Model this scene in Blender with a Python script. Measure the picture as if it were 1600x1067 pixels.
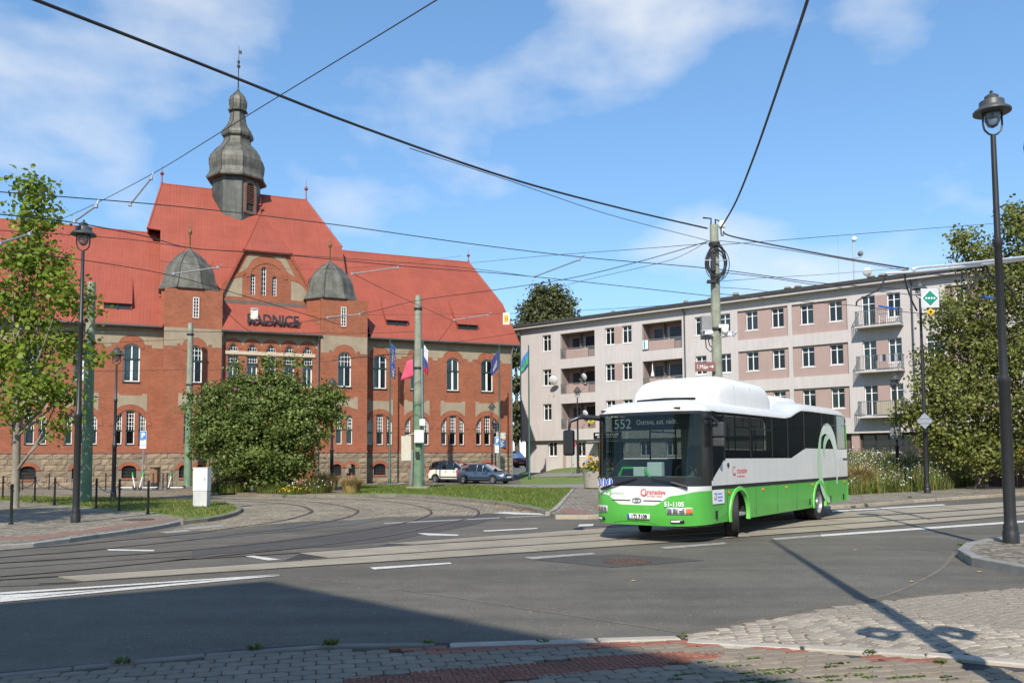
import bpy, math, random
import numpy as np
from mathutils import Vector, Matrix
from mathutils.geometry import tessellate_polygon

SC = bpy.context.scene
for o in list(bpy.data.objects):
    bpy.data.objects.remove(o)
COL = SC.collection
random.seed(7)
RAD = math.radians

# ---------------------------------------------------------------- camera
CF, CX, CY, CH = 1291.0, 800.0, 635.0, 1.7      # focal length and centre in photo pixels, eye height
PITCH, ROLL = math.atan(0.0645), RAD(0.35)
C_F = Vector((0, math.cos(PITCH), math.sin(PITCH)))
_U = Vector((0, -math.sin(PITCH), math.cos(PITCH)))
C_R = Vector((1, 0, 0)) * math.cos(ROLL) - _U * math.sin(ROLL)
C_U = _U * math.cos(ROLL) + Vector((1, 0, 0)) * math.sin(ROLL)
EYE = Vector((0, 0, CH))
cd = bpy.data.cameras.new('camera')
cam = bpy.data.objects.new('camera', cd)
COL.objects.link(cam)
cam.matrix_world = Matrix(((C_R.x, C_U.x, -C_F.x, EYE.x), (C_R.y, C_U.y, -C_F.y, EYE.y),
                           (C_R.z, C_U.z, -C_F.z, EYE.z), (0, 0, 0, 1)))
cd.sensor_width = 36
cd.lens = 36 * CF / 1600
cd.shift_y = (CY - 533.5) / 1600
cd.clip_end = 3000
SC.camera = cam

# ---------------------------------------------------------------- world, sun, exposure
SUN_EL = RAD(40)
SUN_AZ = math.atan2(-0.158, -0.987)
w = bpy.data.worlds.new('World')
SC.world = w
w.use_nodes = True
wt = w.node_tree
wt.nodes.clear()
def wn(t, **k):
    n = wt.nodes.new(t)
    for a, b in k.items():
        setattr(n, a, b)
    return n
w_out = wn('ShaderNodeOutputWorld')
w_bg = wn('ShaderNodeBackground')
w_bg.inputs['Strength'].default_value = 0.15
sky = wn('ShaderNodeTexSky', sky_type='NISHITA')
sky.sun_disc = False
sky.sun_elevation = SUN_EL
sky.sun_rotation = SUN_AZ
sky.air_density = 1.0
sky.dust_density = 0.1
sky.ozone_density = 6.0
tc = wn('ShaderNodeTexCoord')
cb = wn('ShaderNodeMapping')
cb.inputs['Scale'].default_value = (1.0, 1.0, 1.9)
cb.inputs['Location'].default_value = (9.1, 3.3, 6.2)
wt.links.new(tc.outputs['Generated'], cb.inputs['Vector'])
nz = wn('ShaderNodeTexNoise')
nz.inputs['Scale'].default_value = 3.2
nz.inputs['Detail'].default_value = 9
nz.inputs['Roughness'].default_value = 0.50
nz.inputs['Distortion'].default_value = 0.0
wt.links.new(cb.outputs[0], nz.inputs['Vector'])
rp = wn('ShaderNodeValToRGB')
rp.color_ramp.elements[0].position = 0.535
rp.color_ramp.elements[0].color = (0, 0, 0, 1)
rp.color_ramp.elements[1].position = 0.72
rp.color_ramp.elements[1].color = (0.75, 0.75, 0.75, 1)
wt.links.new(nz.outputs[0], rp.inputs[0])
mx = wn('ShaderNodeMixRGB')
mx.inputs['Color2'].default_value = (5.0, 5.1, 5.2, 1)
wt.links.new(rp.outputs[0], mx.inputs['Fac'])
gam = wn('ShaderNodeGamma')
gam.inputs['Gamma'].default_value = 0.70
hsv = wn('ShaderNodeHueSaturation')
hsv.inputs['Saturation'].default_value = 1.2
hsv.inputs['Value'].default_value = 1.65
wt.links.new(sky.outputs[0], gam.inputs['Color'])
wt.links.new(gam.outputs[0], hsv.inputs['Color'])
wt.links.new(hsv.outputs[0], mx.inputs['Color1'])
wt.links.new(mx.outputs[0], w_bg.inputs['Color'])
wt.links.new(w_bg.outputs[0], w_out.inputs['Surface'])

sl = bpy.data.lights.new('sun', 'SUN')
sl.energy = 4.5
sl.angle = RAD(0.53)
sl.color = (1.0, 0.93, 0.83)
sun = bpy.data.objects.new('sun', sl)
COL.objects.link(sun)
sd = Vector((0.158 * math.cos(SUN_EL), 0.987 * math.cos(SUN_EL), -math.sin(SUN_EL)))
sun.rotation_euler = sd.to_track_quat('-Z', 'Y').to_euler()
sun.location = (0, -10, 40)

SC.view_settings.view_transform = 'Standard'
SC.view_settings.look = 'None'
SC.view_settings.exposure = 0.35
SC.view_settings.gamma = 1.0
SC.view_settings.use_curve_mapping = False
SC.render.engine = 'CYCLES'
SC.render.resolution_x = 1024
SC.render.resolution_y = 682

# ---------------------------------------------------------------- geometry helpers
def ray(px, py):
    return C_R * ((px - CX) / CF) + C_U * ((CY - py) / CF) + C_F
def sstep(a, b, x):
    t = min(1, max(0, (x - a) / (b - a)))
    return t * t * (3 - 2 * t)
def hfun(x, y):
    return 1.0 * sstep(50, 72, y) * sstep(0.5, 5.0, x)
def G(px, py, z=0.0):
    """the point of the level plane z that the photo shows at this pixel"""
    r = ray(px, py)
    return EYE + r * ((z - CH) / r.z)
def GH(px, py, dz=0.0):
    z = 0.0
    r = ray(px, py)
    t0 = 5.0
    p = EYE
    for i in range(900):
        t = 5 + i * 0.2
        p = EYE + r * t
        if p.z <= hfun(p.x, p.y) + dz:
            break
    return p
def P(px, py, Y):
    r = ray(px, py)
    return EYE + r * (Y / r.y)
def proj(p):
    d = Vector(p) - EYE
    k = d.dot(C_F)
    return CX + CF * d.dot(C_R) / k, CY - CF * d.dot(C_U) / k

class MB:
    """collects shapes; build() links them as ONE mesh object"""
    def __init__(s):
        s.v = []; s.f = []; s.m = []
    def add(s, vs, fs, mi=0):
        b = len(s.v)
        s.v += [tuple(v) for v in vs]
        for f in fs:
            s.f.append([b + i for i in f]); s.m.append(mi)
        return s
    def box(s, x0, x1, y0, y1, z0, z1, mi=0):
        return s.add([(x0, y0, z0), (x1, y0, z0), (x1, y1, z0), (x0, y1, z0), (x0, y0, z1), (x1, y0, z1), (x1, y1, z1), (x0, y1, z1)],
                     [(3, 2, 1, 0), (4, 5, 6, 7), (0, 1, 5, 4), (1, 2, 6, 5), (2, 3, 7, 6), (3, 0, 4, 7)], mi)
    def cbox(s, c, d, mi=0):
        return s.box(c[0] - d[0] / 2, c[0] + d[0] / 2, c[1] - d[1] / 2, c[1] + d[1] / 2, c[2] - d[2] / 2, c[2] + d[2] / 2, mi)
    def bar(s, a, b, w, h, mi=0, up=(0, 0, 1)):
        """a square bar from a to b, w across, h along up"""
        a = Vector(a); b = Vector(b); t = (b - a).normalized(); u = Vector(up)
        r = t.cross(u)
        if r.length < 1e-4:
            r = t.cross(Vector((1, 0, 0)))
        r.normalize(); u = r.cross(t).normalized()
        r *= w / 2; u *= h / 2
        return s.add([a - r - u, a + r - u, a + r + u, a - r + u, b - r - u, b + r - u, b + r + u, b - r + u],
                     [(3, 2, 1, 0), (4, 5, 6, 7), (0, 1, 5, 4), (1, 2, 6, 5), (2, 3, 7, 6), (3, 0, 4, 7)], mi)
    def quad(s, a, b, c, d, mi=0):
        return s.add([a, b, c, d], [(0, 1, 2, 3)], mi)
    def poly(s, pts, mi=0):
        return s.add(pts, [tuple(range(len(pts)))], mi)
    def prism(s, pts, vec, mi=0):
        """flat outline pts swept along vec"""
        n = len(pts); vec = Vector(vec)
        vs = [Vector(p) for p in pts] + [Vector(p) + vec for p in pts]
        fs = [tuple(range(n - 1, -1, -1)), tuple(range(n, 2 * n))]
        fs += [(i, (i + 1) % n, n + (i + 1) % n, n + i) for i in range(n)]
        return s.add(vs, fs, mi)
    def tube(s, pts, r, n=8, mi=0, caps=True):
        pts = [Vector(p) for p in pts]
        k = len(pts)
        rs = r if isinstance(r, (list, tuple)) else [r] * k
        vs = []; pu = None
        for i, p in enumerate(pts):
            t = (pts[min(i + 1, k - 1)] - pts[max(i - 1, 0)])
            t = t.normalized() if t.length > 1e-9 else Vector((0, 0, 1))
            if pu is None:
                a = Vector((0, 0, 1)) if abs(t.z) < 0.9 else Vector((1, 0, 0))
                u = t.cross(a).normalized()
            else:
                u = (pu - t * pu.dot(t))
                u = u.normalized() if u.length > 1e-6 else t.orthogonal().normalized()
            pu = u; q = t.cross(u)
            for j in range(n):
                a = 2 * math.pi * j / n
                vs.append(p + (u * math.cos(a) + q * math.sin(a)) * rs[i])
        fs = []
        for i in range(k - 1):
            for j in range(n):
                fs.append((i * n + j, i * n + (j + 1) % n, (i + 1) * n + (j + 1) % n, (i + 1) * n + j))
        if caps:
            fs.append(tuple(range(n - 1, -1, -1))); fs.append(tuple((k - 1) * n + j for j in range(n)))
        return s.add(vs, fs, mi)
    def lathe(s, prof, c=(0, 0, 0), n=16, mi=0, ph=0.0, axis='z', caps=True):
        vs = []
        for r, z in prof:
            for j in range(n):
                a = ph + 2 * math.pi * j / n
                x, y = r * math.cos(a), r * math.sin(a)
                if axis == 'z':
                    vs.append((c[0] + x, c[1] + y, c[2] + z))
                elif axis == 'y':
                    vs.append((c[0] + x, c[1] + z, c[2] + y))
                else:
                    vs.append((c[0] + z, c[1] + x, c[2] + y))
        k = len(prof)
        fs = [(i * n + j, i * n + (j + 1) % n, (i + 1) * n + (j + 1) % n, (i + 1) * n + j) for i in range(k - 1) for j in range(n)]
        if caps:
            fs.append(tuple(range(n - 1, -1, -1))); fs.append(tuple((k - 1) * n + j for j in range(n)))
        return s.add(vs, fs, mi)
    def grid(s, rows, mi=0, close=False):
        """rows of equal length joined into a skin"""
        k = len(rows); n = len(rows[0]); vs = [p for r in rows for p in r]
        fs = [(i * n + j, i * n + j + 1, (i + 1) * n + j + 1, (i + 1) * n + j) for i in range(k - 1) for j in range(n - 1)]
        if close:
            fs += [(i * n + n - 1, i * n, (i + 1) * n, (i + 1) * n + n - 1) for i in range(k - 1)]
        return s.add(vs, fs, mi)
    def wall(s, outer, holes, y, depth, mi=0, rm=None, back=False):
        """upright sheet in the xz plane at y with openings that have reveals `depth` deep"""
        rm = mi if rm is None else rm
        ls = [[Vector((p[0], p[1], 0)) for p in outer]] + [[Vector((p[0], p[1], 0)) for p in h] for h in holes]
        flat = [p for l in ls for p in l]
        tr = tessellate_polygon(ls)
        s.add([(p.x, y, p.y) for p in flat], [tuple(t) for t in tr], mi)
        for h in holes:
            n = len(h)
            s.add([(p[0], y, p[1]) for p in h] + [(p[0], y + depth, p[1]) for p in h],
                  [(i, (i + 1) % n, n + (i + 1) % n, n + i) for i in range(n)], rm)
        return s
    def plate(s, outer, holes, y0, y1, mi=0):
        """flat plate in the xz plane between y0 and y1 with openings"""
        s.wall(outer, holes, y0, y1 - y0, mi)
        n = len(outer)
        s.add([(p[0], y0, p[1]) for p in outer] + [(p[0], y1, p[1]) for p in outer],
              [(i, (i + 1) % n, n + (i + 1) % n, n + i) for i in range(n)], mi)
        return s
    def build(s, name, mats, parent=None, smooth=None, loc=None):
        me = bpy.data.meshes.new(name)
        me.from_pydata(s.v, [], s.f)
        if not isinstance(mats, (list, tuple)):
            mats = [mats]
        for m in mats:
            me.materials.append(m)
        if len(mats) > 1:
            me.polygons.foreach_set('material_index', s.m)
        if smooth is not None:
            me.polygons.foreach_set('use_smooth', [True] * len(me.polygons))
            if smooth > 0:
                me.set_sharp_from_angle(angle=RAD(smooth))
        me.update()
        o = bpy.data.objects.new(name, me)
        COL.objects.link(o)
        if parent is not None:
            o.parent = parent
        if loc is not None:
            o.location = loc
        return o

def link(name, me, parent=None, loc=(0, 0, 0), rz=0.0, sc=None):
    o = bpy.data.objects.new(name, me)
    COL.objects.link(o)
    o.parent = parent
    o.location = loc
    o.rotation_euler = (0, 0, rz)
    if sc:
        o.scale = sc
    return o
def tag(o, label=None, cat=None, group=None, kind=None):
    if label: o['label'] = label
    if cat: o['category'] = cat
    if group: o['group'] = group
    if kind: o['kind'] = kind
    return o
def thing(name, label, cat, loc=(0, 0, 0), rz=0.0, group=None):
    o = bpy.data.objects.new(name, None)
    COL.objects.link(o)
    o.empty_display_size = 0.3
    o.location = loc
    o.rotation_euler = (0, 0, rz)
    return tag(o, label, cat, group)
def copy_tree(o, parent=None):
    c = o.copy()
    COL.objects.link(c)
    c.parent = parent
    for ch in list(o.children):
        copy_tree(ch, c)
    return c
def solid(o, t, off=-1):
    m = o.modifiers.new('thickness', 'SOLIDIFY')
    m.thickness = t; m.offset = off
    return o
def bev(o, wd, seg=2):
    m = o.modifiers.new('bevel', 'BEVEL')
    m.width = wd; m.segments = seg; m.limit_method = 'ANGLE'; m.angle_limit = RAD(35)
    return o
def text(name, s, size, mat, parent, loc, rot, ext=0.004, align='CENTER', sx=1.0, shear=0.0, bold=0.0):
    cu = bpy.data.curves.new(name, 'FONT')
    cu.body = s; cu.size = size; cu.extrude = ext; cu.align_x = align; cu.shear = shear; cu.offset = bold
    cu.resolution_u = 3
    t = bpy.data.objects.new(name + '_c', cu)
    COL.objects.link(t)
    dg = bpy.context.evaluated_depsgraph_get()
    me = bpy.data.meshes.new_from_object(t.evaluated_get(dg))
    bpy.data.objects.remove(t)
    me.materials.clear(); me.materials.append(mat)
    o = bpy.data.objects.new(name, me)
    COL.objects.link(o)
    o.parent = parent; o.location = loc; o.rotation_euler = rot; o.scale = (sx, 1, 1)
    return o
def spline(pts, n=8):
    pts = [Vector(p) for p in pts]
    out = []
    for i in range(len(pts) - 1):
        p0 = pts[max(i - 1, 0)]; p1 = pts[i]; p2 = pts[i + 1]; p3 = pts[min(i + 2, len(pts) - 1)]
        for k in range(n):
            t = k / n
            out.append(0.5 * ((2 * p1) + (p2 - p0) * t + (2 * p0 - 5 * p1 + 4 * p2 - p3) * t * t + (3 * p1 - p0 - 3 * p2 + p3) * t ** 3))
    out.append(pts[-1])
    return out
def inpoly(x, y, pg):
    c = False; n = len(pg); j = n - 1
    for i in range(n):
        if (pg[i][1] > y) != (pg[j][1] > y) and x < (pg[j][0] - pg[i][0]) * (y - pg[i][1]) / (pg[j][1] - pg[i][1]) + pg[i][0]:
            c = not c
        j = i
    return c

# ---------------------------------------------------------------- materials
MATS = {}
def newmat(name):
    m = bpy.data.materials.new(name)
    m.use_nodes = True
    nt = m.node_tree
    return m, nt, nt.nodes['Principled BSDF']
def nd(nt, t, **k):
    n = nt.nodes.new(t)
    for a, b in k.items():
        if a in ('operation', 'blend_type', 'feature', 'wave_type', 'bands_direction', 'data_type', 'wave_profile', 'distance', 'offset', 'offset_frequency'):
            setattr(n, a, b)
        else:
            n.inputs[a].default_value = b
    return n
def M(name, col, rough=0.6, var=0.15, scale=3.0, det=5.0, bump=0.0, bscale=60.0, metal=0.0, spec=0.5, coat=0.0, rnd=0.0, streak=0.0, fine=0.0, fscale=90.0, world=False):
    """plain procedural surface: base colour with soft noise, fine speckle, rain streaks, relief, a tone of its own for each object"""
    if name in MATS:
        return MATS[name]
    m, nt, b = newmat(name)
    L = nt.links.new
    tcn = nd(nt, 'ShaderNodeTexCoord')
    src = tcn.outputs['Object']
    if world:
        src = nd(nt, 'ShaderNodeNewGeometry').outputs['Position']
    cur = None
    rgb = nd(nt, 'ShaderNodeRGB'); rgb.outputs[0].default_value = (*col, 1); cur = rgb.outputs[0]
    def mul(fac_socket, amt):
        nonlocal cur
        mr = nd(nt, 'ShaderNodeMapRange')
        mr.inputs['To Min'].default_value = 1 - amt; mr.inputs['To Max'].default_value = 1 + amt
        mr.inputs['From Min'].default_value = 0.25; mr.inputs['From Max'].default_value = 0.75
        L(fac_socket, mr.inputs['Value'])
        mxn = nd(nt, 'ShaderNodeMixRGB', blend_type='MULTIPLY', Fac=1.0)
        L(cur, mxn.inputs['Color1']); L(mr.outputs[0], mxn.inputs['Color2'])
        cur = mxn.outputs[0]
    if var:
        n1 = nd(nt, 'ShaderNodeTexNoise', Scale=scale, Detail=det, Roughness=0.6)
        L(src, n1.inputs['Vector']); mul(n1.outputs[0], var)
    if fine:
        n2 = nd(nt, 'ShaderNodeTexNoise', Scale=fscale, Detail=3.0, Roughness=0.7)
        L(src, n2.inputs['Vector']); mul(n2.outputs[0], fine)
    if streak:
        mp = nd(nt, 'ShaderNodeMapping'); mp.inputs['Scale'].default_value = (2.2, 2.2, 0.22)
        L(src, mp.inputs['Vector'])
        n3 = nd(nt, 'ShaderNodeTexNoise', Scale=1.6, Detail=6.0, Roughness=0.65)
        L(mp.outputs[0], n3.inputs['Vector']); mul(n3.outputs[0], streak)
    if rnd:
        oi = nd(nt, 'ShaderNodeObjectInfo')
        mr = nd(nt, 'ShaderNodeMapRange'); mr.inputs['To Min'].default_value = 1 - rnd; mr.inputs['To Max'].default_value = 1 + rnd
        L(oi.outputs['Random'], mr.inputs['Value'])
        mxn = nd(nt, 'ShaderNodeMixRGB', blend_type='MULTIPLY', Fac=1.0)
        L(cur, mxn.inputs['Color1']); L(mr.outputs[0], mxn.inputs['Color2']); cur = mxn.outputs[0]
    L(cur, b.inputs['Base Color'])
    b.inputs['Roughness'].default_value = rough
    b.inputs['Metallic'].default_value = metal
    b.inputs['Specular IOR Level'].default_value = spec
    b.inputs['Coat Weight'].default_value = coat
    b.inputs['Coat Roughness'].default_value = 0.06
    if bump:
        n4 = nd(nt, 'ShaderNodeTexNoise', Scale=bscale, Detail=4.0)
        L(src, n4.inputs['Vector'])
        bp = nd(nt, 'ShaderNodeBump', Strength=min(1, bump), Distance=0.02)
        L(n4.outputs[0], bp.inputs['Height']); L(bp.outputs[0], b.inputs['Normal'])
    MATS[name] = m
    return m
def glass(name, tint=(0.02, 0.03, 0.03), trans=0.7, rough=0.02, tcol=(0.75, 0.85, 0.82), ior=1.38):
    """window glass: partly clear, the rest a dark gloss, mirror by angle"""
    if name in MATS:
        return MATS[name]
    m, nt, b = newmat(name)
    L = nt.links.new
    b.inputs['Base Color'].default_value = (*tint, 1)
    b.inputs['Roughness'].default_value = rough
    b.inputs['Specular IOR Level'].default_value = 0.5
    tr = nd(nt, 'ShaderNodeBsdfTransparent'); tr.inputs[0].default_value = (*tcol, 1)
    gl = nd(nt, 'ShaderNodeBsdfGlossy'); gl.inputs['Roughness'].default_value = rough
    m1 = nd(nt, 'ShaderNodeMixShader'); m1.inputs[0].default_value = trans
    L(b.outputs[0], m1.inputs[1]); L(tr.outputs[0], m1.inputs[2])
    fr = nd(nt, 'ShaderNodeFresnel', IOR=ior)
    m2 = nd(nt, 'ShaderNodeMixShader')
    L(fr.outputs[0], m2.inputs[0]); L(m1.outputs[0], m2.inputs[1]); L(gl.outputs[0], m2.inputs[2])
    L(m2.outputs[0], nt.nodes['Material Output'].inputs[0])
    MATS[name] = m
    return m
def leafmat(name, col, var=0.35, trans=0.35):
    m, nt, b = newmat(name)
    L = nt.links.new
    g = nd(nt, 'ShaderNodeNewGeometry')
    n = nd(nt, 'ShaderNodeTexNoise', Scale=1.3, Detail=4.0, Roughness=0.65); L(g.outputs['Position'], n.inputs['Vector'])
    rn = nd(nt, 'ShaderNodeMapRange'); rn.inputs['From Min'].default_value = 0.3; rn.inputs['From Max'].default_value = 0.7; rn.inputs['To Min'].default_value = 0.7; rn.inputs['To Max'].default_value = 1.3; L(n.outputs[0], rn.inputs['Value'])
    r = nd(nt, 'ShaderNodeMapRange'); r.inputs['To Min'].default_value = 1 - var; r.inputs['To Max'].default_value = 1 + var
    L(g.outputs['Random Per Island'], r.inputs['Value'])
    hs = nd(nt, 'ShaderNodeMixRGB'); hs.inputs['Color1'].default_value = (*col, 1)
    hs.inputs['Color2'].default_value = (col[0] * 1.4, col[1] * 1.2, col[2] * 0.85, 1)
    L(n.outputs[0], hs.inputs['Fac'])
    mm = nd(nt, 'ShaderNodeMixRGB', blend_type='MULTIPLY', Fac=1.0)
    L(hs.outputs[0], mm.inputs['Color1']); L(r.outputs[0], mm.inputs['Color2'])
    m0 = mm; mm = nd(nt, 'ShaderNodeMixRGB', blend_type='MULTIPLY', Fac=1.0); L(m0.outputs[0], mm.inputs['Color1']); L(rn.outputs[0], mm.inputs['Color2'])
    L(mm.outputs[0], b.inputs['Base Color'])
    b.inputs['Roughness'].default_value = 0.5
    b.inputs['Specular IOR Level'].default_value = 0.35
    t = nd(nt, 'ShaderNodeBsdfTranslucent'); L(mm.outputs[0], t.inputs[0])
    ms = nd(nt, 'ShaderNodeMixShader'); ms.inputs[0].default_value = trans
    L(b.outputs[0], ms.inputs[1]); L(t.outputs[0], ms.inputs[2])
    L(ms.outputs[0], nt.nodes['Material Output'].inputs[0])
    return m

def brickmat(name, c1, c2, mortar, bw=0.26, bh=0.085, var=0.2):
    m, nt, b = newmat(name)
    L = nt.links.new
    t = nd(nt, 'ShaderNodeTexCoord'); s = nd(nt, 'ShaderNodeSeparateXYZ'); L(t.outputs['Object'], s.inputs[0])
    a = nd(nt, 'ShaderNodeMath', operation='ADD'); L(s.outputs['X'], a.inputs[0]); L(s.outputs['Y'], a.inputs[1])
    c = nd(nt, 'ShaderNodeCombineXYZ'); L(a.outputs[0], c.inputs[0]); L(s.outputs['Z'], c.inputs[1])
    k = nd(nt, 'ShaderNodeTexBrick'); k.inputs['Color1'].default_value = (*c1, 1); k.inputs['Color2'].default_value = (*c2, 1)
    k.inputs['Mortar'].default_value = (*mortar, 1); k.inputs['Scale'].default_value = 1
    k.inputs['Mortar Size'].default_value = 0.008; k.inputs['Brick Width'].default_value = bw; k.inputs['Row Height'].default_value = bh
    k.inputs['Bias'].default_value = -0.2
    L(c.outputs[0], k.inputs['Vector'])
    n = nd(nt, 'ShaderNodeTexNoise', Scale=0.8, Detail=7.0, Roughness=0.65); L(t.outputs['Object'], n.inputs['Vector'])
    r = nd(nt, 'ShaderNodeMapRange'); r.inputs['From Min'].default_value = 0.25; r.inputs['From Max'].default_value = 0.75
    r.inputs['To Min'].default_value = 1 - var; r.inputs['To Max'].default_value = 1 + var; L(n.outputs[0], r.inputs['Value'])
    mm = nd(nt, 'ShaderNodeMixRGB', blend_type='MULTIPLY', Fac=1.0); L(k.outputs['Color'], mm.inputs['Color1']); L(r.outputs[0], mm.inputs['Color2'])
    L(mm.outputs[0], b.inputs['Base Color'])
    b.inputs['Roughness'].default_value = 0.85
    b.inputs['Specular IOR Level'].default_value = 0.2
    bp = nd(nt, 'ShaderNodeBump', Strength=0.4, Distance=0.01); bp.invert = True
    L(k.outputs['Fac'], bp.inputs['Height']); L(bp.outputs[0], b.inputs['Normal'])
    MATS[name] = m
    return m
def roofmat(name, col):
    m, nt, b = newmat(name)
    L = nt.links.new
    t = nd(nt, 'ShaderNodeTexCoord'); s = nd(nt, 'ShaderNodeSeparateXYZ'); L(t.outputs['Object'], s.inputs[0])
    # ribs across x, pressed steps and sheet laps down z
    def mth(op, a, bval):
        q = nd(nt, 'ShaderNodeMath', operation=op); L(a, q.inputs[0])
        if isinstance(bval, (int, float)): q.inputs[1].default_value = bval
        else: L(bval, q.inputs[1])
        return q.outputs[0]
    rib = mth('SINE', mth('MULTIPLY', s.outputs['X'], 2 * math.pi / 0.23), 0)
    step = mth('FRACT', mth('DIVIDE', s.outputs['Z'], 0.27), 0)
    h = mth('ADD', mth('MULTIPLY', rib, 0.4), step)
    lap = mth('LESS_THAN', mth('FRACT', mth('DIVIDE', s.outputs['Z'], 1.02), 0), 0.05)
    seam = mth('LESS_THAN', mth('FRACT', mth('DIVIDE', s.outputs['X'], 1.15), 0), 0.025)
    ln = mth('MAXIMUM', lap, seam)
    n = nd(nt, 'ShaderNodeTexNoise', Scale=0.6, Detail=6.0, Roughness=0.6); L(t.outputs['Object'], n.inputs['Vector'])
    r = nd(nt, 'ShaderNodeMapRange'); r.inputs['From Min'].default_value = 0.25; r.inputs['From Max'].default_value = 0.75
    r.inputs['To Min'].default_value = 0.84; r.inputs['To Max'].default_value = 1.12; L(n.outputs[0], r.inputs['Value'])
    mps = nd(nt, 'ShaderNodeMapping'); mps.inputs['Scale'].default_value = (3.0, 0.3, 0.16); L(t.outputs['Object'], mps.inputs['Vector'])
    n2 = nd(nt, 'ShaderNodeTexNoise', Scale=1.5, Detail=5.0, Roughness=0.6); L(mps.outputs[0], n2.inputs['Vector'])
    r2 = nd(nt, 'ShaderNodeMapRange'); r2.inputs['From Min'].default_value = 0.3; r2.inputs['From Max'].default_value = 0.7
    r2.inputs['To Min'].default_value = -0.07; r2.inputs['To Max'].default_value = 0.04; L(n2.outputs[0], r2.inputs['Value'])
    dk = mth('MULTIPLY', ln, -0.09)
    f = mth('ADD', mth('ADD', r.outputs[0], dk), r2.outputs[0])
    mm = nd(nt, 'ShaderNodeMixRGB', blend_type='MULTIPLY', Fac=1.0); mm.inputs['Color1'].default_value = (*col, 1); L(f, mm.inputs['Color2'])
    L(mm.outputs[0], b.inputs['Base Color'])
    b.inputs['Roughness'].default_value = 0.55; b.inputs['Specular IOR Level'].default_value = 0.35
    bp = nd(nt, 'ShaderNodeBump', Strength=0.25, Distance=0.025); L(h, bp.inputs['Height']); L(bp.outputs[0], b.inputs['Normal'])
    MATS[name] = m
    return m

BRICK = brickmat('red brick', (0.31, 0.095, 0.046), (0.235, 0.066, 0.032), (0.27, 0.155, 0.105))
BRICK2 = brickmat('orange arch brick', (0.315, 0.097, 0.048), (0.26, 0.076, 0.037), (0.27, 0.14, 0.095), 0.09, 0.26)
ROOF = roofmat('red roof sheet', (0.305, 0.073, 0.043))
PLAST = M('weathered plaster', (0.30, 0.245, 0.17), 0.9, 0.16, 1.2, bump=0.1, streak=0.10, spec=0.2)
WHITE = M('white window paint', (0.72, 0.72, 0.68), 0.45, 0.06, 4)
DKGREEN = M('dark green paint', (0.012, 0.035, 0.032), 0.4, 0.1)
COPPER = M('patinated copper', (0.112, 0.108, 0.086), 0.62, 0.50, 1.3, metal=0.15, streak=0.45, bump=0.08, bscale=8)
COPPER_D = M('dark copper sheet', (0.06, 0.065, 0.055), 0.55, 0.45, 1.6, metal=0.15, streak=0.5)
ZINC = M('grey zinc', (0.25, 0.27, 0.28), 0.45, 0.12, 5, metal=0.4)
BLACKP = M('black paint', (0.017, 0.017, 0.018), 0.42, 0.2, 6)
STEEL = M('galvanised steel', (0.42, 0.43, 0.44), 0.4, 0.12, 8, metal=0.6)
GLASS = glass('window glass', trans=0.8)
CURT = M('white curtain', (0.62, 0.62, 0.58), 0.9, 0.12, 6, bump=0.3, bscale=12)
DARKIN = M('dark room', (0.03, 0.028, 0.026), 0.9, 0.3, 1.5)
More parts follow.
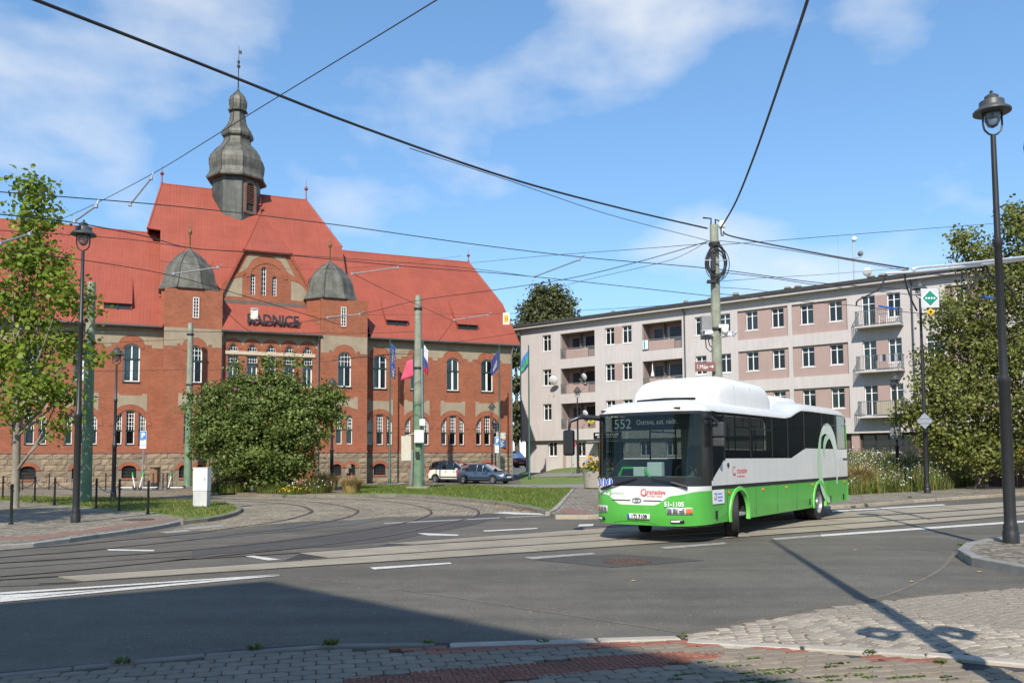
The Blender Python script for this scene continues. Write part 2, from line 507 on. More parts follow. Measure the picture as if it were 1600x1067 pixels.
# ================================================================ ground, roads, tracks
def asphaltmat(name, col, amt=0.26, speck=0.6):
    m, nt, b = newmat(name)
    L = nt.links.new
    g = nd(nt, 'ShaderNodeNewGeometry')
    pos = g.outputs['Position']
    big = nd(nt, 'ShaderNodeTexNoise', Scale=0.35, Detail=6.0, Roughness=0.6); L(pos, big.inputs['Vector'])
    mp = nd(nt, 'ShaderNodeMapping'); mp.inputs['Rotation'].default_value = (0, 0, RAD(-22)); mp.inputs['Scale'].default_value = (0.12, 1.6, 1)
    L(pos, mp.inputs['Vector'])
    trk = nd(nt, 'ShaderNodeTexNoise', Scale=1.0, Detail=4.0); L(mp.outputs[0], trk.inputs['Vector'])
    fine = nd(nt, 'ShaderNodeTexNoise', Scale=30.0, Detail=5.0, Roughness=0.85); L(pos, fine.inputs['Vector'])
    vor = nd(nt, 'ShaderNodeTexVoronoi', Scale=15.0); L(pos, vor.inputs['Vector'])
    def mr(s, a, bb, lo=0.25, hi=0.75):
        q = nd(nt, 'ShaderNodeMapRange'); q.inputs['From Min'].default_value = lo; q.inputs['From Max'].default_value = hi
        q.inputs['To Min'].default_value = a; q.inputs['To Max'].default_value = bb; L(s, q.inputs['Value']); return q.outputs[0]
    def ml(x, y):
        q = nd(nt, 'ShaderNodeMath', operation='MULTIPLY'); L(x, q.inputs[0]); L(y, q.inputs[1]); return q.outputs[0]
    k = ml(ml(mr(big.outputs[0], 1 - amt, 1 + amt), mr(trk.outputs[0], 1 - amt * 0.7, 1 + amt * 0.7)), mr(fine.outputs[0], 1 - speck, 1 + speck))
    vs_ = nd(nt, 'ShaderNodeSeparateXYZ'); L(vor.outputs['Color'], vs_.inputs[0])
    pick = nd(nt, 'ShaderNodeMath', operation='GREATER_THAN'); L(vs_.outputs[0], pick.inputs[0]); pick.inputs[1].default_value = 0.72
    spot = ml(mr(vor.outputs['Distance'], 1.3, 0.0, 0.08, 0.22), pick.outputs[0])
    ad = nd(nt, 'ShaderNodeMath', operation='ADD'); L(spot, ad.inputs[0]); ad.inputs[1].default_value = 1.0; stone = ad.outputs[0]
    med = nd(nt, 'ShaderNodeTexNoise', Scale=2.6, Detail=6.0, Roughness=0.7); L(pos, med.inputs['Vector'])
    k = ml(k, mr(med.outputs[0], 0.84, 1.16))
    k = ml(k, stone)
    mm = nd(nt, 'ShaderNodeMixRGB', blend_type='MULTIPLY', Fac=1.0); mm.inputs['Color1'].default_value = (*col, 1); L(k, mm.inputs['Color2'])
    L(mm.outputs[0], b.inputs['Base Color'])
    b.inputs['Roughness'].default_value = 0.82; b.inputs['Specular IOR Level'].default_value = 0.35
    bp = nd(nt, 'ShaderNodeBump', Strength=0.35, Distance=0.01); L(fine.outputs[0], bp.inputs['Height']); L(bp.outputs[0], b.inputs['Normal'])
    MATS[name] = m
    return m
def settmat(name, col, sc=6.5):
    m, nt, b = newmat(name)
    L = nt.links.new
    g = nd(nt, 'ShaderNodeNewGeometry')
    v = nd(nt, 'ShaderNodeTexVoronoi', Scale=sc); v.inputs['Randomness'].default_value = 0.55; L(g.outputs['Position'], v.inputs['Vector'])
    v2 = nd(nt, 'ShaderNodeTexVoronoi', Scale=sc, feature='DISTANCE_TO_EDGE'); v2.inputs['Randomness'].default_value = 0.55; L(g.outputs['Position'], v2.inputs['Vector'])
    n = nd(nt, 'ShaderNodeTexNoise', Scale=0.5, Detail=5.0); L(g.outputs['Position'], n.inputs['Vector'])
    r = nd(nt, 'ShaderNodeValToRGB'); r.color_ramp.elements[0].position = 0.02; r.color_ramp.elements[1].position = 0.09
    r.color_ramp.elements[0].color = (0.45, 0.45, 0.42, 1); L(v2.outputs['Distance'], r.inputs[0])
    hs = nd(nt, 'ShaderNodeSeparateXYZ'); L(v.outputs['Color'], hs.inputs[0])
    q = nd(nt, 'ShaderNodeMapRange'); q.inputs['To Min'].default_value = 0.72; q.inputs['To Max'].default_value = 1.25; L(hs.outputs[0], q.inputs['Value'])
    q2 = nd(nt, 'ShaderNodeMapRange'); q2.inputs['From Min'].default_value = 0.3; q2.inputs['From Max'].default_value = 0.7
    q2.inputs['To Min'].default_value = 0.8; q2.inputs['To Max'].default_value = 1.2; L(n.outputs[0], q2.inputs['Value'])
    m1 = nd(nt, 'ShaderNodeMixRGB', blend_type='MULTIPLY', Fac=1.0); m1.inputs['Color1'].default_value = (*col, 1); L(q.outputs[0], m1.inputs['Color2'])
    m2 = nd(nt, 'ShaderNodeMixRGB', blend_type='MULTIPLY', Fac=1.0); L(m1.outputs[0], m2.inputs['Color1']); L(r.outputs[0], m2.inputs['Color2'])
    m3 = nd(nt, 'ShaderNodeMixRGB', blend_type='MULTIPLY', Fac=1.0); L(m2.outputs[0], m3.inputs['Color1']); L(q2.outputs[0], m3.inputs['Color2'])
    L(m3.outputs[0], b.inputs['Base Color']); b.inputs['Roughness'].default_value = 0.8
    bp = nd(nt, 'ShaderNodeBump', Strength=0.7, Distance=0.03); L(r.outputs[0], bp.inputs['Height']); L(bp.outputs[0], b.inputs['Normal'])
    MATS[name] = m
    return m

ASPH = asphaltmat('grey asphalt', (0.118, 0.107, 0.085))
ASPH_D = asphaltmat('new dark asphalt', (0.075, 0.071, 0.064), 0.1)
ASPH_F = asphaltmat('pale path asphalt', (0.22, 0.205, 0.185), 0.12, 0.25)
SETT = settmat('loop setts', (0.28, 0.235, 0.165))
PAVE = settmat('block paving', (0.245, 0.21, 0.155), 5.0)
REDPAVE = M('red paving', (0.23, 0.13, 0.10), 0.85, 0.2, 6, fine=0.15, world=True)
KERB = M('granite kerb', (0.30, 0.28, 0.25), 0.8, 0.2, 4, fine=0.2, rnd=0.12, bump=0.15)
KERB_D = M('old kerb', (0.19, 0.165, 0.135), 0.85, 0.25, 4, fine=0.2, rnd=0.15, bump=0.2)
CONC = M('track concrete', (0.295, 0.255, 0.19), 0.85, 0.22, 1.1, fine=0.22, fscale=40, rnd=0.07, bump=0.12, world=True)
PAINT = M('worn road paint', (0.58, 0.56, 0.51), 0.7, 0.20, 7, fine=0.35, fscale=28, world=True)
PAINT_F = M('faded road paint', (0.30, 0.285, 0.26), 0.75, 0.3, 6, fine=0.4, fscale=28, world=True)
RAILM = M('rail steel', (0.30, 0.27, 0.25), 0.32, 0.3, 3, metal=0.7)
GROOVE = M('rail groove', (0.022, 0.02, 0.019), 0.9, 0.3, 5)
GRASSG = M('lawn soil and sward', (0.12, 0.17, 0.035), 0.9, 0.30, 0.9, fine=0.35, fscale=14, bump=0.5, bscale=25, world=True)
SOIL = M('dry soil', (0.17, 0.13, 0.085), 0.95, 0.3, 1.5, fine=0.3, bump=0.4, world=True)
STRUCT = []
def st(o):
    o['kind'] = 'structure'
    STRUCT.append(o)
    return o
def flat(name, pp, z, mat, dens=True):
    pts = [G(x, y) for x, y in pp]
    b = MB()
    ls = [[Vector((p.x, p.y, 0)) for p in pts]]
    b.add([(p.x, p.y, z) for p in pts], [tuple(t) for t in tessellate_polygon(ls)])
    return st(b.build(name, mat))
def raised(name, pp, z, mat, zb=-0.03):
    pts = [G(x, y, z) for x, y in pp]
    b = MB()
    n = len(pts)
    b.add([(p.x, p.y, z) for p in pts], [tuple(t) for t in tessellate_polygon([[Vector((p.x, p.y, 0)) for p in pts]])])
    b.add([(p.x, p.y, z) for p in pts] + [(p.x, p.y, zb) for p in pts], [(i, (i + 1) % n, n + (i + 1) % n, n + i) for i in range(n)])
    return st(b.build(name, mat))
def resample(pts, step):
    out = [pts[0]]; acc = 0
    for a, b in zip(pts, pts[1:]):
        d = (b - a).length
        pos = 0
        while acc + (d - pos) >= step:
            pos += step - acc; acc = 0
            out.append(a + (b - a) * (pos / d))
        acc += d - pos
    if (out[-1] - pts[-1]).length > step * 0.3:
        out.append(pts[-1])
    return out
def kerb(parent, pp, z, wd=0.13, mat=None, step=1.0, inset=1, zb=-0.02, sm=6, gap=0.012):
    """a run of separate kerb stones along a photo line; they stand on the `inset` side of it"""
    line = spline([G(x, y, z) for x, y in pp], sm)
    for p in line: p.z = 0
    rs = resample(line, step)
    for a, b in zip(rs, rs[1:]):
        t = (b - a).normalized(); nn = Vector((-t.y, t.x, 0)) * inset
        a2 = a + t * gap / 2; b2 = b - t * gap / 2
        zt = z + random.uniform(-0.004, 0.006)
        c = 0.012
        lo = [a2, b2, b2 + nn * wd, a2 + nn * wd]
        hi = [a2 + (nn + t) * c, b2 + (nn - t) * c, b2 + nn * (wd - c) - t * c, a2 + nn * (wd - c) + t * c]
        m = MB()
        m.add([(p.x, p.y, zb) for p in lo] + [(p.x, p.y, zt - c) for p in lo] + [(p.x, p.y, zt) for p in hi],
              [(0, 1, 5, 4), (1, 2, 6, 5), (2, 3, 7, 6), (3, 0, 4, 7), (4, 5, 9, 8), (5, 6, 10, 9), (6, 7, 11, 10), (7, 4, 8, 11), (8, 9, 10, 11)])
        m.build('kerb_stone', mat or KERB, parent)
def ribbon(name, pts, wd, z, mat, parent=None, off=0.0):
    """flat strip of width wd along world points"""
    b = MB(); k = len(pts); L_ = []; R_ = []
    for i, p in enumerate(pts):
        t = (pts[min(i + 1, k - 1)] - pts[max(i - 1, 0)]); t.z = 0; t.normalize()
        n = Vector((-t.y, t.x, 0))
        L_.append((p.x + n.x * (off + wd / 2), p.y + n.y * (off + wd / 2), z)); R_.append((p.x + n.x * (off - wd / 2), p.y + n.y * (off - wd / 2), z))
    b.grid([R_, L_])
    o = b.build(name, mat, parent)
    return o

# one sheet of asphalt to the horizon
b = MB(); b.quad((-1500, -1500, 0), (1500, -1500, 0), (1500, 1500, 0), (-1500, 1500, 0))
st(b.build('ground', ASPH))
# bank that rises behind the junction to the flats
b = MB(); rows = []
for j in range(41):
    y = 50 + j * 1.5
    rows.append([(0.6 + i * 1.6, y, hfun(0.6 + i * 1.6, y) - 0.015 + 0.02 * sstep(50, 53, y)) for i in range(60)])
b.grid(rows)
st(b.build('grass_bank', GRASSG, smooth=0))
def drape(name, A, B, mat, dz=0.03, n=24):
    b = MB(); r0 = []; r1 = []
    for i in range(n + 1):
        for L_, r in ((A, r0), (B, r1)):
            u = i / n * (len(L_) - 1); k = min(int(u), len(L_) - 2); f = u - k
            p = GH(L_[k][0] + (L_[k + 1][0] - L_[k][0]) * f, L_[k][1] + (L_[k + 1][1] - L_[k][1]) * f)
            r.append((p.x, p.y, hfun(p.x, p.y) + dz))
    rows = [[tuple(Vector(a).lerp(Vector(c), k / 6)) for a, c in zip(r0, r1)] for k in range(7)]
    rows = [[(p[0], p[1], hfun(p[0], p[1]) + dz) for p in r] for r in rows]
    b.grid(rows)
    return st(b.build(name, mat, smooth=0))

# tram loop paved in setts
flat('loop_paving', [(-260, 766), (0, 764), (250, 766.5), (330, 768), (560, 771), (660, 774.5), (760, 782), (830, 793), (866, 802), (858, 804), (780, 803), (740, 806), (700, 806), (600, 808),
     (560, 812), (470, 815), (430, 818), (340, 829), (262, 829), (300, 817), (350, 806), (374, 797), (372, 790), (352, 784), (300, 781), (200, 777), (0, 774), (-260, 777)], 0.004, SETT)
flat('asphalt_patch', [(300, 858), (400, 849), (530, 832), (640, 815), (690, 807), (742, 805), (760, 802), (782, 803), (768, 812), (735, 821), (690, 830), (600, 846.5), (520, 854), (430, 858.5), (330, 866), (300, 871)], 0.006, ASPH_D)
flat('asphalt_patch', [(832, 874), (968, 865.5), (1101, 875.5), (957, 886.5)], 0.006, ASPH_D)
flat('asphalt_patch', [(250, 841), (430, 824), (445, 817), (560, 812), (600, 811), (560, 819), (460, 829), (330, 842)], 0.006, asphaltmat('mid asphalt', (0.10, 0.095, 0.083)))

def rail(pp, name='tram_rail', sm=10, z=0.012, off=0.0):
    pts = spline([G(x, y) for x, y in pp], sm)
    o = ribbon(name, pts, 0.06, z, RAILM)
    st(o)
    g = ribbon('rail_groove', pts, 0.05, z, GROOVE, o, off=-0.058)
    return pts
R_IN1 = [(-220, 877), (-100, 868), (0, 860), (112, 851), (169, 845.5), (240, 839), (300, 833), (356, 825.6), (431, 815), (469, 806), (484.7, 800.3), (482, 795.6), (465, 790), (431, 786), (375, 783), (328, 781.6), (250, 778), (150, 775), (0, 771), (-200, 768)]
R_OUT1 = [(-220, 888), (-100, 878.5), (0, 870.6), (112, 862), (169, 856.6), (300, 843), (375, 834), (450, 825.6), (506, 816), (544, 807), (557, 800), (551, 795.6), (525, 789), (487.5, 784.4), (431, 781.6), (375, 780), (328, 778.6), (240, 776), (100, 772), (0, 769.3), (-200, 766.5)]
R_IN2 = [(-220, 895), (-100, 887), (0, 879.4), (169, 868.6), (300, 859), (375, 852), (469, 841.6), (544, 831.4), (600, 822.5), (637.5, 815), (664, 806.6), (672, 801), (664, 794), (637.5, 788), (600, 783), (506, 778.7), (400, 776), (300, 774), (150, 770.5), (0, 768), (-200, 765.6)]
R_OUT2 = [(-220, 918), (-100, 908), (0, 900.6), (94, 893), (206, 882), (300, 872.5), (375, 865), (450, 857.5), (525, 848.5), (600, 838), (656, 826.5), (712.5, 814), (739, 807.5), (746, 801), (739, 795), (712.5, 789), (675, 784), (619, 779), (540, 775.5), (420, 773.5), (250, 770), (100, 767.7), (-100, 765)]
for r in (R_IN1, R_OUT1, R_IN2, R_OUT2):
    rail(r)
RA = [(250, 876), (450, 864.5), (600, 854), (900, 835.5), (1120, 822), (1300, 810), (1450, 800.6), (1572, 792.5), (1700, 784)]
RB = [(-100, 912), (100, 899.5), (300, 887), (450, 876.8), (600, 866.5), (900, 847), (1120, 832.5), (1337, 817), (1487, 807), (1600, 799), (1720, 791)]
rail(RA, sm=8); rail(RB, sm=8)
# concrete slabs between and beside the straight rails
def at_x(L_, x):
    for a, c in zip(L_, L_[1:]):
        if a[0] <= x <= c[0]:
            f = (x - a[0]) / (c[0] - a[0]); return a[1] + (c[1] - a[1]) * f
    return L_[-1][1]
near_e = [(60, 912), (130, 908.6), (300, 897), (500, 884), (600, 877.8), (900, 858), (1120, 842), (1300, 829), (1487, 814.7), (1570, 807), (1720, 798)]
far_e = [(250, 872), (450, 858), (600, 848.5), (900, 827), (1120, 813), (1300, 800.5), (1460, 790), (1720, 774)]
track = thing('track_slabs', None, None)
track['kind'] = 'structure'
def slabs(top, bot, cuts, skew):
    for a, c in zip(cuts, cuts[1:]):
        n = 5
        tp = [a + 1.0 + (c - a - 2.0) * i / n for i in range(n + 1)]
        bt = [x + skew for x in tp]
        A = [G(x, at_x(top, x) + 1.0 + random.uniform(-.15, .15)) for x in tp]
        Bq = [G(x, at_x(bot, x) - 0.8 + random.uniform(-.15, .15)) for x in bt]
        m = MB()
        ring = A + Bq[::-1]
        m.add([(p.x, p.y, 0.010) for p in ring] + [(p.x, p.y, -0.01) for p in ring],
              [tuple(range(len(ring)))] + [(i, (i + 1) % len(ring), len(ring) + (i + 1) % len(ring), len(ring) + i) for i in range(len(ring))])
        m.build('concrete_slab', CONC, track)
bedp = [(x, at_x(far_e, x) if x > 600 else at_x(RA, x) if x > 460 else at_x(RB, x)) for x in range(90, 1701, 35)] + [(x, at_x(near_e, x)) for x in range(1735, 129, -35)]
flat('track_bed', bedp, 0.005, M('track joint tar', (.035, .033, .031), .9, .3, 4, world=True))
for pp, wd in ((near_e, .06), ([(-60, 893), (0, 888.5), (150, 878), (300, 868.5)], .05), ([(-60, 884), (0, 880), (150, 872.5)], .03), ([(200, 858), (300, 850), (420, 848), (560, 838)], .03), ([(-40, 918), (60, 914), (120, 911)], .04), ([(880, 806), (1000, 803), (1120, 800), (1300, 794.5), (1480, 783)], .04)):
    st(ribbon('tar_joint', spline([G(x, y) for x, y in pp], 8), wd, .0065, MATS['track joint tar']))
slabs(RB, near_e, [90, 305, 470, 640, 810, 985, 1135, 1290, 1440, 1580, 1700], 40)
slabs(RA, RB, [468, 625, 765, 890, 1020, 1150, 1290, 1420, 1545, 1680], 45)
slabs(far_e, RA, [605, 735, 860, 985, 1110, 1230, 1345, 1460, 1570, 1690], 45)
for i, pp in enumerate([[(0, 926), (437, 897.5), (437, 899), (210, 914.5), (0, 929)], [(0, 937), (215, 917), (437, 897.8), (437, 899.8), (215, 920.5), (0, 941)], [(0, 930), (60, 927), (150, 922), (215, 917), (110, 928), (0, 937)],
        [(167, 858), (242, 859.3), (240, 861.5), (170, 860.3)], [(380, 868.8), (396, 868.4), (439, 874.3), (419, 875.8)], [(652, 833.2), (664, 833), (717, 835.4), (715, 837.3), (668, 836.4)],
        [(754, 829), (838, 824.8), (841, 826.2), (758, 830.7)], [(577, 887), (703, 879), (706, 881), (585, 890)], [(905, 819.5), (928, 818.6), (926, 822), (903, 822.5)],
        [(1300, 797.8), (1473, 787.7), (1478, 789.3), (1300, 800)], [(1282, 835.3), (1600, 813.3), (1720, 805), (1720, 808), (1600, 816.2), (1284, 838.3)],
        [(770, 801.2), (790, 799.8), (856, 802.6), (858, 804.6), (800, 803.4)]]):
    flat('lane_marking', pp, 0.0085, PAINT)
for pp in [[(818, 871), (926, 863.7), (931, 866.2), (832, 874)], [(1030, 855), (1130, 847.6), (1137, 850), (1040, 857.8)], [(1205, 841), (1282, 835.3), (1284, 838.3), (1212, 844)],
        [(248, 831.5), (290, 827.2), (300, 830), (262, 833.5)], [(285, 825), (345, 820), (352, 822), (300, 827.5)], [(600, 817), (780, 808.2), (781, 809.8), (600, 818.8)], [(790, 808), (880, 803.6), (881, 805), (790, 809.4)],
        [(585, 755.2), (600, 755), (612, 757), (597, 757.5)], [(620, 754), (630, 753.8), (640, 756.5), (630, 756.8)], [(668, 751.5), (674, 751.3), (688, 755.4), (682, 755.7)], [(532, 756.3), (690, 755), (690, 755.8), (532, 757.2)]]:
    flat('lane_marking', pp, 0.0085, PAINT_F)
DIRT = M('sandy dirt', (.16, .14, .11), .95, .3, 4, fine=.4, fscale=20, world=True)
for pp, wd in (([(437, 899), (560, 913), (700, 932), (850, 955), (980, 975), (1060, 988)], .035), ([(1492, 862), (1475, 885), (1440, 906), (1390, 928), (1318, 944)], .05), ([(1380, 850), (1440, 858), (1495, 864)], .05)):
    st(ribbon('asphalt_seam', spline([G(x, y) for x, y in pp], 8), wd, .004, DIRT))
mh = thing('manhole_cover', 'rusty round cast iron manhole cover in a dark asphalt patch before the bus', 'manhole cover', G(980, 876.5, 0.008))
b = MB(); b.lathe([(0.40, 0), (0.40, 0.010), (0.35, 0.014), (0.345, 0.008), (0.0, 0.008)], n=28)
b.build('rim', M('rusty iron', (0.09, 0.055, 0.04), 0.7, 0.3, 12, bump=0.3), mh)
b = MB()
for i in range(-3, 4):
    for j in range(-3, 4):
        if i * i + j * j < 11: b.cbox((i * 0.085, j * 0.085, 0.012), (0.055, 0.055, 0.008))
b.build('cover_studs', MATS['rusty iron'], mh)

# left traffic island: paving, lawn, kerb
LEFT_FRONT = [(-140, 868), (0, 849.5), (60, 846.5), (150, 834), (240, 821.5), (290, 811)]
raised('island_paving', [(-140, 868), (0, 849.5), (60, 846.5), (150, 834), (240, 821.5), (290, 811), (275, 806), (225, 799.5), (150, 793.5), (85, 788), (0, 781.5), (-140, 779)], 0.09, PAVE)
rp_ = raised('red_paving_strip', [(0, 842), (60, 843), (150, 830), (240, 817.5), (280, 810), (262, 809.6), (200, 818), (120, 829), (60, 836.5), (0, 838)], 0.094, REDPAVE, 0.05)
isl = raised('island_lawn', [(-140, 772), (0, 773.5), (200, 776.5), (300, 780), (352, 784), (372, 790), (374, 797), (350, 805), (300, 810.5), (275, 806), (225, 799.5), (150, 793.5), (85, 788), (0, 781.5), (-140, 779)], 0.10, GRASSG)
kerb(isl, [(286, 813), (330, 808.5), (360, 802.5), (377, 795.5), (376, 789.5), (356, 784.5), (300, 780.5), (200, 777), (60, 774), (-60, 772)], 0.115, 0.14, KERB_D, 1.0, 1, zb=0.0)
kerb(isl, [(-100, 862), (0, 850), (60, 847), (150, 834.5), (240, 822), (286, 813)], 0.098, 0.14, KERB, 1.0, 1, zb=0.0)
b = MB(); b.lathe([(0.42, 0), (0.42, 0.006), (0, 0.006)], n=24)
mc = b.build('manhole_cover', MATS['rusty iron'], loc=G(217, 811.5, 0.0935)); tag(mc, 'reddish round manhole cover in the paving of the left traffic island', 'manhole cover')

# central lawn with its curved kerb, bed, paths
CL = raised('central_lawn', [(430, 765), (505, 771.3), (560, 771), (600, 770.5), (660, 772.5), (740, 778.5), (800, 785.5), (845, 794), (858, 797), (868, 793), (897, 762.5), (800, 760.8), (762, 757.6), (560, 757.4), (430, 758)], 0.10, GRASSG)
kerb(CL, [(400, 772.6), (505, 772.8), (560, 772.2), (600, 771.8), (660, 774), (740, 780), (800, 787.2), (845, 796), (856, 799.5)], 0.13, 0.16, KERB_D, 1.0, 1, zb=0.0)
kerb(CL, [(860, 799), (872, 793), (886, 777), (898, 762.5)], 0.13, 0.16, KERB, 1.0, 1, zb=0.0)
bed = raised('planting_bed', [(255, 765.5), (330, 767.5), (400, 771.2), (505, 771.3), (545, 770.6), (560, 766), (540, 760), (430, 758.5), (300, 759)], 0.105, SOIL)
flat('forecourt', [(-300, 764), (0, 763.5), (250, 765), (300, 766), (300, 757.5), (430, 757), (532, 756.6), (532, 751), (802, 749), (802, 746), (700, 746.5), (400, 748), (0, 752), (-300, 755)], 0.010, ASPH_F)
# pavement right of the lawn with red tactile corner
sp = raised('side_pavement', [(859, 801), (873, 794.5), (899, 763), (930, 758), (1000, 756), (1120, 760), (1330, 765), (1600, 748), (1760, 744), (1760, 757), (1600, 768), (1460, 777), (1325, 787.5), (1120, 797), (930, 803.5), (890, 804), (866, 803.5)], 0.09, PAVE)
kerb(sp, [(868, 804.5), (890, 805), (930, 804.3), (1120, 798), (1325, 788.5), (1460, 778.3), (1600, 769.4), (1740, 759)], 0.115, 0.15, M('sandy kerb', (0.34, 0.29, 0.22), 0.8, 0.2, 4, fine=0.2, rnd=0.12), 1.0, 1, zb=0.0)
raised('red_tactile_paving', [(872, 799), (885, 793.5), (921, 798.5), (921, 801.5), (890, 802)], 0.095, REDPAVE, 0.05)
drape('bank_path', [(745, 759.5), (800, 762.4), (860, 763), (900, 763), (960, 760)], [(745, 757), (800, 757.8), (860, 757.4), (900, 757), (960, 754)], ASPH_F, 0.03)
drape('bank_road', [(806, 746), (850, 745.5), (930, 744), (1000, 742)], [(806, 740), (850, 739.4), (930, 738), (1000, 737)], ASPH_F, 0.03)

# right-hand corner pavement with the tall lamp
rc = raised('corner_pavement', [(1499, 858), (1505, 850), (1530, 843.5), (1600, 835), (1760, 820), (1760, 905), (1600, 883), (1545, 873), (1507, 866)], 0.13, PAVE)
kerb(rc, [(1760, 818), (1600, 834), (1530, 842.5), (1503, 850), (1496, 859), (1506, 867), (1545, 874.5), (1600, 884.5), (1760, 908)], 0.145, 0.16, M('grey kerb stone', (0.24, 0.23, 0.21), 0.8, 0.2, 4, fine=0.2, rnd=0.12), 1.2, 1, zb=0.0)

# ---------------------------------------------------------------- near pavement: blocks one by one
ZP = 0.06
KL = [(-120, 1062), (0, 1049.5), (180, 1033.5), (400, 1011.5), (500, 1005.5), (700, 1003.5), (850, 998.5), (1060, 992.5), (1072, 997), (1208, 1003), (1344, 1015), (1484, 1018), (1600, 1029), (1760, 1047)]
near = [G(x, y, ZP - 0.03) for x, y in KL]
ring = [(p.x, p.y) for p in near] + [(9, 1.0), (9, -12), (-14, -12), (-14, 3.6)]
b = MB(); b.add([(x, y, ZP - 0.03) for x, y in ring], [tuple(t) for t in tessellate_polygon([[Vector((x, y, 0)) for x, y in ring]])])
b.add([(x, y, ZP - 0.03) for x, y in ring] + [(x, y, -0.03) for x, y in ring], [(i, (i + 1) % len(ring), len(ring) + (i + 1) % len(ring), len(ring) + i) for i in range(len(ring))])
pav = st(b.build('near_pavement', M('joint sand', (0.055, 0.05, 0.045), 0.95, 0.3, 5, fine=0.3, world=True)))
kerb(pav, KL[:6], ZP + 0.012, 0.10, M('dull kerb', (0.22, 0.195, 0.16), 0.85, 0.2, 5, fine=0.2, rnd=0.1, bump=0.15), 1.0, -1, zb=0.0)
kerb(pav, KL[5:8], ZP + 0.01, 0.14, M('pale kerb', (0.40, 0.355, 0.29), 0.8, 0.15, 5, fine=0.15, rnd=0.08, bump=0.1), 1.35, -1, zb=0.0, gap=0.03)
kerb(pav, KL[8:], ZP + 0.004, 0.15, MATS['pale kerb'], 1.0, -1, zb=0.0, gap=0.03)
RED_STRIP = [(588, 1009), (650, 1019), (720, 1018), (850, 1012), (1000, 1007), (1060, 1004.5), (1150, 1009), (1300, 1021), (1400, 1031), (1478, 1036), (1470, 1028), (1344, 1022), (1208, 1010), (1075, 1003), (1060, 999), (850, 1005), (700, 1009)]
RED_BAND = [(380, 1090), (500, 1066), (600, 1055), (700, 1045), (800, 1037), (900, 1029), (980, 1021), (1060, 1017), (1140, 1020), (1060, 1034), (960, 1044), (850, 1055), (760, 1067), (640, 1090)]
GREYP = M('grey paving block', (0.245, 0.20, 0.145), 0.88, 0.14, 7, fine=0.18, fscale=110, rnd=0.13, bump=0.2, bscale=90)
REDP = M('red paving block', (0.27, 0.11, 0.072), 0.88, 0.16, 7, fine=0.18, fscale=110, rnd=0.14, bump=0.25, bscale=90)
KERBPX = [(x, y + (9 if 400 < x < 1500 else 7)) for x, y in KL]
ca, sa = math.cos(RAD(13)), math.sin(RAD(13))
def block_mesh(name, L_, W_, kind):
    b = MB(); h = 0.026; c = 0.008
    if kind == 'wave':
        q = L_ / 2; e = W_ / 2; k = 0.022
        out = [(-q, -e + k), (-q + .05, -e), (q - .05, -e), (q, -e + k), (q, e - k), (q - .05, e), (-q + .05, e), (-q, e - k)]
    else:
        q = L_ / 2; e = W_ / 2
        out = [(-q, -e), (q, -e), (q, e), (-q, e)]
    n = len(out)
    inn = [(x * (1 - 2 * c / L_), y * (1 - 2 * c / W_)) for x, y in out]
    b.add([(x, y, 0) for x, y in out] + [(x, y, h - c * 0.7) for x, y in out] + [(x, y, h) for x, y in inn],
          [(i, (i + 1) % n, n + (i + 1) % n, n + i) for i in range(n)] + [(n + i, n + (i + 1) % n, 2 * n + (i + 1) % n, 2 * n + i) for i in range(n)] + [tuple(range(2 * n, 3 * n))])
    if kind == 'stud':
        for i in (-1, 1):
            for j in (-1, 0, 1):
                b.cbox((j * 0.06, i * 0.025, h + 0.002), (0.028, 0.024, 0.008))
    return b
def scatter(blocks, mesh_builder, name, mat, parent, zb, cap=300):
    """the `cap` blocks that show largest become objects of their own; the rest one joined part"""
    me = None
    blocks.sort(key=lambda t: t[0])
    if not blocks: return
    first = mesh_builder.build(name, mat, parent)
    me = first.data
    for i, (d, x, y, r, s) in enumerate(blocks[:cap]):
        o = first if i == 0 else link(name, me, parent)
        o.location = (x, y, zb + random.uniform(-0.003, 0.003)); o.rotation_euler = (random.uniform(-.012, .012), random.uniform(-.012, .012), r); o.scale = (s, s, 1)
    rest = blocks[cap:]
    if rest:
        V = np.array(mesh_builder.v); allv = []; fs = []
        for (d, x, y, r, s) in rest:
            c_, s_ = math.cos(r) * s, math.sin(r) * s
            q = np.empty_like(V); q[:, 0] = V[:, 0] * c_ - V[:, 1] * s_ + x; q[:, 1] = V[:, 0] * s_ + V[:, 1] * c_ + y; q[:, 2] = V[:, 2] + zb + random.uniform(-.003, .003)
            k = len(allv) * len(V); allv.append(q)
            fs += [[k + i for i in f] for f in mesh_builder.f]
        bb = MB(); bb.v = [tuple(p) for p in np.concatenate(allv)]; bb.f = fs; bb.m = [0] * len(fs)
        o = bb.build(name + 's_far', mat, parent); o['kind'] = 'stuff'
grey, red, stud = [], [], []
for j in range(-6, 60):
    for i in range(-52, 60):
        u = i * 0.205 + (j % 2) * 0.1025; v = j * 0.142
        x = u * ca - v * sa; y = u * sa + v * ca
        y += 4.9
        if y < 4.2: continue
        px, py = proj((x, y, ZP))
        if not (-140 < px < 1780 and py < 1110): continue
        if py < at_x(KERBPX, px): continue
        if px > 1490 and py < 1046: continue
        d = math.hypot(x, y)
        if inpoly(px, py, RED_STRIP) or inpoly(px, py, RED_BAND): continue
        grey.append((d + random.uniform(0, .2), x, y, RAD(13), 1.0))
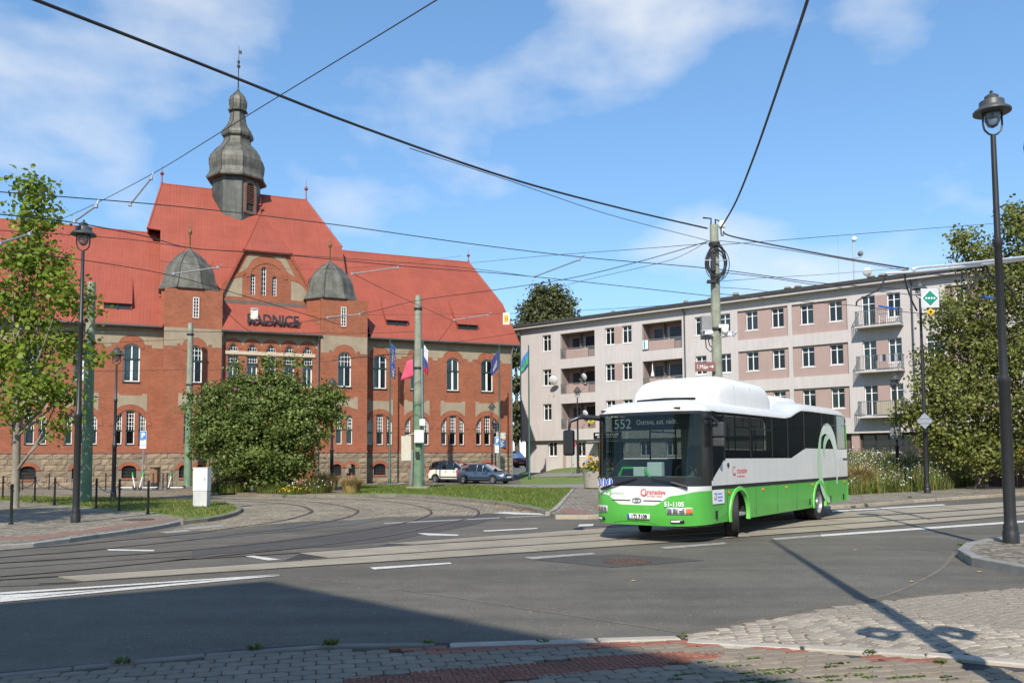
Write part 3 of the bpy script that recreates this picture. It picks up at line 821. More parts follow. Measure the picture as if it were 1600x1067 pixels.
for j in range(-10, 130):
    for i in range(-80, 80):
        u = i * 0.205 + (j % 2) * 0.1; v = j * 0.104
        x = u * ca - v * sa; y = u * sa + v * ca + 4.9
        if y < 4.2: continue
        px, py = proj((x, y, ZP))
        if py > 1110: continue
        d = math.hypot(x, y)
        if inpoly(px, py, RED_STRIP): red.append((d, x, y, RAD(13), 1.0))
        elif inpoly(px, py, RED_BAND): stud.append((d, x, y, RAD(13), 1.0))
scatter(grey, block_mesh('w', 0.197, 0.136, 'wave'), 'paving_block', GREYP, pav, ZP - 0.028)
scatter(red, block_mesh('r', 0.197, 0.098, 'plain'), 'red_paving_block', REDP, pav, ZP - 0.028)
scatter(stud, block_mesh('s', 0.197, 0.098, 'stud'), 'tactile_paving_block', REDP, pav, ZP - 0.028)
# setts in arcs by the kerb, right
COB = [(1064, 991), (1150, 974), (1300, 946), (1450, 927), (1600, 914.5), (1760, 901), (1760, 1046), (1600, 1028), (1484, 1017), (1344, 1014), (1208, 1002), (1076, 996)]
pts = [G(x, y) for x, y in COB]
b = MB(); b.add([(p.x, p.y, 0.024) for p in pts], [tuple(t) for t in tessellate_polygon([[Vector((p.x, p.y, 0)) for p in pts]])])
b.add([(p.x, p.y, .024) for p in pts] + [(p.x, p.y, -.02) for p in pts], [(i, (i + 1) % len(pts), len(pts) + (i + 1) % len(pts), len(pts) + i) for i in range(len(pts))])
cbase = st(b.build('sett_paving', M('sett joints', (0.12, 0.10, 0.075), 0.95, 0.35, 8, fine=0.3, world=True)))
cob = []
ca2, sa2 = math.cos(RAD(24)), math.sin(RAD(24))
for j in range(-30, 70):
    for i in range(-30, 70):
        u = i * 0.138 + (j % 2) * 0.07 + random.uniform(-.014, .014)
        v = j * 0.110 + 0.20 * abs(math.sin(math.pi * u / 1.9)) + random.uniform(-.012, .012)
        x = 3 + u * ca2 - v * sa2; y = 7.5 + u * sa2 + v * ca2
        if y < 3: continue
        px, py = proj((x, y, 0.02))
        if px > 1700 or not inpoly(px, py - 4.5, COB): continue
        sl_ = 0.20 * math.pi / 1.9 * math.cos(math.pi * u / 1.9) * (1 if math.sin(math.pi * u / 1.9) > 0 else -1)
        cob.append((math.hypot(x, y), x, y, RAD(24) + math.atan(sl_) + random.uniform(-.12, .12), random.uniform(0.92, 1.06)))
b = MB(); q, e = 0.064, 0.050
b.add([(-q, -e, 0), (q, -e, 0), (q, e, 0), (-q, e, 0), (-q, -e, .03), (q, -e, .03), (q, e, .03), (-q, e, .03), (-q * .84, -e * .8, .037), (q * .84, -e * .8, .039), (q * .83, e * .82, .038), (-q * .84, e * .8, .036)],
      [(0, 1, 5, 4), (1, 2, 6, 5), (2, 3, 7, 6), (3, 0, 4, 7), (4, 5, 9, 8), (5, 6, 10, 9), (6, 7, 11, 10), (7, 4, 8, 11), (8, 9, 10, 11)])
scatter(cob, b, 'sett', M('sett stone', (0.31, 0.265, 0.205), 0.75, 0.22, 14, fine=0.25, rnd=0.25, bump=0.3, bscale=60), cbase, 0.0)
# ================================================================ town hall
TH_A = math.atan2(.389, .921)
th = thing('town_hall', 'red brick town hall with red roofs, copper tower and two copper capped turrets', 'building', (0.05, 68, 0), TH_A)
class Op:
    """an opening: straight sides, a top that follows f(x)"""
    def __init__(s, x0, x1, z0, f, n=10):
        s.x0, s.x1, s.z0, s.f, s.n = x0, x1, z0, f, n
    def pts(s, i=0.0):
        xs = [s.x1 - i - (s.x1 - s.x0 - 2 * i) * k / s.n for k in range(s.n + 1)]
        return [(s.x0 + i, s.z0 + i), (s.x1 - i, s.z0 + i)] + [(x, max(s.z0 + i + .01, s.f(min(max(x, s.x0), s.x1)) - i)) for x in xs]
    def span(s, z):
        xs = [s.x0 + (s.x1 - s.x0) * k / 40 for k in range(41)]
        ok = [x for x in xs if s.f(x) >= z]
        return (min(ok), max(ok)) if ok else (s.x0, s.x0)
def semi(x0, x1, zs, zt):
    c = (x0 + x1) / 2; h = (x1 - x0) / 2
    return lambda x: zs + (zt - zs) * math.sqrt(max(0, 1 - ((x - c) / h) ** 2))
def window(op, y, root, tr=(), grid=None, low=None, ft=0.085, dep=0.07, set_=0.15, curtain=0, pane=None, fm=None, trm=None, bw=0.035):
    """white frame with its bars; transoms and the pane are its children"""
    y0 = y + set_
    b = MB()
    b.plate(op.pts(), [op.pts(ft)], y0, y0 + dep)
    if grid:
        za, nx, nz, ztop = grid
        for k in range(1, nx):
            x = op.x0 + (op.x1 - op.x0) * k / nx
            b.box(x - bw / 2, x + bw / 2, y0 + .01, y0 + .045, za, op.f(x) - ft * .5)
        for k in range(1, nz):
            z = za + (ztop - za) * k / nz
            a, c = op.span(z + .02)
            b.box(a + ft * .5, c - ft * .5, y0 + .012, y0 + .043, z - bw / 2, z + bw / 2)
    if low:
        for x, za, zb_, wd in low:
            b.box(x - wd / 2, x + wd / 2, y0 - .005, y0 + .05, za, min(zb_, op.f(x) - ft * .5))
    o = b.build('window', fm or WHITE, root)
    for z, h in tr:
        a, c = op.span(z + .02)
        MB().box(a + .01, c - .01, y0 - .035, y0 + .06, z - h / 2, z + h / 2).build('transom', trm or DKGREEN, o)
    b = MB(); pp = op.pts(ft * .6)
    b.poly([(p[0], y0 + .03, p[1]) for p in pp])
    b.build('pane', pane or GLASS, o)
    if curtain:
        xa, xb = op.x0 + ft, op.x1 - ft
        if curtain == 2: xb = xa + (xb - xa) * random.uniform(.3, .5)
        rows = []
        n = 22
        for zz_ in (op.z0 + .05, min(op.f((op.x0 + op.x1) / 2) - .1, op.z0 + (op.f((op.x0 + op.x1) / 2) - op.z0) * .97)):
            rows.append([(xa + (xb - xa) * k / n, y0 + .16 + .035 * math.sin(k * 1.9), zz_) for k in range(n + 1)])
        MB().grid(rows).build('curtain', CURT, o, smooth=0)
    return o
# ---- wings: the same bays right and left
Z_STONE = 2.32
ARC = lambda c: (lambda x: 4.2 + 1.1 * math.sqrt(max(0, 1 - ((x - c) / 1.04) ** 2)))
def bays(cs):
    holes = []; ups = []; arcs = []; bas = []
    for c in cs:
        u = Op(c - .52, c + .52, 7.25, semi(c - .52, c + .52, 9.5, 9.87))
        ups.append(u); holes.append(u.pts())
        f = ARC(c)
        for a, e in ((-.98, -.52), (-.27, .27), (.52, .98)):
            q = Op(c + a, c + e, 2.92, f, 8); arcs.append(q); holes.append(q.pts())
    return holes, ups, arcs
CR = [-11.13, -8.16, -5.19, -2.24]
CLF = [-28.62, -31.64, -34.66, -37.68]
def brick_wall(x0, x1, z0, z1, holes, y, name='wall', dep=0.3):
    b = MB(); b.wall([(x0, z0), (x1, z0), (x1, z1), (x0, z1)], holes, y, dep)
    return b.build(name, BRICK, th)
def plinth_holes(cs, w=.46):
    return [Op(c - w, c + w, .62, semi(c - w, c + w, 1.2, 1.48)) for c in cs]
BASE = []
for cs, x0, x1 in ((CR, -12.4, 0.0), (CLF, -40.0, -26.6)):
    holes, ups, arcs = bays(cs)
    brick_wall(x0, x1, Z_STONE, 11.12, holes, 0.0)
    for i, u in enumerate(ups):
        c = (u.x0 + u.x1) / 2
        window(u, 0, th, tr=[(8.82, .12)], low=[(c, 7.3, 8.8, .16), (c, 8.85, 9.9, .08)], curtain=random.choice((2, 1, 2, 1)) if cs is CR else 1)
        MB().box(c - .56, c + .56, -.07, .05, 7.17, 7.25).build('sill', DKGREEN, th)
    for i, q in enumerate(arcs):
        window(q, 0, th, tr=[(3.86, .09)], grid=(3.92, 3, 5, 5.3), curtain=random.choice((0, 2, 1, 1)), ft=.06, set_=.18)
        MB().box(q.x0 - .02, q.x1 + .02, -.03, .1, 2.86, 2.92).build('sill', DKGREEN, th)
    for c in cs:
        # brick ring over the three lights, plaster field above it
        n = 18; o_, i_ = [], []
        for k in range(n + 1):
            a = math.pi * k / n
            i_.append((c + 1.04 * math.cos(a), 4.2 + 1.1 * math.sin(a))); o_.append((c + 1.34 * math.cos(a), 4.2 + 1.45 * math.sin(a)))
        MB().plate(o_ + i_[::-1], [], -.035, 0.02).build('arch', BRICK2, th)
        f = lambda x: 4.2 + 1.47 * math.sqrt(max(0, 1 - ((x - c) / 1.36) ** 2))
        xs = [-1.03 + 2.06 * k / 12 for k in range(13)]
        MB().plate([(c + x, f(c + x)) for x in xs] + [(c + 1.03, 6.42), (c + .72, 6.42), (c + .72, 6.3), (c - .72, 6.3), (c - .72, 6.42), (c - 1.03, 6.42)], [], -.012, .02).build('plaster_field', PLAST, th)
    # plaster frieze with stepped brick hoods
    bot = []
    for c in sorted(cs):
        if c < x0 + 1: continue
        bot += [(c - 1.28, 9.62), (c - 1.28, 9.84), (c - .95, 9.84)]
        bot += [(c + .82 * math.cos(a), 9.86 + .62 * math.sin(a)) for a in [math.pi * (1 - k / 10) for k in range(11)]]
        bot += [(c + .95, 9.84), (c + 1.28, 9.84), (c + 1.28, 9.62)]
    MB().plate([(x0 + .02, 9.62)] + bot + [(x1 - .02, 9.62), (x1 - .02, 11.08), (x0 + .02, 11.08)], [], -.014, .02).build('frieze', PLAST, th)
    for c in cs:
        n = 12; o_, i_ = [], []
        for k in range(n + 1):
            a = math.pi * k / n
            i_.append((c + .54 * math.cos(a), 9.5 + .39 * math.sin(a))); o_.append((c + .80 * math.cos(a), 9.62 + .72 * math.sin(a)))
        MB().plate(o_ + i_[::-1], [], -.03, .02).build('arch', BRICK2, th)
    MB().box(x0, x1, -.09, .04, Z_STONE - .02, Z_STONE + .12).build('ledge', M('red stone ledge', (0.24, 0.085, 0.06), .8, .2, 4), th)
    BASE += [(q, 0.0) for q in plinth_holes(cs)]
# side, back and cross walls close the building
b = MB()
b.quad((0, 0.003, 0), (0, 15, 0), (0, 15, 11.1), (0, 0.003, 11.1)); b.quad((-40, 15, 0), (0, 15, 0), (0, 15, 11.1), (-40, 15, 11.1)); b.quad((-40, 0, 0), (-40, 15, 0), (-40, 15, 11.1), (-40, 0, 11.1))
b.poly([(0, .3, 11.1), (0, 14.7, 11.1), (0.0, 11.1, 15.1), (0.0, 3.1, 15.1)])
b.build('wall', BRICK, th)
# ---- projecting pavilion: piers, central bay, side walls
YP, YB = -1.2, -.7
PIER = ((-26.6, -22.8, -24.6), (-15.9, -12.4, -14.12))
for x0, x1, c in PIER:
    u = Op(c - .5, c + .5, 7.2, semi(c - .5, c + .5, 9.35, 9.8))
    l1 = Op(c - .62, c - .16, 2.95, semi(c - .62, c - .16, 4.85, 5.1)); l2 = Op(c + .16, c + .62, 2.95, semi(c + .16, c + .62, 4.85, 5.1))
    b = MB(); b.wall([(x0, Z_STONE), (x1, Z_STONE), (x1, 13.75), (x0, 13.75)], [u.pts(), l1.pts(), l2.pts()], YP, .3)
    b.quad((x0, YP, 0), (x0, .8, 0), (x0, .8, 13.75), (x0, YP, 13.75)); b.quad((x1, YP, 0), (x1, .8, 0), (x1, .8, 13.75), (x1, YP, 13.75))
    b.build('wall', BRICK, th)
    window(u, YP, th, tr=[(8.72, .12)], grid=(8.78, 4, 3, 9.8), low=[(c, 7.3, 8.7, .07)], curtain=2)
    for l in (l1, l2):
        window(l, YP, th, tr=[(4.0, .09)], grid=(4.05, 3, 4, 5.1), curtain=1, ft=.05)
    MB().box(c - .54, c + .54, YP - .07, YP + .05, 7.12, 7.2).build('sill', DKGREEN, th)
    n = 12; o_, i_ = [], []
    for k in range(n + 1):
        a = math.pi * k / n
        i_.append((c + .52 * math.cos(a), 9.35 + .47 * math.sin(a))); o_.append((c + .80 * math.cos(a), 9.5 + .80 * math.sin(a)))
    MB().plate(o_ + i_[::-1], [], YP - .03, YP + .02).build('arch', BRICK2, th)
    bot = [(c - 1.15, 9.7), (c - 1.15, 9.9), (c - .95, 9.9)] + [(c + .82 * math.cos(a), 9.72 + .64 * math.sin(a)) for a in [math.pi * (1 - k / 10) for k in range(11)]] + [(c + .95, 9.9), (c + 1.15, 9.9), (c + 1.15, 9.7)]
    MB().plate([(x0 + .02, 9.7)] + bot + [(x1 - .02, 9.7), (x1 - .02, 11.0), (x0 + .02, 11.0)], [], YP - .014, YP + .02).build('frieze', PLAST, th)
    MB().plate([(c - 1.0, 5.5), (c - .3, 5.75), (c + .3, 5.75), (c + 1.0, 5.5), (c + 1.0, 6.45), (c + .7, 6.45), (c + .7, 6.32), (c - .7, 6.32), (c - .7, 6.45), (c - 1.0, 6.45)], [], YP - .012, YP + .02).build('plaster_field', PLAST, th)
    MB().box(x0 - .04, x1 + .04, YP - .09, YP + .04, Z_STONE - .02, Z_STONE + .12).build('ledge', MATS['red stone ledge'], th)
    BASE += [(q, YP) for q in plinth_holes([c - .52, c + .52], .34)]
holes = []; ops = []
BC = [-22.0, -20.69, -19.39, -18.08, -16.78]
for c in BC:
    a1 = Op(c - .36, c + .36, 9.62, (lambda c: lambda x: 9.62 + .52 * (1 - abs((x - c) / .37) ** 2.2))(c))
    a2 = Op(c - .36, c + .36, 8.78, lambda x: 9.34, 2); a3 = Op(c - .36, c + .36, 7.1, lambda x: 8.62, 2)
    ops.append((a1, a2, a3)); holes += [a1.pts(), a2.pts(), a3.pts()]
door = Op(-20.6, -18.2, .35, semi(-20.6, -18.2, 3.2, 4.4))
lw = [Op(c - .5, c + .5, 2.95, semi(c - .5, c + .5, 4.8, 5.2)) for c in (-21.8, -17.0)]
holes += [door.pts()] + [q.pts() for q in lw]
b = MB(); b.wall([(-22.8, 0), (-15.9, 0), (-15.9, 11.0), (-22.8, 11.0)], holes, YB, .3); b.build('wall', BRICK, th)
for (a1, a2, a3) in ops:
    window(a1, YB, th, grid=(9.62, 4, 2, 10.14), ft=.045, bw=.025)
    window(a2, YB, th, grid=(8.78, 4, 2, 9.34), ft=.045, bw=.025)
    window(a3, YB, th, low=[((a3.x0 + a3.x1) / 2, 7.1, 8.6, .05)], curtain=1, trm=DKGREEN)
    c = (a1.x0 + a1.x1) / 2
    MB().box(c - .37, c + .37, YB - .03, YB + .08, 8.62, 8.78).build('transom', DKGREEN, th)
    n = 12; o_, i_ = [], []
    for k in range(n + 1):
        a = math.pi * k / n
        i_.append((c + .40 * math.cos(a), 9.75 + .43 * math.sin(a))); o_.append((c + .60 * math.cos(a), 9.80 + .72 * math.sin(a)))
    MB().plate(o_ + i_[::-1], [], YB - .03, YB + .02).build('arch', BRICK2, th)
for q in lw: window(q, YB, th, tr=[(4.0, .09)], grid=(4.05, 3, 4, 5.2), curtain=1)
MB().box(-22.55, -16.2, YB - .08, YB + .03, 9.36, 9.6).build('stone_band', M('cream stone', (0.50, 0.42, 0.30), .8, .2, 3, bump=.1), th)
bot = []
for c in BC:
    bot += [(c + .62 * math.cos(a), 10.0 + .55 * math.sin(a)) for a in [math.pi * (1 - k / 8) for k in range(9)]]
MB().plate([(-22.75, 10.0)] + bot + [(-15.95, 10.0), (-15.95, 10.97), (-22.75, 10.97)], [], YB - .014, YB + .02).build('frieze', PLAST, th)
dr = MB().plate(door.pts(), [], YB + .2, YB + .28).build('door', M('oak door', (0.10, 0.05, 0.025), .6, .3, 6), th)
for x in (-20.0, -18.8): MB().box(x - .42, x + .42, YB + .17, YB + .2, .8, 3.0).build('door_panel', MATS['oak door'], dr)
for k in range(3): MB().box(-21.0 + k * .1, -17.8 - k * .1, YB - 1.1 + k * .34, YB, k * .12, .12 + k * .12).build('step', KERB, th)
# ---- gable above the bay
YG = .5
gw = [Op(-20.78, -20.44, 14.0, semi(-20.78, -20.44, 15.35, 15.55)), Op(-20.02, -19.66, 14.0, semi(-20.02, -19.66, 15.95, 16.15)), Op(-19.24, -18.9, 14.0, semi(-19.24, -18.9, 15.3, 15.5))]
b = MB(); b.wall([(-23.0, 13.2), (-15.7, 13.2), (-18.0, 17.2), (-21.2, 17.2)], [q.pts() for q in gw], YG, .25); b.build('gable', BRICK, th)
for q in gw: window(q, YG, th, grid=(14.0, 2, 6, q.f((q.x0 + q.x1) / 2)), ft=.045, bw=.03)
gx = -19.6
for s in (-1, 1):
    pts = [(gx + s * 1.75, 13.75), (gx + s * 3.05, 13.75)] + [(gx + s * (1.75 + 1.3 * math.cos(a)), 13.75 + 1.5 * math.sin(a)) for a in [math.pi / 2 * k / 8 for k in range(1, 9)]]
    MB().plate(pts, [], YG - .012, YG + .02).build('plaster_field', PLAST, th)
    MB().plate([(gx + s * 1.45, 15.9), (gx + s * 2.05, 15.5), (gx + s * 1.3, 17.0), (gx + s * .35, 17.0), (gx + s * 1.0, 16.65)], [], YG - .012, YG + .02).build('plaster_field', PLAST, th)
    pts = []
    o_ = [(gx + s * (1.5 + 1.85 * math.cos(a)), 13.65 + 1.95 * math.sin(a)) for a in [math.pi / 2 * k / 8 for k in range(9)]]
    i_ = [(gx + s * (1.75 + 1.3 * math.cos(a)), 13.75 + 1.5 * math.sin(a)) for a in [math.pi / 2 * k / 8 for k in range(9)]]
    MB().plate(o_ + i_[::-1], [], YG - .04, YG + .01).build('arch', BRICK2, th)
n = 14
o_ = [(gx + 1.5 * math.cos(math.pi * k / n), 15.3 + 1.45 * math.sin(math.pi * k / n)) for k in range(n + 1)]
i_ = [(gx + 1.2 * math.cos(math.pi * k / n), 15.3 + 1.1 * math.sin(math.pi * k / n)) for k in range(n + 1)]
MB().plate(o_ + i_[::-1], [], YG - .04, YG + .01).build('arch', BRICK2, th)
b = MB(); b.bar((-23.1, YG - .06, 13.25), (-21.2, YG - .06, 17.2), .2, .16); b.bar((-15.6, YG - .06, 13.25), (-18.0, YG - .06, 17.2), .2, .16); b.build('gable_trim', BRICK2, th)
b = MB(); b.bar((-21.25, YG - .1, 17.25), (-17.95, YG - .1, 17.25), .2, .14); b.build('gable_cornice', M('brown timber', (.10, .06, .04), .7, .2), th)
# ---- roofs
def roof(polys, name='roof', mat=None, t=.1):
    b = MB()
    for p in polys: b.poly(p)
    return solid(b.build(name, mat or ROOF, th), t, 0)
E_Y, E_Z, R_Y, R_Z = -.5, 11.12, 7.0, 19.55
kz = 15.1; ky = E_Y + (kz - E_Z) / (R_Z - E_Z) * (R_Y - E_Y)
roof([[(-12.0, E_Y, E_Z), (.44, E_Y, E_Z), (.35, ky, kz), (-1.3, R_Y, R_Z), (-13.4, R_Y, R_Z), (-13.4, 1.3, E_Z + (1.3 - E_Y) * 1.124), (-12.0, 1.2, E_Z + (1.2 - E_Y) * 1.124)],
      [(.35, ky, kz), (.35, 14 - ky, kz), (-1.3, R_Y, R_Z)], [(-13.4, R_Y, R_Z), (-1.3, R_Y, R_Z), (.35, 14 - ky, kz), (.44, 14.5, E_Z), (-13.4, 14.5, E_Z)]])
roof([[(-40.5, E_Y, E_Z), (-26.65, E_Y, E_Z), (-26.65, R_Y, R_Z), (-40.5, R_Y, R_Z)], [(-40.5, R_Y, R_Z), (-26.65, R_Y, R_Z), (-26.65, 14.5, E_Z), (-40.5, 14.5, E_Z)]])
PY = 9.0; PZ = 24.2; pe_y, pe_z = .9, 13.45
ps = (PZ - pe_z) / (PY - pe_y)
hz = 19.5; hy = pe_y + (hz - pe_z) / ps
roof([[(-26.95, pe_y, pe_z), (-13.2, pe_y, pe_z), (-13.1, hy, hz), (-15.5, PY, PZ), (-27.0, PY, PZ), (-27.9, hy, hz), (-27.0, hy - .05, hz - .06)],
      [(-27.9, hy, hz), (-27.0, PY, PZ), (-27.9, 18 - hy, hz)], [(-13.1, hy, hz), (-13.1, 18 - hy, hz), (-15.5, PY, PZ)],
      [(-27.0, PY, PZ), (-15.5, PY, PZ), (-13.1, 18 - hy, hz), (-13.2, 18 - pe_y, pe_z), (-26.95, 18 - pe_y, pe_z), (-27.9, 18 - hy, hz)]])
b = MB()
for x in (-26.7, -13.4):
    b.poly([(x, .0, 9), (x, 18, 9), (x, 17, pe_z), (x, 18 - hy, hz - .1), (x, hy, hz - .1), (x, pe_y, pe_z - .1), (x, 0, pe_z - .1)])
b.quad((-26.7, 18, 0), (-13.4, 18, 0), (-13.4, 18, 13.4), (-26.7, 18, 13.4))
b.build('wall', BRICK, th)
apx = (-19.45, 7.35, 22.05)
roof([[(-23.05, YG - .25, 13.2), (-21.25, YG - .25, 17.25), apx, (-23.05, pe_y + .05, pe_z + .1)], [(-15.6, YG - .25, 13.2), (-17.92, YG - .25, 17.25), apx, (-15.6, pe_y + .05, pe_z + .1)],
      [(-21.3, YG - .32, 17.2), (-17.88, YG - .32, 17.2), apx]], 'gable_roof')
sk = roof([[(-22.85, YB - .55, 11.0), (-15.8, YB - .55, 11.0), (-15.75, YG + .05, 13.35), (-22.95, YG + .05, 13.35)]], 'bay_roof')
# ridge caps
b = MB()
for a, c in (((-27, PY, PZ), (-15.5, PY, PZ)), ((-27.0, PY, PZ), (-27.9, hy, hz)), ((-15.5, PY, PZ), (-13.1, hy, hz)), ((-13.4, R_Y, R_Z), (-1.3, R_Y, R_Z)), ((-40, R_Y, R_Z), (-26.7, R_Y, R_Z)), ((-1.3, R_Y, R_Z), (.35, ky, kz)), ((.35, ky, kz), (.44, E_Y, E_Z)), (apx, (-21.3, YG - .3, 17.22)), (apx, (-17.9, YG - .3, 17.22))):
    b.tube([a, c], .10, 6)
b.build('ridge_caps', ROOF, th, smooth=50)
# gutters and downpipes
b = MB()
for a, c in (((-12.3, E_Y - .05, E_Z - .05), (.5, E_Y - .05, E_Z - .05)), ((-40, E_Y - .05, E_Z - .05), (-26.7, E_Y - .05, E_Z - .05)), ((-22.85, YB - .62, 10.94), (-15.8, YB - .62, 10.94))):
    b.tube([a, c], .09, 8)
b.build('gutter', M('dark gutter', (.07, .068, .065), .5, .15), th, smooth=50)
for pts in ([(-.12, -.5, 11.0), (-.12, -.12, 10.4), (-.12, -.12, .1)], [(-22.75, YB - .6, 10.9), (-22.75, YB - .14, 10.4), (-22.75, YB - .14, .1)], [(-16.0, YB - .6, 10.9), (-16.0, YB - .14, 10.4), (-16.0, YB - .14, .1)],
            [(-23.05, .2, 13.6), (-22.75, -.9, 11.9)], [(-15.75, .2, 13.6), (-16.0, -.9, 11.9)]):
    MB().tube(pts, .065, 8).build('downpipe', ZINC, th, smooth=50)
# finials
def finial(x, y, z, h, mat=None):
    b = MB()
    b.lathe([(.11, 0), (.11, .1), (.05, .2), (.045, h * .45), (.15, h * .5), (.16, h * .56), (.05, h * .64), (.02, h * .66), (.012, h)], (x, y, z), 8)
    b.build('finial', mat or M('dark red paint', (.22, .03, .03), .5, .15), th, smooth=40)
finial(-27.0, PY, PZ, 1.6); finial(-15.5, PY, PZ, 1.9); finial(-1.3, R_Y, R_Z, 1.2); finial(-19.45, 7.35, 22.05, 1.5)
# ---- shed dormers on the wing roofs
def dormer(xc, w=1.85):
    z0, z1 = 12.22, 12.68
    yr = lambda z: E_Y + (z - E_Z) / (R_Z - E_Z) * (R_Y - E_Y)
    y0 = yr(z0) - .02; zt = 15.2
    d = MB()
    x0, x1 = xc - w / 2, xc + w / 2
    f = (x0, y0 - .12, z1 + .03); g = (x1, y0 - .12, z1 + .03)
    d.poly([f, g, (x1 - .1, yr(zt), zt + .02), (x0 + .1, yr(zt), zt + .02)])
    d.poly([(x0 + .06, y0, z0), (x0 + .06, y0, z1), (x0 + .1, yr(zt), zt)]); d.poly([(x1 - .06, y0, z0), (x1 - .06, y0, z1), (x1 - .1, yr(zt), zt)])
    o = d.build('dormer', ROOF, th); solid(o, .05, 0)
    MB().box(x0 + .1, x1 - .1, y0 + .05, y0 + .12, z0 - .05, z1).build('dormer_window', M('dormer void', (.012, .014, .014), .5, .2), o)
    MB().box(xc - .04, xc + .04, y0 - .01, y0 + .08, z0, z1).build('dormer_mullion', DKGREEN, o)
for x in (-9.67, -3.76, -29.6, -35.8): dormer(x)
# ---- octagonal turrets
def turret(cx, cy, wx, name):
    b = MB()
    ph = math.pi / 8
    b.lathe([(2.0, 0), (2.0, 2.9)], (cx, cy, 10.95), 8, ph=ph)
    t = b.build('turret', BRICK, th)
    MB().lathe([(2.16, 0), (2.2, .06), (1.96, .45), (1.84, .9), (1.74, 1.4), (1.58, 1.8), (1.2, 2.3), (.8, 2.7), (.4, 3.0), (.14, 3.2), (.06, 3.35)], (cx, cy, 13.78), 8, ph=ph).build('cap', COPPER, t)
    b = MB()
    for k in range(8):
        a = ph + k * math.pi / 4
        b.tube([(cx + r * math.cos(a), cy + r * math.sin(a), 13.78 + z) for r, z in ((2.21, .05), (1.97, .45), (1.85, .9), (1.75, 1.4), (1.59, 1.8), (1.21, 2.3), (.81, 2.7), (.41, 3.0))], .035, 5)
    b.build('cap_seams', COPPER_D, t)
    b = MB(); b.lathe([(.05, 0), (.045, 1.0), (.13, 1.15), (.13, 1.3), (.03, 1.45), (.05, 1.7), (.015, 1.8), (.01, 2.8)], (cx, cy, 17.05), 8); b.build('finial', M('old brass', (.14, .10, .03), .5, .2, metal=.4), t, smooth=40)
    yf = cy - 2.0 * math.cos(ph) - .012
    op = Op(wx - .2, wx + .2, 11.75, lambda x: 13.2, 2)
    MB().plate([(wx - .27, 11.66), (wx + .27, 11.66), (wx + .27, 13.28), (wx - .27, 13.28)], [op.pts()], yf - .03, yf + .01).build('window_surround', BRICK2, t)
    b = MB(); b.box(wx - .2, wx + .2, yf - .008, yf + .006, 11.75, 13.2); b.build('recess', DARKIN, t)
    b = MB(); b.plate(op.pts(), [op.pts(.05)], yf - .025, yf - .01)
    b.box(wx - .02, wx + .02, yf - .022, yf - .012, 11.75, 13.2)
    for k in range(1, 6): b.box(wx - .2, wx + .2, yf - .02, yf - .013, 11.75 + k * .24 - .015, 11.75 + k * .24 + .015)
    b.build('window', WHITE, t)
turret(-24.98, .66, -24.56, 'l'); turret(-14.92, .66, -14.22, 'r')
# ---- central ridge tower
tx, ty = -21.25, 8.6
def txz(py): return None
tow = MB(); ph = math.pi / 8 - RAD(15)
tow.lathe([(1.95, 0), (1.95, 5.0)], (tx, ty, 20.2), 8, ph=ph)
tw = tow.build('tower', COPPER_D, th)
prof = [(2.42, -.05), (2.46, .06), (2.2, .45), (2.14, .75), (2.22, 1.2), (2.24, 1.6), (2.1, 2.0), (1.75, 2.5), (1.3, 2.95), (1.08, 3.4), (1.05, 3.6), (1.26, 3.78), (1.3, 3.98), (1.22, 4.2), (.9, 4.6), (.66, 5.2), (.58, 5.75), (.56, 5.95), (.78, 6.0), (.8, 6.08), (.62, 6.2), (.70, 6.55), (.72, 6.9), (.62, 7.2), (.38, 7.5), (.15, 7.72), (.07, 7.9)]
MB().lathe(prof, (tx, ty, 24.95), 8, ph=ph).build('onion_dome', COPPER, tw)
b = MB()
for k in range(8):
    a = ph + k * math.pi / 4
    b.tube([(tx + (r + .01) * math.cos(a), ty + (r + .01) * math.sin(a), 24.95 + z) for r, z in prof[1:]], .035, 5)
b.build('dome_seams', COPPER_D, tw)
b = MB(); b.lathe([(.06, 0), (.05, .9), (.13, 1.0), (.05, 1.1), (.04, 1.9), (.16, 2.1), (.05, 2.3), (.13, 2.5), (.03, 2.7), (.02, 3.9)], (tx, ty, 32.8), 8); b.box(tx, tx + .25, ty - .01, ty + .01, 36.0, 36.3); b.build('spire', M('dark iron', (.05, .045, .045), .5, .2), tw, smooth=40)
# louvred window on the front right face of the tower
fa = -math.pi / 4
lv = thing('louvre_window', None, None); lv.parent = tw
rr = 1.95 * math.cos(math.pi / 8) + .01
fa = RAD(-60)
lv.location = (tx + rr * math.cos(fa), ty + rr * math.sin(fa), 22.1); lv.rotation_euler = (0, 0, fa + math.pi / 2)
op = Op(-.36, .36, 0, semi(-.36, .36, 2.0, 2.36)); op2 = Op(-.58, .58, -.15, semi(-.58, .58, 2.1, 2.58))
MB().plate(op2.pts(), [op.pts()], -.12, .0).build('surround', M('tower window frame', (.19, .11, .08), .7, .2), lv)
b = MB(); b.poly([(p[0], -.01, p[1]) for p in op.pts()]); b.build('recess', DARKIN, lv)
for k in range(9):
    z = .72 + k * .17
    a, c = op.span(z)
    MB().bar((a, -.06, z), (c, -.06, z), .10, .03, 0, (0, .5, 1)).build('louvre', MATS['tower window frame'], lv)
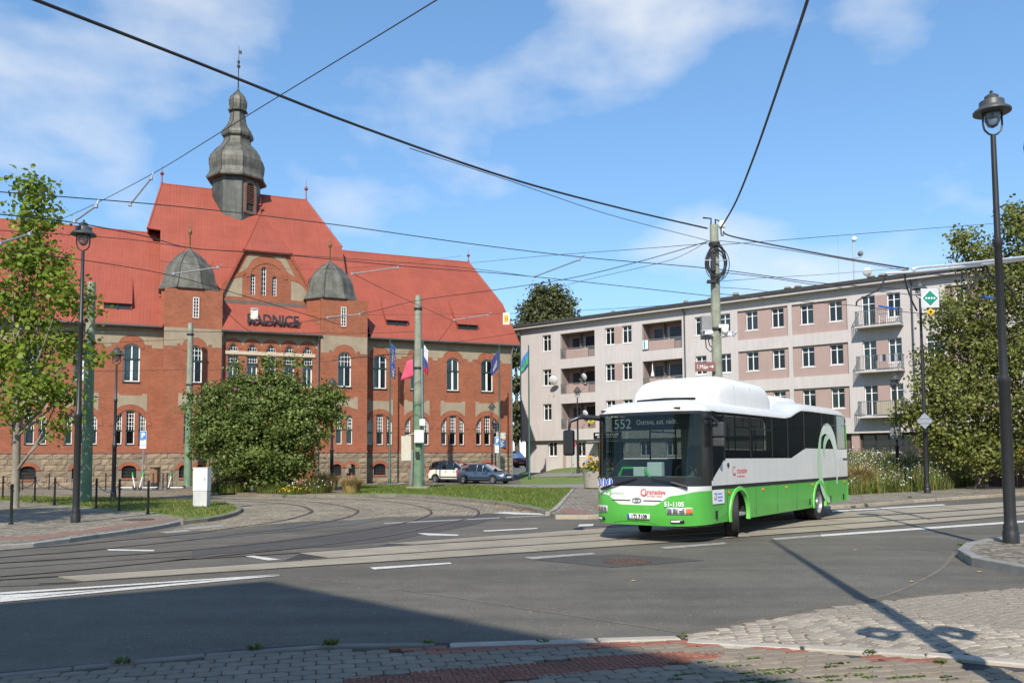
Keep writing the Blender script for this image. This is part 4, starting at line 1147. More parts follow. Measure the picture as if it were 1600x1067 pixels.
# ---- lettering on the bay roof
ra = math.atan2(13.35 - 11.0, YG + .05 - (YB - .55))
LET = M('black letters', (.016, .015, .015), .4, .1)
tb = MB()
text('lettering', 'RADNICE', .98, LET, th, (-19.3, YB - .42, 11.62), (math.pi / 2 - .12, 0, 0), .05, sx=.88, bold=.028)
MB().tube([(-21.0, YB - .36, 11.58), (-17.5, YB - .36, 11.58)], .02, 6).build('lettering_rail', LET, th)
MB().box(-22.7, -15.95, YG - .12, YG + .02, 13.22, 13.5).build('gable_flashing', M('weathered flashing', (.12, .09, .07), .7, .3, 3), th)
# ---- stone plinth: backing with openings, then block by block
STONE = M('rusticated stone', (0.245, 0.185, 0.12), .9, .28, 2.2, fine=.25, fscale=14, rnd=.22, bump=.5, bscale=18)
MORT = M('plinth mortar', (0.20, 0.165, 0.12), .95, .2, 4)
GRILLE = M('window grille', (.02, .02, .02), .6, .2)
runs = [(-12.4, 0.0, 0.0), (-40, -26.6, 0.0), (-26.6, -22.8, YP), (-15.9, -12.4, YP)]
nblk = 0; pieces = []; bvar = []
for v in range(5):
    rnd_ = random.Random(v + 3)
    b = MB()
    rows = []
    for j in range(4):
        r = []
        for i in range(5):
            e = 0 if (i in (0, 4) or j in (0, 3)) else 1
            r.append((i / 4 - .5, -.022 - e * rnd_.uniform(.015, .06), (j / 3 - .5)))
        rows.append(r)
    b.grid(rows)
    rim = [rows[0][i] for i in range(5)] + [rows[j][4] for j in range(1, 4)] + [rows[3][i] for i in (3, 2, 1, 0)] + [rows[j][0] for j in (2, 1)]
    n = len(rim)
    b.add(rim + [(p[0], .02, p[2]) for p in rim], [(i, (i + 1) % n, n + (i + 1) % n, n + i) for i in range(n)])
    bvar.append(b)
for x0, x1, y in runs:
    ops_ = [q for q, yy in BASE if yy == y and x0 < q.x0 < x1]
    b = MB(); b.wall([(x0, 0), (x1, 0), (x1, Z_STONE), (x0, Z_STONE)], [q.pts() for q in ops_], y - .02, .35)
    if y < 0:
        b.quad((x0 - .005, y - .02, 0), (x0 - .005, .01, 0), (x0 - .005, .01, Z_STONE), (x0 - .005, y - .02, Z_STONE)); b.quad((x1 + .005, y - .02, 0), (x1 + .005, .01, 0), (x1 + .005, .01, Z_STONE), (x1 + .005, y - .02, Z_STONE))
    b.build('plinth', MORT, th)
    for q in ops_:
        c = (q.x0 + q.x1) / 2; hw = (q.x1 - q.x0) / 2
        n = 12
        i_ = [(c + hw * math.cos(math.pi * k / n), 1.2 + .28 * math.sin(math.pi * k / n)) for k in range(n + 1)]
        o_ = [(c + (hw + .25) * math.cos(math.pi * k / n), 1.17 + .56 * math.sin(math.pi * k / n)) for k in range(n + 1)]
        MB().plate(o_ + i_[::-1], [], y - .075, y - .01).build('arch', BRICK2, th)
        MB().box(q.x0 - .03, q.x1 + .03, y - .08, y + .05, .5, .62).build('sill', BRICK2, th)
        g = MB()
        for k in range(9): g.box(q.x0 + (q.x1 - q.x0) * k / 8 - .012, q.x0 + (q.x1 - q.x0) * k / 8 + .012, y + .05, y + .07, .62, q.f(min(max(q.x0 + (q.x1 - q.x0) * k / 8, q.x0 + .02), q.x1 - .02)))
        for z in (.8, 1.05, 1.25): g.box(q.x0, q.x1, y + .045, y + .075, z - .012, z + .012)
        go = g.build('grille', GRILLE, th)
        b = MB(); b.poly([(p[0], y + .2, p[1]) for p in q.pts()]); b.build('pane', DARKIN, go)
    zr = 0.02; hts = [.36, .38, .37, .39, .40, .38]
    for r, h in enumerate(hts):
        x = x0 + random.uniform(0, .3) * 0
        first = True
        while x < x1 - .05:
            L_ = random.choice((.62, .75, .9, 1.02, .5)) * (0.55 if first and r % 2 else 1)
            first = False
            xe = min(x + L_, x1)
            if x1 - xe < .25: xe = x1
            bad = False
            for q in ops_:
                if xe > q.x0 - .24 and x < q.x1 + .24 and zr < 1.70 and zr + h > .5:
                    bad = True
            if bad:
                # trim to the free part on either side of the opening
                for q in ops_:
                    if xe > q.x0 - .24 and x < q.x1 + .24 and zr < 1.70 and zr + h > .5:
                        if x < q.x0 - .24 - .15: pieces.append((x, q.x0 - .26, zr, h, y))
                        if xe > q.x1 + .24 + .15: pieces.append((q.x1 + .26, xe, zr, h, y))
                        break
            else:
                pieces.append((x, xe, zr, h, y))
            x = xe
        zr += h
pieces = [p for p in pieces if p[1] - p[0] > .1]
def vis(p):
    w_ = th_local((p[0] + p[1]) / 2, p[4], p[2] + .2)
    px, py = proj(w_)
    return -w_.y if -20 < px < 805 else -999
def th_local(x, y, z):
    return Vector((0.05 + x * math.cos(TH_A) - y * math.sin(TH_A), 68 + x * math.sin(TH_A) + y * math.cos(TH_A), z))
pieces.sort(key=lambda p: -vis(p))
mes = []
for v, bb in enumerate(bvar):
    me = bpy.data.meshes.new('stone_block'); me.from_pydata(bb.v, [], bb.f); me.materials.append(STONE); mes.append(me)
rest = MB()
for i, (xa, xb, z, h, y) in enumerate(pieces):
    k = random.randrange(5)
    if i < 300:
        link('stone_block', mes[k], th, ((xa + xb) / 2, y - .02, z + h / 2), 0, (xb - xa - .03, 1, h - .03))
    else:
        rest.add([((xa + xb) / 2 + p[0] * (xb - xa - .03), y - .02 + p[1], z + h / 2 + p[2] * (h - .03)) for p in bvar[k].v], bvar[k].f)
if rest.v:
    rest.build('stone_blocks_far', STONE, th)['kind'] = 'stuff'
b = MB()
b.box(-4.9, -4.82, -.3, -.24, 7.2, 7.9); b.box(-4.9, -4.5, -.3, -.25, 7.3, 7.35)
# ================================================================ block of flats
AP_A = math.atan2(-.615, .788)
ap = thing('apartment_building', 'four storey grey and pink block of flats with loggias and balconies', 'apartment building', (.79, 78, 0), AP_A)
RENDER = M('grey pink render', (0.49, 0.45, 0.43), .92, .07, .5, fine=.05, fscale=20, streak=.09, spec=.2)
PINK = M('pink render', (0.36, 0.265, 0.235), .92, .06, .7, fine=.05, fscale=20, streak=.05, spec=.2)
PVC = M('white plastic frame', (.78, .78, .77), .35, .03)
RAILG = M('grey railing paint', (.16, .18, .18), .45, .15)
APG = glass('flat window glass', trans=.55)
ROOFD = M('dark roof felt', (.045, .043, .042), .9, .25, 3)
CURR = [CURT, M('red curtain', (.20, .03, .035), .9, .2, 8), M('blue curtain', (.07, .12, .25), .9, .2, 8), M('beige curtain', (.38, .31, .22), .9, .15, 8)]
FL = [(11.72, 13.22), (8.52, 10.02), (5.32, 6.82)]
LEN = 44.0
TYPES = {}
def apwin(x, z, y, w=.95, h=1.5, curtain=None):
    """two casements, each with a light above; frames share their meshes"""
    key = (round(w, 2), round(h, 2))
    if key not in TYPES:
        b = MB(); o = [(-w / 2, 0), (w / 2, 0), (w / 2, h), (-w / 2, h)]; q = .06
        hs = []
        zt = h * .73
        for s in (-1, 1):
            xa, xb = (-w / 2 + q, -.035) if s < 0 else (.035, w / 2 - q)
            hs += [[(xa, q), (xb, q), (xb, zt - .02), (xa, zt - .02)], [(xa, zt + .02), (xb, zt + .02), (xb, h - q), (xa, h - q)]]
        b.plate(o, hs, 0, .07)
        g = MB(); g.quad((-w / 2 + .03, .04, .03), (w / 2 - .03, .04, .03), (w / 2 - .03, .04, h - .03), (-w / 2 + .03, .04, h - .03))
        s_ = MB(); s_.box(-w / 2 - .08, w / 2 + .08, -.20, -.002, -.08, -.03)
        f = b.build('window', PVC); gg = g.build('pane', APG, f); ss = s_.build('sill', PVC, f)
        f.parent = ap
        TYPES[key] = (f, True)
        o_ = f
    else:
        f, _ = TYPES[key]
        o_ = link('window', f.data, ap)
        for c in f.children:
            if c.name.startswith(('pane', 'sill')): link(c.name.split('.')[0], c.data, o_)
    o_.location = (x, y + .17, z)
    c = random.choice((None, 0, 0, 2, 3, 1, None)) if curtain is None else (None if curtain < 0 else curtain)
    if c is not None:
        full = random.random() < .35
        xa = -w / 2 + .05; xb = w / 2 - .05 if full else random.choice((-.1, .12))
        if not full and random.random() < .5: xa, xb = -xb, -xa
        rows = [[(xa + (xb - xa) * k / 16, .16 + .03 * math.sin(k * 2.1), zz_) for k in range(17)] for zz_ in (.04, h - .05)]
        MB().grid(rows).build('curtain', CURR[c], o_, smooth=0)
    return o_
def R4(x0, x1, z0, z1): return [(x0, z0), (x1, z0), (x1, z1), (x0, z1)]
holes = []; wins = []; logs = []; panels = []
SEC = []
for zi, (za, zb) in enumerate(FL):
    for x in (3.12, 9.9, 11.62, 18.47, 20.55, 35.6):
        holes.append(R4(x - .475, x + .475, za, zb)); wins.append((x, za, 0))
    for x0 in (4.65, 13.12):
        holes.append(R4(x0, x0 + 3.7, za - .88, zb - .05)); logs.append((x0, za - .88, zb - .05))
    for x0, x1, ws in ((21.63, 25.62, (22.73, 24.79)), (25.93, 29.97, (27.02, 29.1)), (36.4, 40.4, (37.5, 39.5))):
        holes.append(R4(x0, x1, za - .75, zb + .06)); panels.append((x0, x1, za - .75, zb + .06, ws, za))
    for x0, x1, dz in ((30.98, 31.9, -.62), (32.7, 33.58, -.15)):
        holes.append(R4(x0, x1, za + dz, zb + .06)); wins.append(((x0 + x1) / 2, za + dz, x1 - x0, zb + .06 - za - dz))
b = MB(); b.wall(R4(0, LEN, 3.45, 14.0), holes, 0, .25)
b.quad((0, 0, 3.45), (0, 11, 3.45), (0, 11, 14.0), (0, 0, 14.0)); b.quad((0, 11, 0), (LEN, 11, 0), (LEN, 11, 14.0), (0, 11, 14)); b.quad((LEN, 0, 0), (LEN, 11, 0), (LEN, 11, 14.0), (LEN, 0, 14.0))
b.quad((0, 0, 3.45), (LEN, 0, 3.45), (LEN, .6, 3.45), (0, .6, 3.45))
b.build('wall', RENDER, ap)
for w_ in wins:
    if len(w_) == 3: apwin(w_[0], w_[1], 0)
    else: apwin(w_[0], w_[1], 0, w_[2], w_[3], curtain=random.choice((-1, 1, 1, 0)))
for zi, (za, zb) in enumerate(FL):
    MB().box(10.4, 11.12, -.006, .02, za, zb).build('pink_panel', PINK, ap)
    MB().box(31.9, 32.7, -.006, .02, za - .6, zb).build('pink_panel', PINK, ap)
for x0, x1, z0, z1, ws, za in panels:
    b = MB(); b.wall(R4(x0, x1, z0, z1), [R4(x - .475, x + .475, za, za + 1.5) for x in ws], .14, .2); b.build('pink_panel', PINK, ap)
    for x in ws: apwin(x, za, .14)
# loggias
for x0, z0, z1 in logs:
    x1 = x0 + 3.7
    lg = MB()
    d = 1.35
    lg.quad((x0, .25, z0), (x1, .25, z0), (x1, d, z0), (x0, d, z0)); lg.quad((x0, .25, z1), (x1, .25, z1), (x1, d, z1), (x0, d, z1))
    lg.quad((x0, .25, z0), (x0, d, z0), (x0, d, z1), (x0, .25, z1)); lg.quad((x1, .25, z0), (x1, d, z0), (x1, d, z1), (x1, .25, z1))
    lg.quad((x0, d, z0), (x1, d, z0), (x1, d, z1), (x0, d, z1))
    lo = lg.build('loggia', PINK, ap)
    MB().box(x0 + 1.56, x0 + 1.59, .95, d, z0, z1).build('partition', RAILG, lo)
    MB().box(x0 + .5, x0 + 1.2, d - .05, d - .01, z0 + .1, z1 - .35).build('door', M('loggia door', (.03, .035, .045), .3, .2), lo)
    MB().box(x0 + 1.9, x0 + 3.4, d - .05, d - .01, z0 + .9, z1 - .3).build('window', MATS['loggia door'], lo)
    MB().box(x0 + 1.84, x0 + 1.9, d - .07, d - .02, z0 + .85, z1 - .25).build('window_jamb', PVC, lo)
    MB().box(x0 + .62, x0 + 3.02, .02, .10, z0 + .02, z0 + .82).build('parapet', PINK, lo)
    b = MB()
    b.box(x0 + .03, x1 - .03, -.04, .03, z0 + .90, z0 + .95)
    for xa, xb in ((x0 + .03, x0 + .62), (x0 + 3.02, x1 - .03)):
        b.box(xa, xb, -.02, .0, z0 + .04, z0 + .08)
        n = 7
        for k in range(n + 1):
            x = xa + (xb - xa) * k / n; b.box(x - .012, x + .012, -.02, .01, z0 + .04, z0 + .9)
    b.build('railing', RAILG, lo)
# balconies at the right
for zi, (za, zb) in enumerate(FL):
    zf = za - .72
    b = MB(); b.box(30.72, 33.75, -.95, -.002, zf - .12, zf)
    bo = b.build('balcony', RENDER, ap)
    b = MB(); y0 = -.92
    for z in (zf + .08, zf + 1.05):
        b.box(30.75, 33.72, y0 - .02, y0 + .02, z - .02, z + .02); b.box(30.75, 30.79, y0, 0, z - .02, z + .02); b.box(33.68, 33.72, y0, 0, z - .02, z + .02)
    for k in range(24):
        x = 30.77 + 2.93 * k / 23; wd = .02 if k % 6 else .035
        b.box(x - wd / 2, x + wd / 2, y0 - .01, y0 + .01, zf - .1, zf + 1.05)
    for k in range(7):
        y = y0 * (1 - k / 7)
        for x in (30.77, 33.7): b.box(x - .01, x + .01, y - .01, y + .01, zf, zf + 1.05)
    b.build('railing', RAILG, bo)
    if zi == 2:
        MB().box(32.0, 33.6, y0 + .025, y0 + .04, zf + .1, zf + 1.0).build('privacy_screen', M('beige screen', (.42, .36, .27), .9, .1), bo)
    if zi == 1:
        b = MB()
        for k in range(6):
            x = 32.0 + k * .26; h = random.uniform(.35, .6)
            rows = [[(x + i * .05, y0 - .03 + .02 * math.sin(i * 1.7 + k), z) for i in range(5)] for z in (zf + 1.06, zf + 1.06 - h)]
            b.grid(rows, k % 2)
        b.build('laundry', [M('dark laundry', (.03, .035, .05), .9, .2), M('grey laundry', (.3, .32, .36), .9, .2)], bo, smooth=0)
    if zi == 0:
        b = MB(); b.box(32.3, 32.34, -.6, -.56, zf, zf + .8); b.box(32.3, 32.8, -.6, -.2, zf + .4, zf + .44); b.box(32.76, 32.8, -.6, -.56, zf, zf + .8); b.box(32.3, 32.8, -.62, -.58, zf + .75, zf + .8)
        b.build('chair', PVC, bo)
# ground floor, set back
g0 = []
gz = .5
ghole = [R4(2.9, 3.88, 2.02, 3.3), R4(6.0, 7.0, 2.0, 3.3), R4(8.3, 10.9, gz, 3.2), R4(30.6, 34.2, 1.1, 3.3), R4(35.0, 41.0, 1.1, 3.2), R4(12.5, 13.5, 2.0, 3.2), R4(15, 16, 2.0, 3.2)]
b = MB(); b.wall(R4(.35, 29.4, gz, 3.45), ghole[:3] + ghole[5:], .4, .25)
b.quad((.35, .4, gz), (.35, 11, gz), (.35, 11, 3.45), (.35, .4, 3.45)); b.build('wall', RENDER, ap)
b = MB(); b.wall(R4(29.4, LEN, gz, 3.45), ghole[3:5], .5, .25); b.build('wall', M('dark brown fascia', (.09, .055, .045), .7, .2), ap)
for x, z in ((3.39, 2.02), (6.5, 2.0), (13.0, 2.0), (15.5, 2.0)): apwin(x, z, .4, .98, 1.28)
MB().box(4.55, 4.9, .38, .42, gz, 3.44).build('pink_panel', PINK, ap)
MB().box(29.95, 30.5, .2, .52, gz, 3.44).build('pillar', PINK, ap)
for (x0, x1) in ((30.6, 34.2), (35.0, 41.0)):
    sf = MB(); n = 4 if x0 < 32 else 6
    for k in range(n + 1):
        x = x0 + (x1 - x0) * k / n; sf.box(x - .06, x + .06, .5, .6, 1.1, 3.3)
    sf.box(x0, x1, .5, .6, 2.55, 2.65); sf.box(x0, x1, .5, .6, 1.1, 1.2)
    so = sf.build('shop_front', M('dark shop frame', (.03, .028, .03), .4, .2), ap)
    for k in range(n):
        xa = x0 + (x1 - x0) * k / n; xb = x0 + (x1 - x0) * (k + 1) / n
        MB().quad((xa, .56, 1.1), (xb, .56, 1.1), (xb, .56, 3.3), (xa, .56, 3.3)).build('pane', APG, so)
    for k in range(2):
        xc = x0 + .9 + k * 1.35
        b = MB(); b.tube([(xc + .55 * math.cos(a), .545, 1.75 + .35 * math.sin(a)) for a in [math.pi * q / 10 for q in range(11)]], .035, 5); b.build('window_decal', PVC, so)
# entrance of the shop at the left with its sign board
en = MB()
for k in range(4):
    x = 8.3 + 2.6 * k / 3; en.box(x - .06, x + .06, .45, .55, gz, 3.2)
en.box(8.3, 10.9, .45, .55, 2.6, 2.7)
eo = en.build('entrance', M('green shop frame', (.01, .05, .04), .4, .2), ap)
MB().quad((8.3, .5, gz), (10.9, .5, gz), (10.9, .5, 3.2), (8.3, .5, 3.2)).build('pane', APG, eo)
MB().box(8.0, 11.2, -.9, .4, 3.2, 3.3).build('canopy', ZINC, eo)
sg = MB().box(8.2, 11.0, -.14, -.01, 3.5, 4.05).build('shop_sign', M('black sign', (.012, .012, .012), .3, .1), ap)
b = MB()
for k in range(13): b.box(8.4 + k * .185, 8.53 + k * .185, -.145, -.139, 3.78, 3.93)
for k in range(17): b.box(8.6 + k * .12, 8.68 + k * .12, -.145, -.139, 3.6, 3.68)
b.build('sign_lettering', PVC, sg)
# roof: white fascia, dark felt rising to the ridge
b = MB(); b.box(-.5, LEN + .4, -.55, 11.4, 13.98, 14.16); fo = b.build('eaves', M('pale eaves', (.50, .46, .44), .8, .06), ap)
b = MB(); b.poly([(-.55, -.6, 14.17), (LEN + .4, -.6, 14.17), (LEN + .4, 5.4, 15.0), (-.55, 5.4, 15.0)]); b.poly([(-.55, 11.5, 14.17), (LEN + .4, 11.5, 14.17), (LEN + .4, 5.4, 15.0), (-.55, 5.4, 15.0)])
b.box(-.55, LEN + .4, -.66, -.56, 14.17, 14.42)
b.build('roof', ROOFD, ap)
b = MB()
for k in range(30): b.box(k * 1.5, k * 1.5 + .04, -.3, -.26, 14.2, 14.42)
b.box(-.3, LEN, -.3, -.27, 14.40, 14.44); b.build('snow_guard', ROOFD, ap)
VENT = M('roof vent', (.20, .19, .16), .8, .2)
for x, y, w_, h in ((8.5, 3, .35, .6), (15.3, 4, .4, .7), (18.6, 2.5, 1.0, .5), (20.3, 3, .5, .7), (25.2, 1.4, .5, .5), (26.0, 1.4, .5, .5), (27.3, 2.0, 1.2, .3), (31.4, 1.2, .5, .5), (32.2, 1.2, .55, .5), (33.7, 1.2, .4, .6)):
    z = 14.2 + (y + .6) * .138
    b = MB(); b.lathe([(w_ * .42, 0), (w_ * .42, h * .7), (w_ * .62, h * .75), (w_ * .5, h)], (x, y, z), 8); b.build('roof_vent', VENT, ap)
for x in (17.1, 34.33, .12):
    MB().tube([(x, -.5, 14.0), (x, -.09, 13.7), (x, -.09, 3.5)], .06, 8).build('downpipe', M('blue grey downpipe', (.06, .085, .11), .5, .15), ap, smooth=50)
MB().tube([(.45, .3, 3.5), (.45, .3, .5)], .06, 8).build('downpipe', ZINC, ap, smooth=50)
am = MB(); am.tube([(30.0, 2.0, 14.5), (30.0, 2.0, 18.0)], .05, 8); am.tube([(29.4, 2.0, 16.6), (30.6, 2.0, 16.6)], .025, 6); am.tube([(28.9, 2.0, 15), (28.9, 2, 18.6)], .012, 5)
ao = am.build('antenna_mast', STEEL, ap); 
MB().lathe([(.02, -.2), (.17, -.12), (.2, 0), (.17, .12), (.02, .2)], (30.1, 2.0, 18.05), 10).build('antenna_ball', PVC, ao, smooth=0)
MB().lathe([(.05, 0), (.2, .12), (.22, .14)], (30.5, 1.9, 16.9), 12, axis='y').build('antenna_drum', RAILG, ao)
def dish(x, z, y, r, par, yaw):
    d = thing('satellite_dish', None, None); d.parent = par; d.location = (x, y, z); d.rotation_euler = (RAD(20), 0, yaw)
    b = MB(); b.lathe([(r * k / 6, -.22 * r * (1 - (k / 6) ** 2)) for k in range(7)][::-1], (0, 0, 0), 18, axis='y', caps=False); solid(b.build('dish', M('dish white', (.62, .62, .6), .5, .06), d, smooth=0), .02)
    b = MB(); b.tube([(0, -.1, -r), (0, -.55, -r * .1)], .015, 5); b.tube([(0, .3 * r, 0), (0, .3 * r, -r * 1.2)], .025, 5); b.cbox((0, -.57, -.05), (.07, .12, .07)); b.build('feed_arm', RAILG, d)
dish(4.35, 8.9, -.75, .42, ap, .4); dish(7.55, 9.0, -.55, .32, ap, -.3); dish(7.6, 5.75, -.5, .31, ap, -.2); dish(31.0, 15.4, 1.8, .32, ap, .5)
YF = M('yellow flowers', (.55, .42, .03), .8, .2)
b = MB()
for k in range(10): b.lathe([(.03, -.1), (.12, 0), (.03, .1)], (8.0 + random.uniform(-.25, .3), -.2 + random.uniform(-.1, .1), 4.9 + random.uniform(-.2, .25)), 7)
b.build('flower_box', YF, ap, smooth=0)
b = MB(); b.box(13.2, 13.7, -.09, -.06, 11.0, 11.75, 0); b.box(13.3, 13.45, -.1, -.095, 11.05, 11.7, 1); b.build('towel', [PVC, M('turquoise towel', (.03, .30, .38), .9, .1)], ap)
b = MB(); b.lathe([(.16, 0), (.05, .5), (.02, 1.3), (.0, 1.4)], (13.9, .3, 8.7), 8); b.build('folded_parasol', PVC, ap)
# ================================================================ bus
BUS_A = math.atan2(-.8039, -.5948)
bus = thing('city_bus', 'green and white low floor city bus with roof tanks turning at the junction', 'bus', (4.95, 18.1, 0.012), BUS_A)
BW = M('bus white', (.66, .65, .61), .32, .06, 1.2, coat=.3, streak=.05)
BG = M('bus green', (.085, .40, .055), .32, .09, 1.2, coat=.3, streak=.10)
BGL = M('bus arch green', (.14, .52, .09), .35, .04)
BK = M('bus black', (.014, .014, .015), .3, .15, coat=.2)
RUB = M('rubber', (.018, .018, .018), .8, .2, 10, bump=.2)
WGL = glass('windscreen glass', (.01, .014, .013), .85, .015, (.74, .86, .82))
SGL = glass('tinted bus glass', (.006, .007, .008), .42, .02, (.45, .50, .49))
CHR = M('chrome', (.6, .6, .6), .15, .05, metal=1.0)
W_ = 2.5
def fx(t): return 1.5 + .78 * max(0, 1 - abs(t) ** 4) ** (1 / 2.2)
def fdx(z):
    if z < 1.15: return .035 * math.sin(max(0, min(1, (z - .34) / .81)) * math.pi) - .02 * max(0, (.5 - z) / .15)
    return -(z - 1.15) * .105
def FR(z, t, o=0.0):
    k = 1 - abs(t) ** 8
    return Vector((fx(t) + fdx(z) * k + o * k, -1.25 + 1.25 * t + o * t * abs(t) ** 3, z))
NT = 48
TS = [math.copysign(abs(math.sin(RAD(-90 + 180 * i / NT))) ** .62, -90 + 180 * i / NT) if i != NT // 2 else 0.0 for i in range(NT + 1)]
TS[0], TS[-1] = -1.0, 1.0
def smile(t):
    a = abs(t + .02)
    if a < .30: return .755
    if a < .62: return .755 + .20 * sstep(.30, .62, a)
    return .955 + .085 * sstep(.62, 1.0, a)
def front_patch(name, f0, f1, mat, n=8, t0=-1, t1=1, o=0.0, parent=None, sm=40):
    ts = [t for t in TS if t0 - 1e-6 <= t <= t1 + 1e-6]
    if ts[0] > t0 + 1e-4: ts = [t0] + ts
    if ts[-1] < t1 - 1e-4: ts = ts + [t1]
    rows = [[tuple(FR(f0(t) + (f1(t) - f0(t)) * k / n, t, o)) for t in ts] for k in range(n + 1)]
    return MB().grid(rows).build(name, mat, parent or bus, smooth=sm)
bot = lambda t: .345 + .02 * abs(t) ** 6
wtop = lambda t: 1.135
front_patch('front_bumper', bot, smile, BG)
front_patch('front_panel', smile, wtop, BW)
front_patch('front_black_strip', wtop, lambda t: 1.27, BK, 3)
ws = front_patch('windscreen', lambda t: 1.27, lambda t: 2.655, WGL, 10, -.93, .955)
front_patch('pillar', lambda t: 1.27, lambda t: 2.655, BK, 8, -1, -.93)
front_patch('pillar', lambda t: 1.27, lambda t: 2.655, BK, 8, .955, 1)
b = MB()
def frim(f0, f1, t0, t1, o):
    pass
# black inner border of the windscreen
front_patch('windscreen_border', lambda t: 2.60, lambda t: 2.66, BK, 2, -.93, .955, .004)
front_patch('windscreen_border', lambda t: 1.265, lambda t: 1.33, BK, 2, -.93, .955, .004)
def zroof(t, ze): return ze + .27 * max(0, 1 - abs(t) ** 5) ** .6
secs = [(1.15, 2.66), (.3, 2.67), (-1.2, 2.675), (-3.15, 2.68), (-3.6, 2.73), (-4.1, 2.86), (-4.45, 2.925), (-5.2, 2.94), (-8.15, 2.95), (-8.5, 2.93), (-8.7, 2.85), (-8.78, 2.70)]
rows = []
for k in range(7):
    s = k / 6
    r = []
    for t in TS:
        a = FR(2.655, t); c = Vector((1.15, -1.25 + 1.25 * t, zroof(t, 2.66)))
        m_ = Vector((a.x - .03, a.y, c.z + .02))
        p = a * (1 - s) ** 2 + m_ * 2 * s * (1 - s) + c * s * s
        r.append(tuple(p))
    rows.append(r)
for x, ze in secs[1:]:
    rows.append([(x, -1.25 + 1.25 * t, zroof(t, ze)) for t in TS])
MB().grid(rows).build('roof', BW, bus, smooth=35)
def wb(x):
    if x > .78: return 1.66 - (x - .78) * .60
    if x > -3.55: return 1.69
    if x > -4.72: return 1.69 + (-3.55 - x) / 1.17 * .25
    return 1.945
def wt_(x):
    for (xa, za), (xb, zb) in zip(secs, secs[1:]):
        if xb <= x <= xa: return za + (zb - za) * (xa - x) / (xa - xb)
    return 2.66 if x > 0 else 2.9
XR = -8.78
AX = (0.0, -5.87)
def arch_line(x0, x1, r=.56, zc=.48, zb=.36):
    pts = [(x0, zb)]
    for c in sorted(AX, reverse=True):
        pts.append((c + r, zb))
        pts += [(c + r * math.cos(a), zc + r * math.sin(a)) for a in [math.pi * k / 14 for k in range(15)]]
        pts.append((c - r, zb))
    pts.append((x1, zb + .05))
    return pts
for y, s in ((0.0, 1), (-W_, -1)):
    b = MB()
    al = arch_line(1.5, XR)
    pg = al + [(XR, 1.08), (1.5, 1.08)]
    ls = [[Vector((p[0], p[1], 0)) for p in pg]]
    b.add([(p[0], y - s * (.03 * max(0, (.62 - p[1])) / .26), p[1]) for p in pg], [tuple(q) for q in tessellate_polygon(ls)])
    b.build('side_skirt', BG, bus)
    MB().box(XR, 1.5, min(y, y - s * .02) + s * .006, max(y, y - s * .02) + s * .006, 1.055, 1.135).build('black_band', BK, bus)
    xs = [1.5, .78, -.5, -2, -3.55, -4.72, -6.5, XR]
    b = MB(); b.poly([(1.5, y, 1.135)] + [(x, y, wb(x)) for x in xs] + [(XR, y, 1.135)]); b.build('side_panel', BW, bus)
    # glass band, window by window with black joints
    ed = [1.47, .80, -.72, -2.15, -3.3, -4.62, -6.2, -7.5, -8.62]
    b = MB()
    xs2 = sorted(set([1.5] + ed + [-3.15, -3.55, -3.6, -4.1, -4.45, -4.72, -5.2, -8.15, -8.5, -8.7, XR]), reverse=True)
    lo = [(x, y - s * .02, wb(x)) for x in xs2]; hi = [(x, y - s * .02, wt_(x)) for x in xs2]
    for i, (xa, xb) in enumerate(zip(ed, ed[1:])):
        xx = [x for x in xs2 if xb + .03 <= x <= xa - .03]
        xx = [xa - .03] + [x for x in xx if xb + .03 < x < xa - .03] + [xb + .03]
        pg = [(x, y, wb(x) + .02) for x in xx] + [(x, y, wt_(x) - .02) for x in xx[::-1]]
        MB().poly(pg).build('side_window', SGL, bus)
        hm = MB()
        if i in (2, 6):
            zt_ = wt_((xa + xb) / 2) - .32
            hm.box(xb + .03, xa - .03, y - .008, y + .008, zt_ - .015, zt_ + .015); hm.box((xa + xb) / 2 - .015, (xa + xb) / 2 + .015, y - .008, y + .008, zt_, zt_ + .3)
            hm.build('window_bar', BK, bus)
    for e in ed:
        MB().box(e - .035, e + .035, y - .012, y + .004 * s + .002, wb(e), wt_(e)).build('window_joint', BK, bus)
    for c in AX:
        ring = []
        for k in range(17):
            a = -.25 + (math.pi + .5) * k / 16
            ring.append((c + .56 * math.cos(a), y + s * .012, .48 + .56 * math.sin(a), a))
        ri = MB()
        rws = [[(c + r * math.cos(a), y + s * oo, max(.35, .48 + r * math.sin(a))) for (_, _, _, a) in ring] for r, oo in ((.50, -.05), (.525, .025), (.60, .02), (.615, -.01))]
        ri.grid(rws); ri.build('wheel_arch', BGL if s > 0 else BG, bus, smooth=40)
        # dark wheel well
        w2 = MB(); rws = [[(c + .58 * math.cos(a), y - s * oo, .48 + .58 * math.sin(a)) for a in [math.pi * k / 12 for k in range(13)]] for oo in (0.02, .75)]
        w2.grid(rws); w2.poly([(c + .58 * math.cos(math.pi * k / 12), y - s * .75, .48 + .58 * math.sin(math.pi * k / 12)) for k in range(13)]); w2.build('wheel_well', RUB, bus)
# rear
b = MB(); b.poly([(XR, 0, .41), (XR, 0, 2.7), (XR, -W_, 2.7), (XR, -W_, .41)]); b.build('rear_panel', BG, bus)
b = MB(); b.poly([(XR + .01, 0, 2.69)] + [(XR + .01, -1.25 + 1.25 * t, zroof(t, 2.70)) for t in TS[::-1]]); b.build('rear_header', BW, bus)
